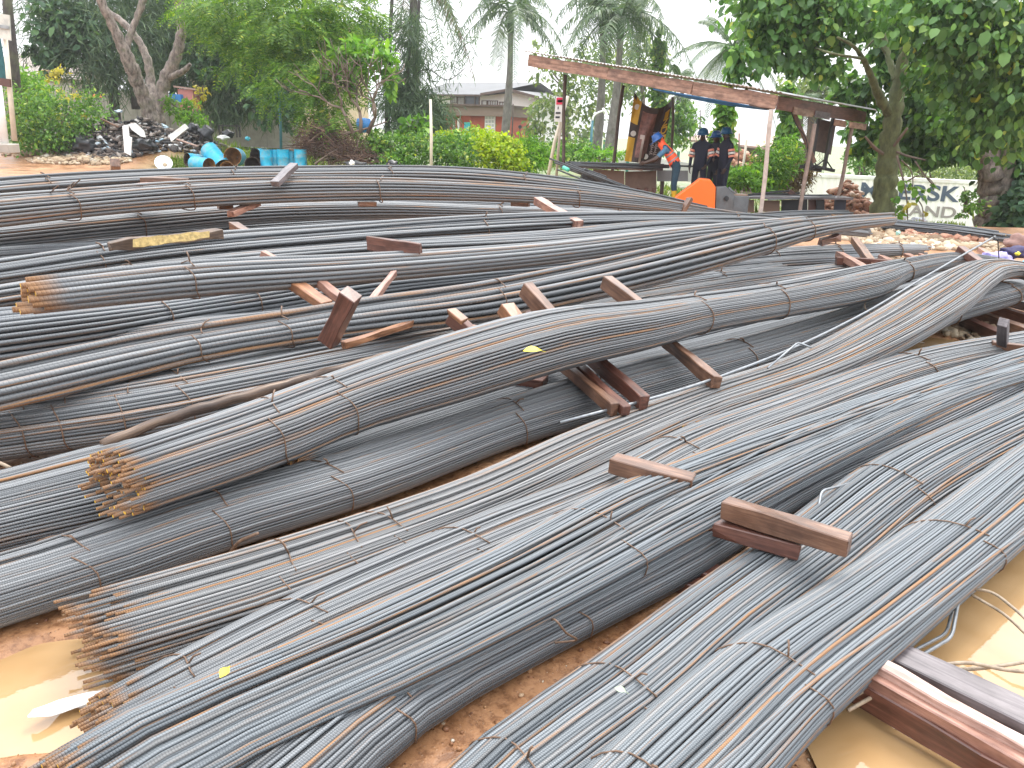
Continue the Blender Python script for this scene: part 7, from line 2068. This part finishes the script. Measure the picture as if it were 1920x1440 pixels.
    def ring(a, b, t0, r, h, m, name='reflective_band'):
        pa, pb = W(J[a]), W(J[b]); c = pa.lerp(pb, t0); R2 = frame(pb - pa) @ Matrix.Rotation(math.pi / 2, 3, 'Y')
        mb = MB(); mb.lathe([(r, -h / 2), (r * 1.05, -h / 2 + .004), (r * 1.05, h / 2 - .004), (r, h / 2)], c, R2, 14); mb.build(name, m, root, smooth=True)
    if bands:
        for s_ in ('l', 'r'):
            for t0, m in ((.42, BAND_ORANGE), (.66, BAND_WHITE), (.90, BAND_ORANGE)):
                ring('sho_' + s_, 'elbow_' + s_, t0, .078 * scale, .05 * scale, m)
            ring('knee_' + s_, 'ankle_' + s_, .35, .085 * scale, .05, BAND_WHITE) if False else None
    if vest:
        bm = bmesh.new(); bm.from_mesh(m2)
        keep = np.zeros(len(cen), bool)
        for k, (a, b) in enumerate(E):
            if (a, b) in (('pelvis', 'spine'), ('spine', 'chest'), ('chest', 'neck')): keep |= (bid == k)
            if b.startswith('sho'): keep |= (bid == k) & (bt < .85)
            if b.startswith('hip'): keep |= (bid == k) & (bt < .5)
        bm.faces.ensure_lookup_table()
        bmesh.ops.delete(bm, geom=[f for f in bm.faces if not keep[f.index]], context='FACES')
        bm.normal_update()
        for v in bm.verts: v.co += v.normal * .026
        pa, pb = W(J['pelvis']), W(J['chest']); ax = (pb - pa).normalized(); ln = (pb - pa).length
        bmesh.ops.bisect_plane(bm, geom=list(bm.verts) + list(bm.edges) + list(bm.faces), plane_co=pa + ax * ln * .06, plane_no=ax, clear_inner=True)
        for f_ in (.34, .44, .66, .76):
            bmesh.ops.bisect_plane(bm, geom=list(bm.verts) + list(bm.edges) + list(bm.faces), plane_co=pa + ax * ln * f_, plane_no=ax)
        me3 = bpy.data.meshes.new('vest')
        for f in bm.faces:
            t_ = (f.calc_center_median() - pa).dot(ax) / ln
            f.material_index = 1 if .34 < t_ < .44 or .66 < t_ < .76 else 0
            f.smooth = True
        bm.to_mesh(me3); bm.free(); me3.materials.append(HIVIS); me3.materials.append(BAND_GREY)
        v_ = link('vest', me3, root)
        so = v_.modifiers.new('thick', 'SOLIDIFY'); so.thickness = .008
    return root

def skeleton():
    J = {'pelvis': (0, 0, .95), 'spine': (0, 0, 1.15), 'chest': (0, -.01, 1.36), 'neck': (0, .0, 1.51), 'head': (0, .03, 1.63), 'crown': (0, .02, 1.73), 'nose': (0, .115, 1.62), 'jaw': (0, .075, 1.565)}
    R = {'pelvis': (.155, .125), 'spine': (.145, .115), 'chest': (.17, .125), 'neck': .058, 'head': (.085, .10), 'crown': (.07, .085), 'nose': .018, 'jaw': .05}
    E = [('pelvis', 'spine'), ('spine', 'chest'), ('chest', 'neck'), ('neck', 'head'), ('head', 'crown'), ('head', 'nose'), ('head', 'jaw')]
    for s, sg in (('l', -1), ('r', 1)):
        J.update({'sho_' + s: (sg * .185, -.01, 1.42), 'elbow_' + s: (sg * .245, -.03, 1.14), 'wrist_' + s: (sg * .235, .09, .91), 'palm_' + s: (sg * .23, .125, .84),
                  'hip_' + s: (sg * .095, 0, .90), 'knee_' + s: (sg * .11, .02, .50), 'ankle_' + s: (sg * .115, -.03, .10), 'toe_' + s: (sg * .135, .13, .045)})
        R.update({'sho_' + s: .070, 'elbow_' + s: .050, 'wrist_' + s: .034, 'palm_' + s: (.036, .02), 'hip_' + s: .10, 'knee_' + s: .068, 'ankle_' + s: .052, 'toe_' + s: .045})
        E += [('chest', 'sho_' + s), ('sho_' + s, 'elbow_' + s), ('elbow_' + s, 'wrist_' + s), ('wrist_' + s, 'palm_' + s), ('pelvis', 'hip_' + s), ('hip_' + s, 'knee_' + s), ('knee_' + s, 'ankle_' + s), ('ankle_' + s, 'toe_' + s)]
    return J, R, E
def hands(J, R, E):
    """four unequal bent fingers and a thumb on each palm"""
    for s, sg in (('l', -1), ('r', 1)):
        w = Vector(J['wrist_' + s]); p = Vector(J['palm_' + s]); d = (p - w).normalized()
        side = d.cross(Vector((sg, 0, 0))).normalized(); curl = Vector((-sg, 0, 0))
        for k, (off, ln) in enumerate(((.03, .072), (.01, .082), (-.01, .076), (-.03, .06))):
            a = p + side * off + d * .02
            b = a + d * ln * .55 + curl * ln * .15; c = b + d * ln * .4 + curl * ln * .35
            for nm, q in (('f%da_' % k + s, a), ('f%db_' % k + s, b), ('f%dc_' % k + s, c)): J[nm] = tuple(q); R[nm] = .0095
            E += [('palm_' + s, 'f%da_' % k + s), ('f%da_' % k + s, 'f%db_' % k + s), ('f%db_' % k + s, 'f%dc_' % k + s)]
        a = p + side * .035 - d * .01; b = a + side * .03 + d * .035 + curl * .01
        J['ta_' + s] = tuple(a); J['tb_' + s] = tuple(b); R['ta_' + s] = .011; R['tb_' + s] = .009
        E += [('palm_' + s, 'ta_' + s), ('ta_' + s, 'tb_' + s)]

# standing workers
def standing(label, px, py_feet, Y, face, helmet, boots, tweak=None, scale=1.0):
    J, R, E = skeleton()
    if tweak: tweak(J)
    hands(J, R, E)
    p = aty(px, py_feet, Y)
    return person(label, p, face, J, E, R, NAVY, boots, helmet, scale)
def tw1(J):
    J['elbow_l'] = (-.26, .02, 1.16); J['wrist_l'] = (-.20, .20, .98); J['palm_l'] = (-.17, .26, .93)
def tw2(J):
    J['elbow_r'] = (.25, .05, 1.15); J['wrist_r'] = (.12, .24, 1.08); J['palm_r'] = (.05, .28, 1.08)
standing('worker in dark coveralls and blue helmet, left of the three with striped sleeves', 1305, 384, 19.6, 2.75, HELMET_TEAL, BOOT_BLACK, tw1, .99)
standing('worker in dark coveralls half hidden between the other two, pale blue helmet', 1331, 384, 20.5, 2.2, HELMET, BOOT_BLACK, tw2, 1.0)
standing('worker in dark coveralls standing in profile, right of the three', 1349, 386, 19.3, 1.9, HELMET_TEAL, BOOT_BLACK, tw2, 1.0)

# bending worker with the orange vest
J, R, E = skeleton()
J.update({'pelvis': (0, 0, .93), 'spine': (0, .10, 1.10), 'chest': (0, .26, 1.25), 'neck': (0, .36, 1.37), 'head': (0, .45, 1.46), 'crown': (0, .49, 1.555), 'nose': (0, .53, 1.42), 'jaw': (0, .475, 1.385)})
for s, sg in (('l', -1), ('r', 1)):
    J['sho_' + s] = (sg * .18, .28, 1.29); J['elbow_' + s] = (sg * .21, .48, 1.06); J['wrist_' + s] = (sg * .15, .70, .97); J['palm_' + s] = (sg * .13, .77, .955)
    J['hip_' + s] = (sg * .095, -.01, .88)
hands(J, R, E)
p = aty(1261, 386, 18.9)
person('worker in orange vest and blue helmet bending over the workbench, yellow boots', p, 1.45, J, E, R, BLUEGREY, YELLOW_BOOT, HELMET, 1.0, vest=True, bands=False, trouser=TEALCLOTH, boot_h=.62, bare_arm=True)

# ------------------------------------------------------------------ rainy air
def haze():
    x0, x1, y0, y1, z0, z1 = -70, 80, -12, 140, -6.0, 34
    mb = MB(); mb.box(((x0 + x1) / 2, (y0 + y1) / 2, (z0 + z1) / 2), x1 - x0, y1 - y0, z1 - z0)
    m = bpy.data.materials.new('rain_haze'); m.use_nodes = True
    nt = m.node_tree
    for n in list(nt.nodes): nt.nodes.remove(n)
    out = nt.nodes.new('ShaderNodeOutputMaterial'); pv = nt.nodes.new('ShaderNodeVolumePrincipled')
    pv.inputs['Color'].default_value = (0.95, 0.97, 1.0, 1); pv.inputs['Density'].default_value = 0.0007; pv.inputs['Anisotropy'].default_value = 0.2
    nt.links.new(pv.outputs[0], out.inputs['Volume'])
    tag(mb.build('haze', m), kind='stuff')
haze()
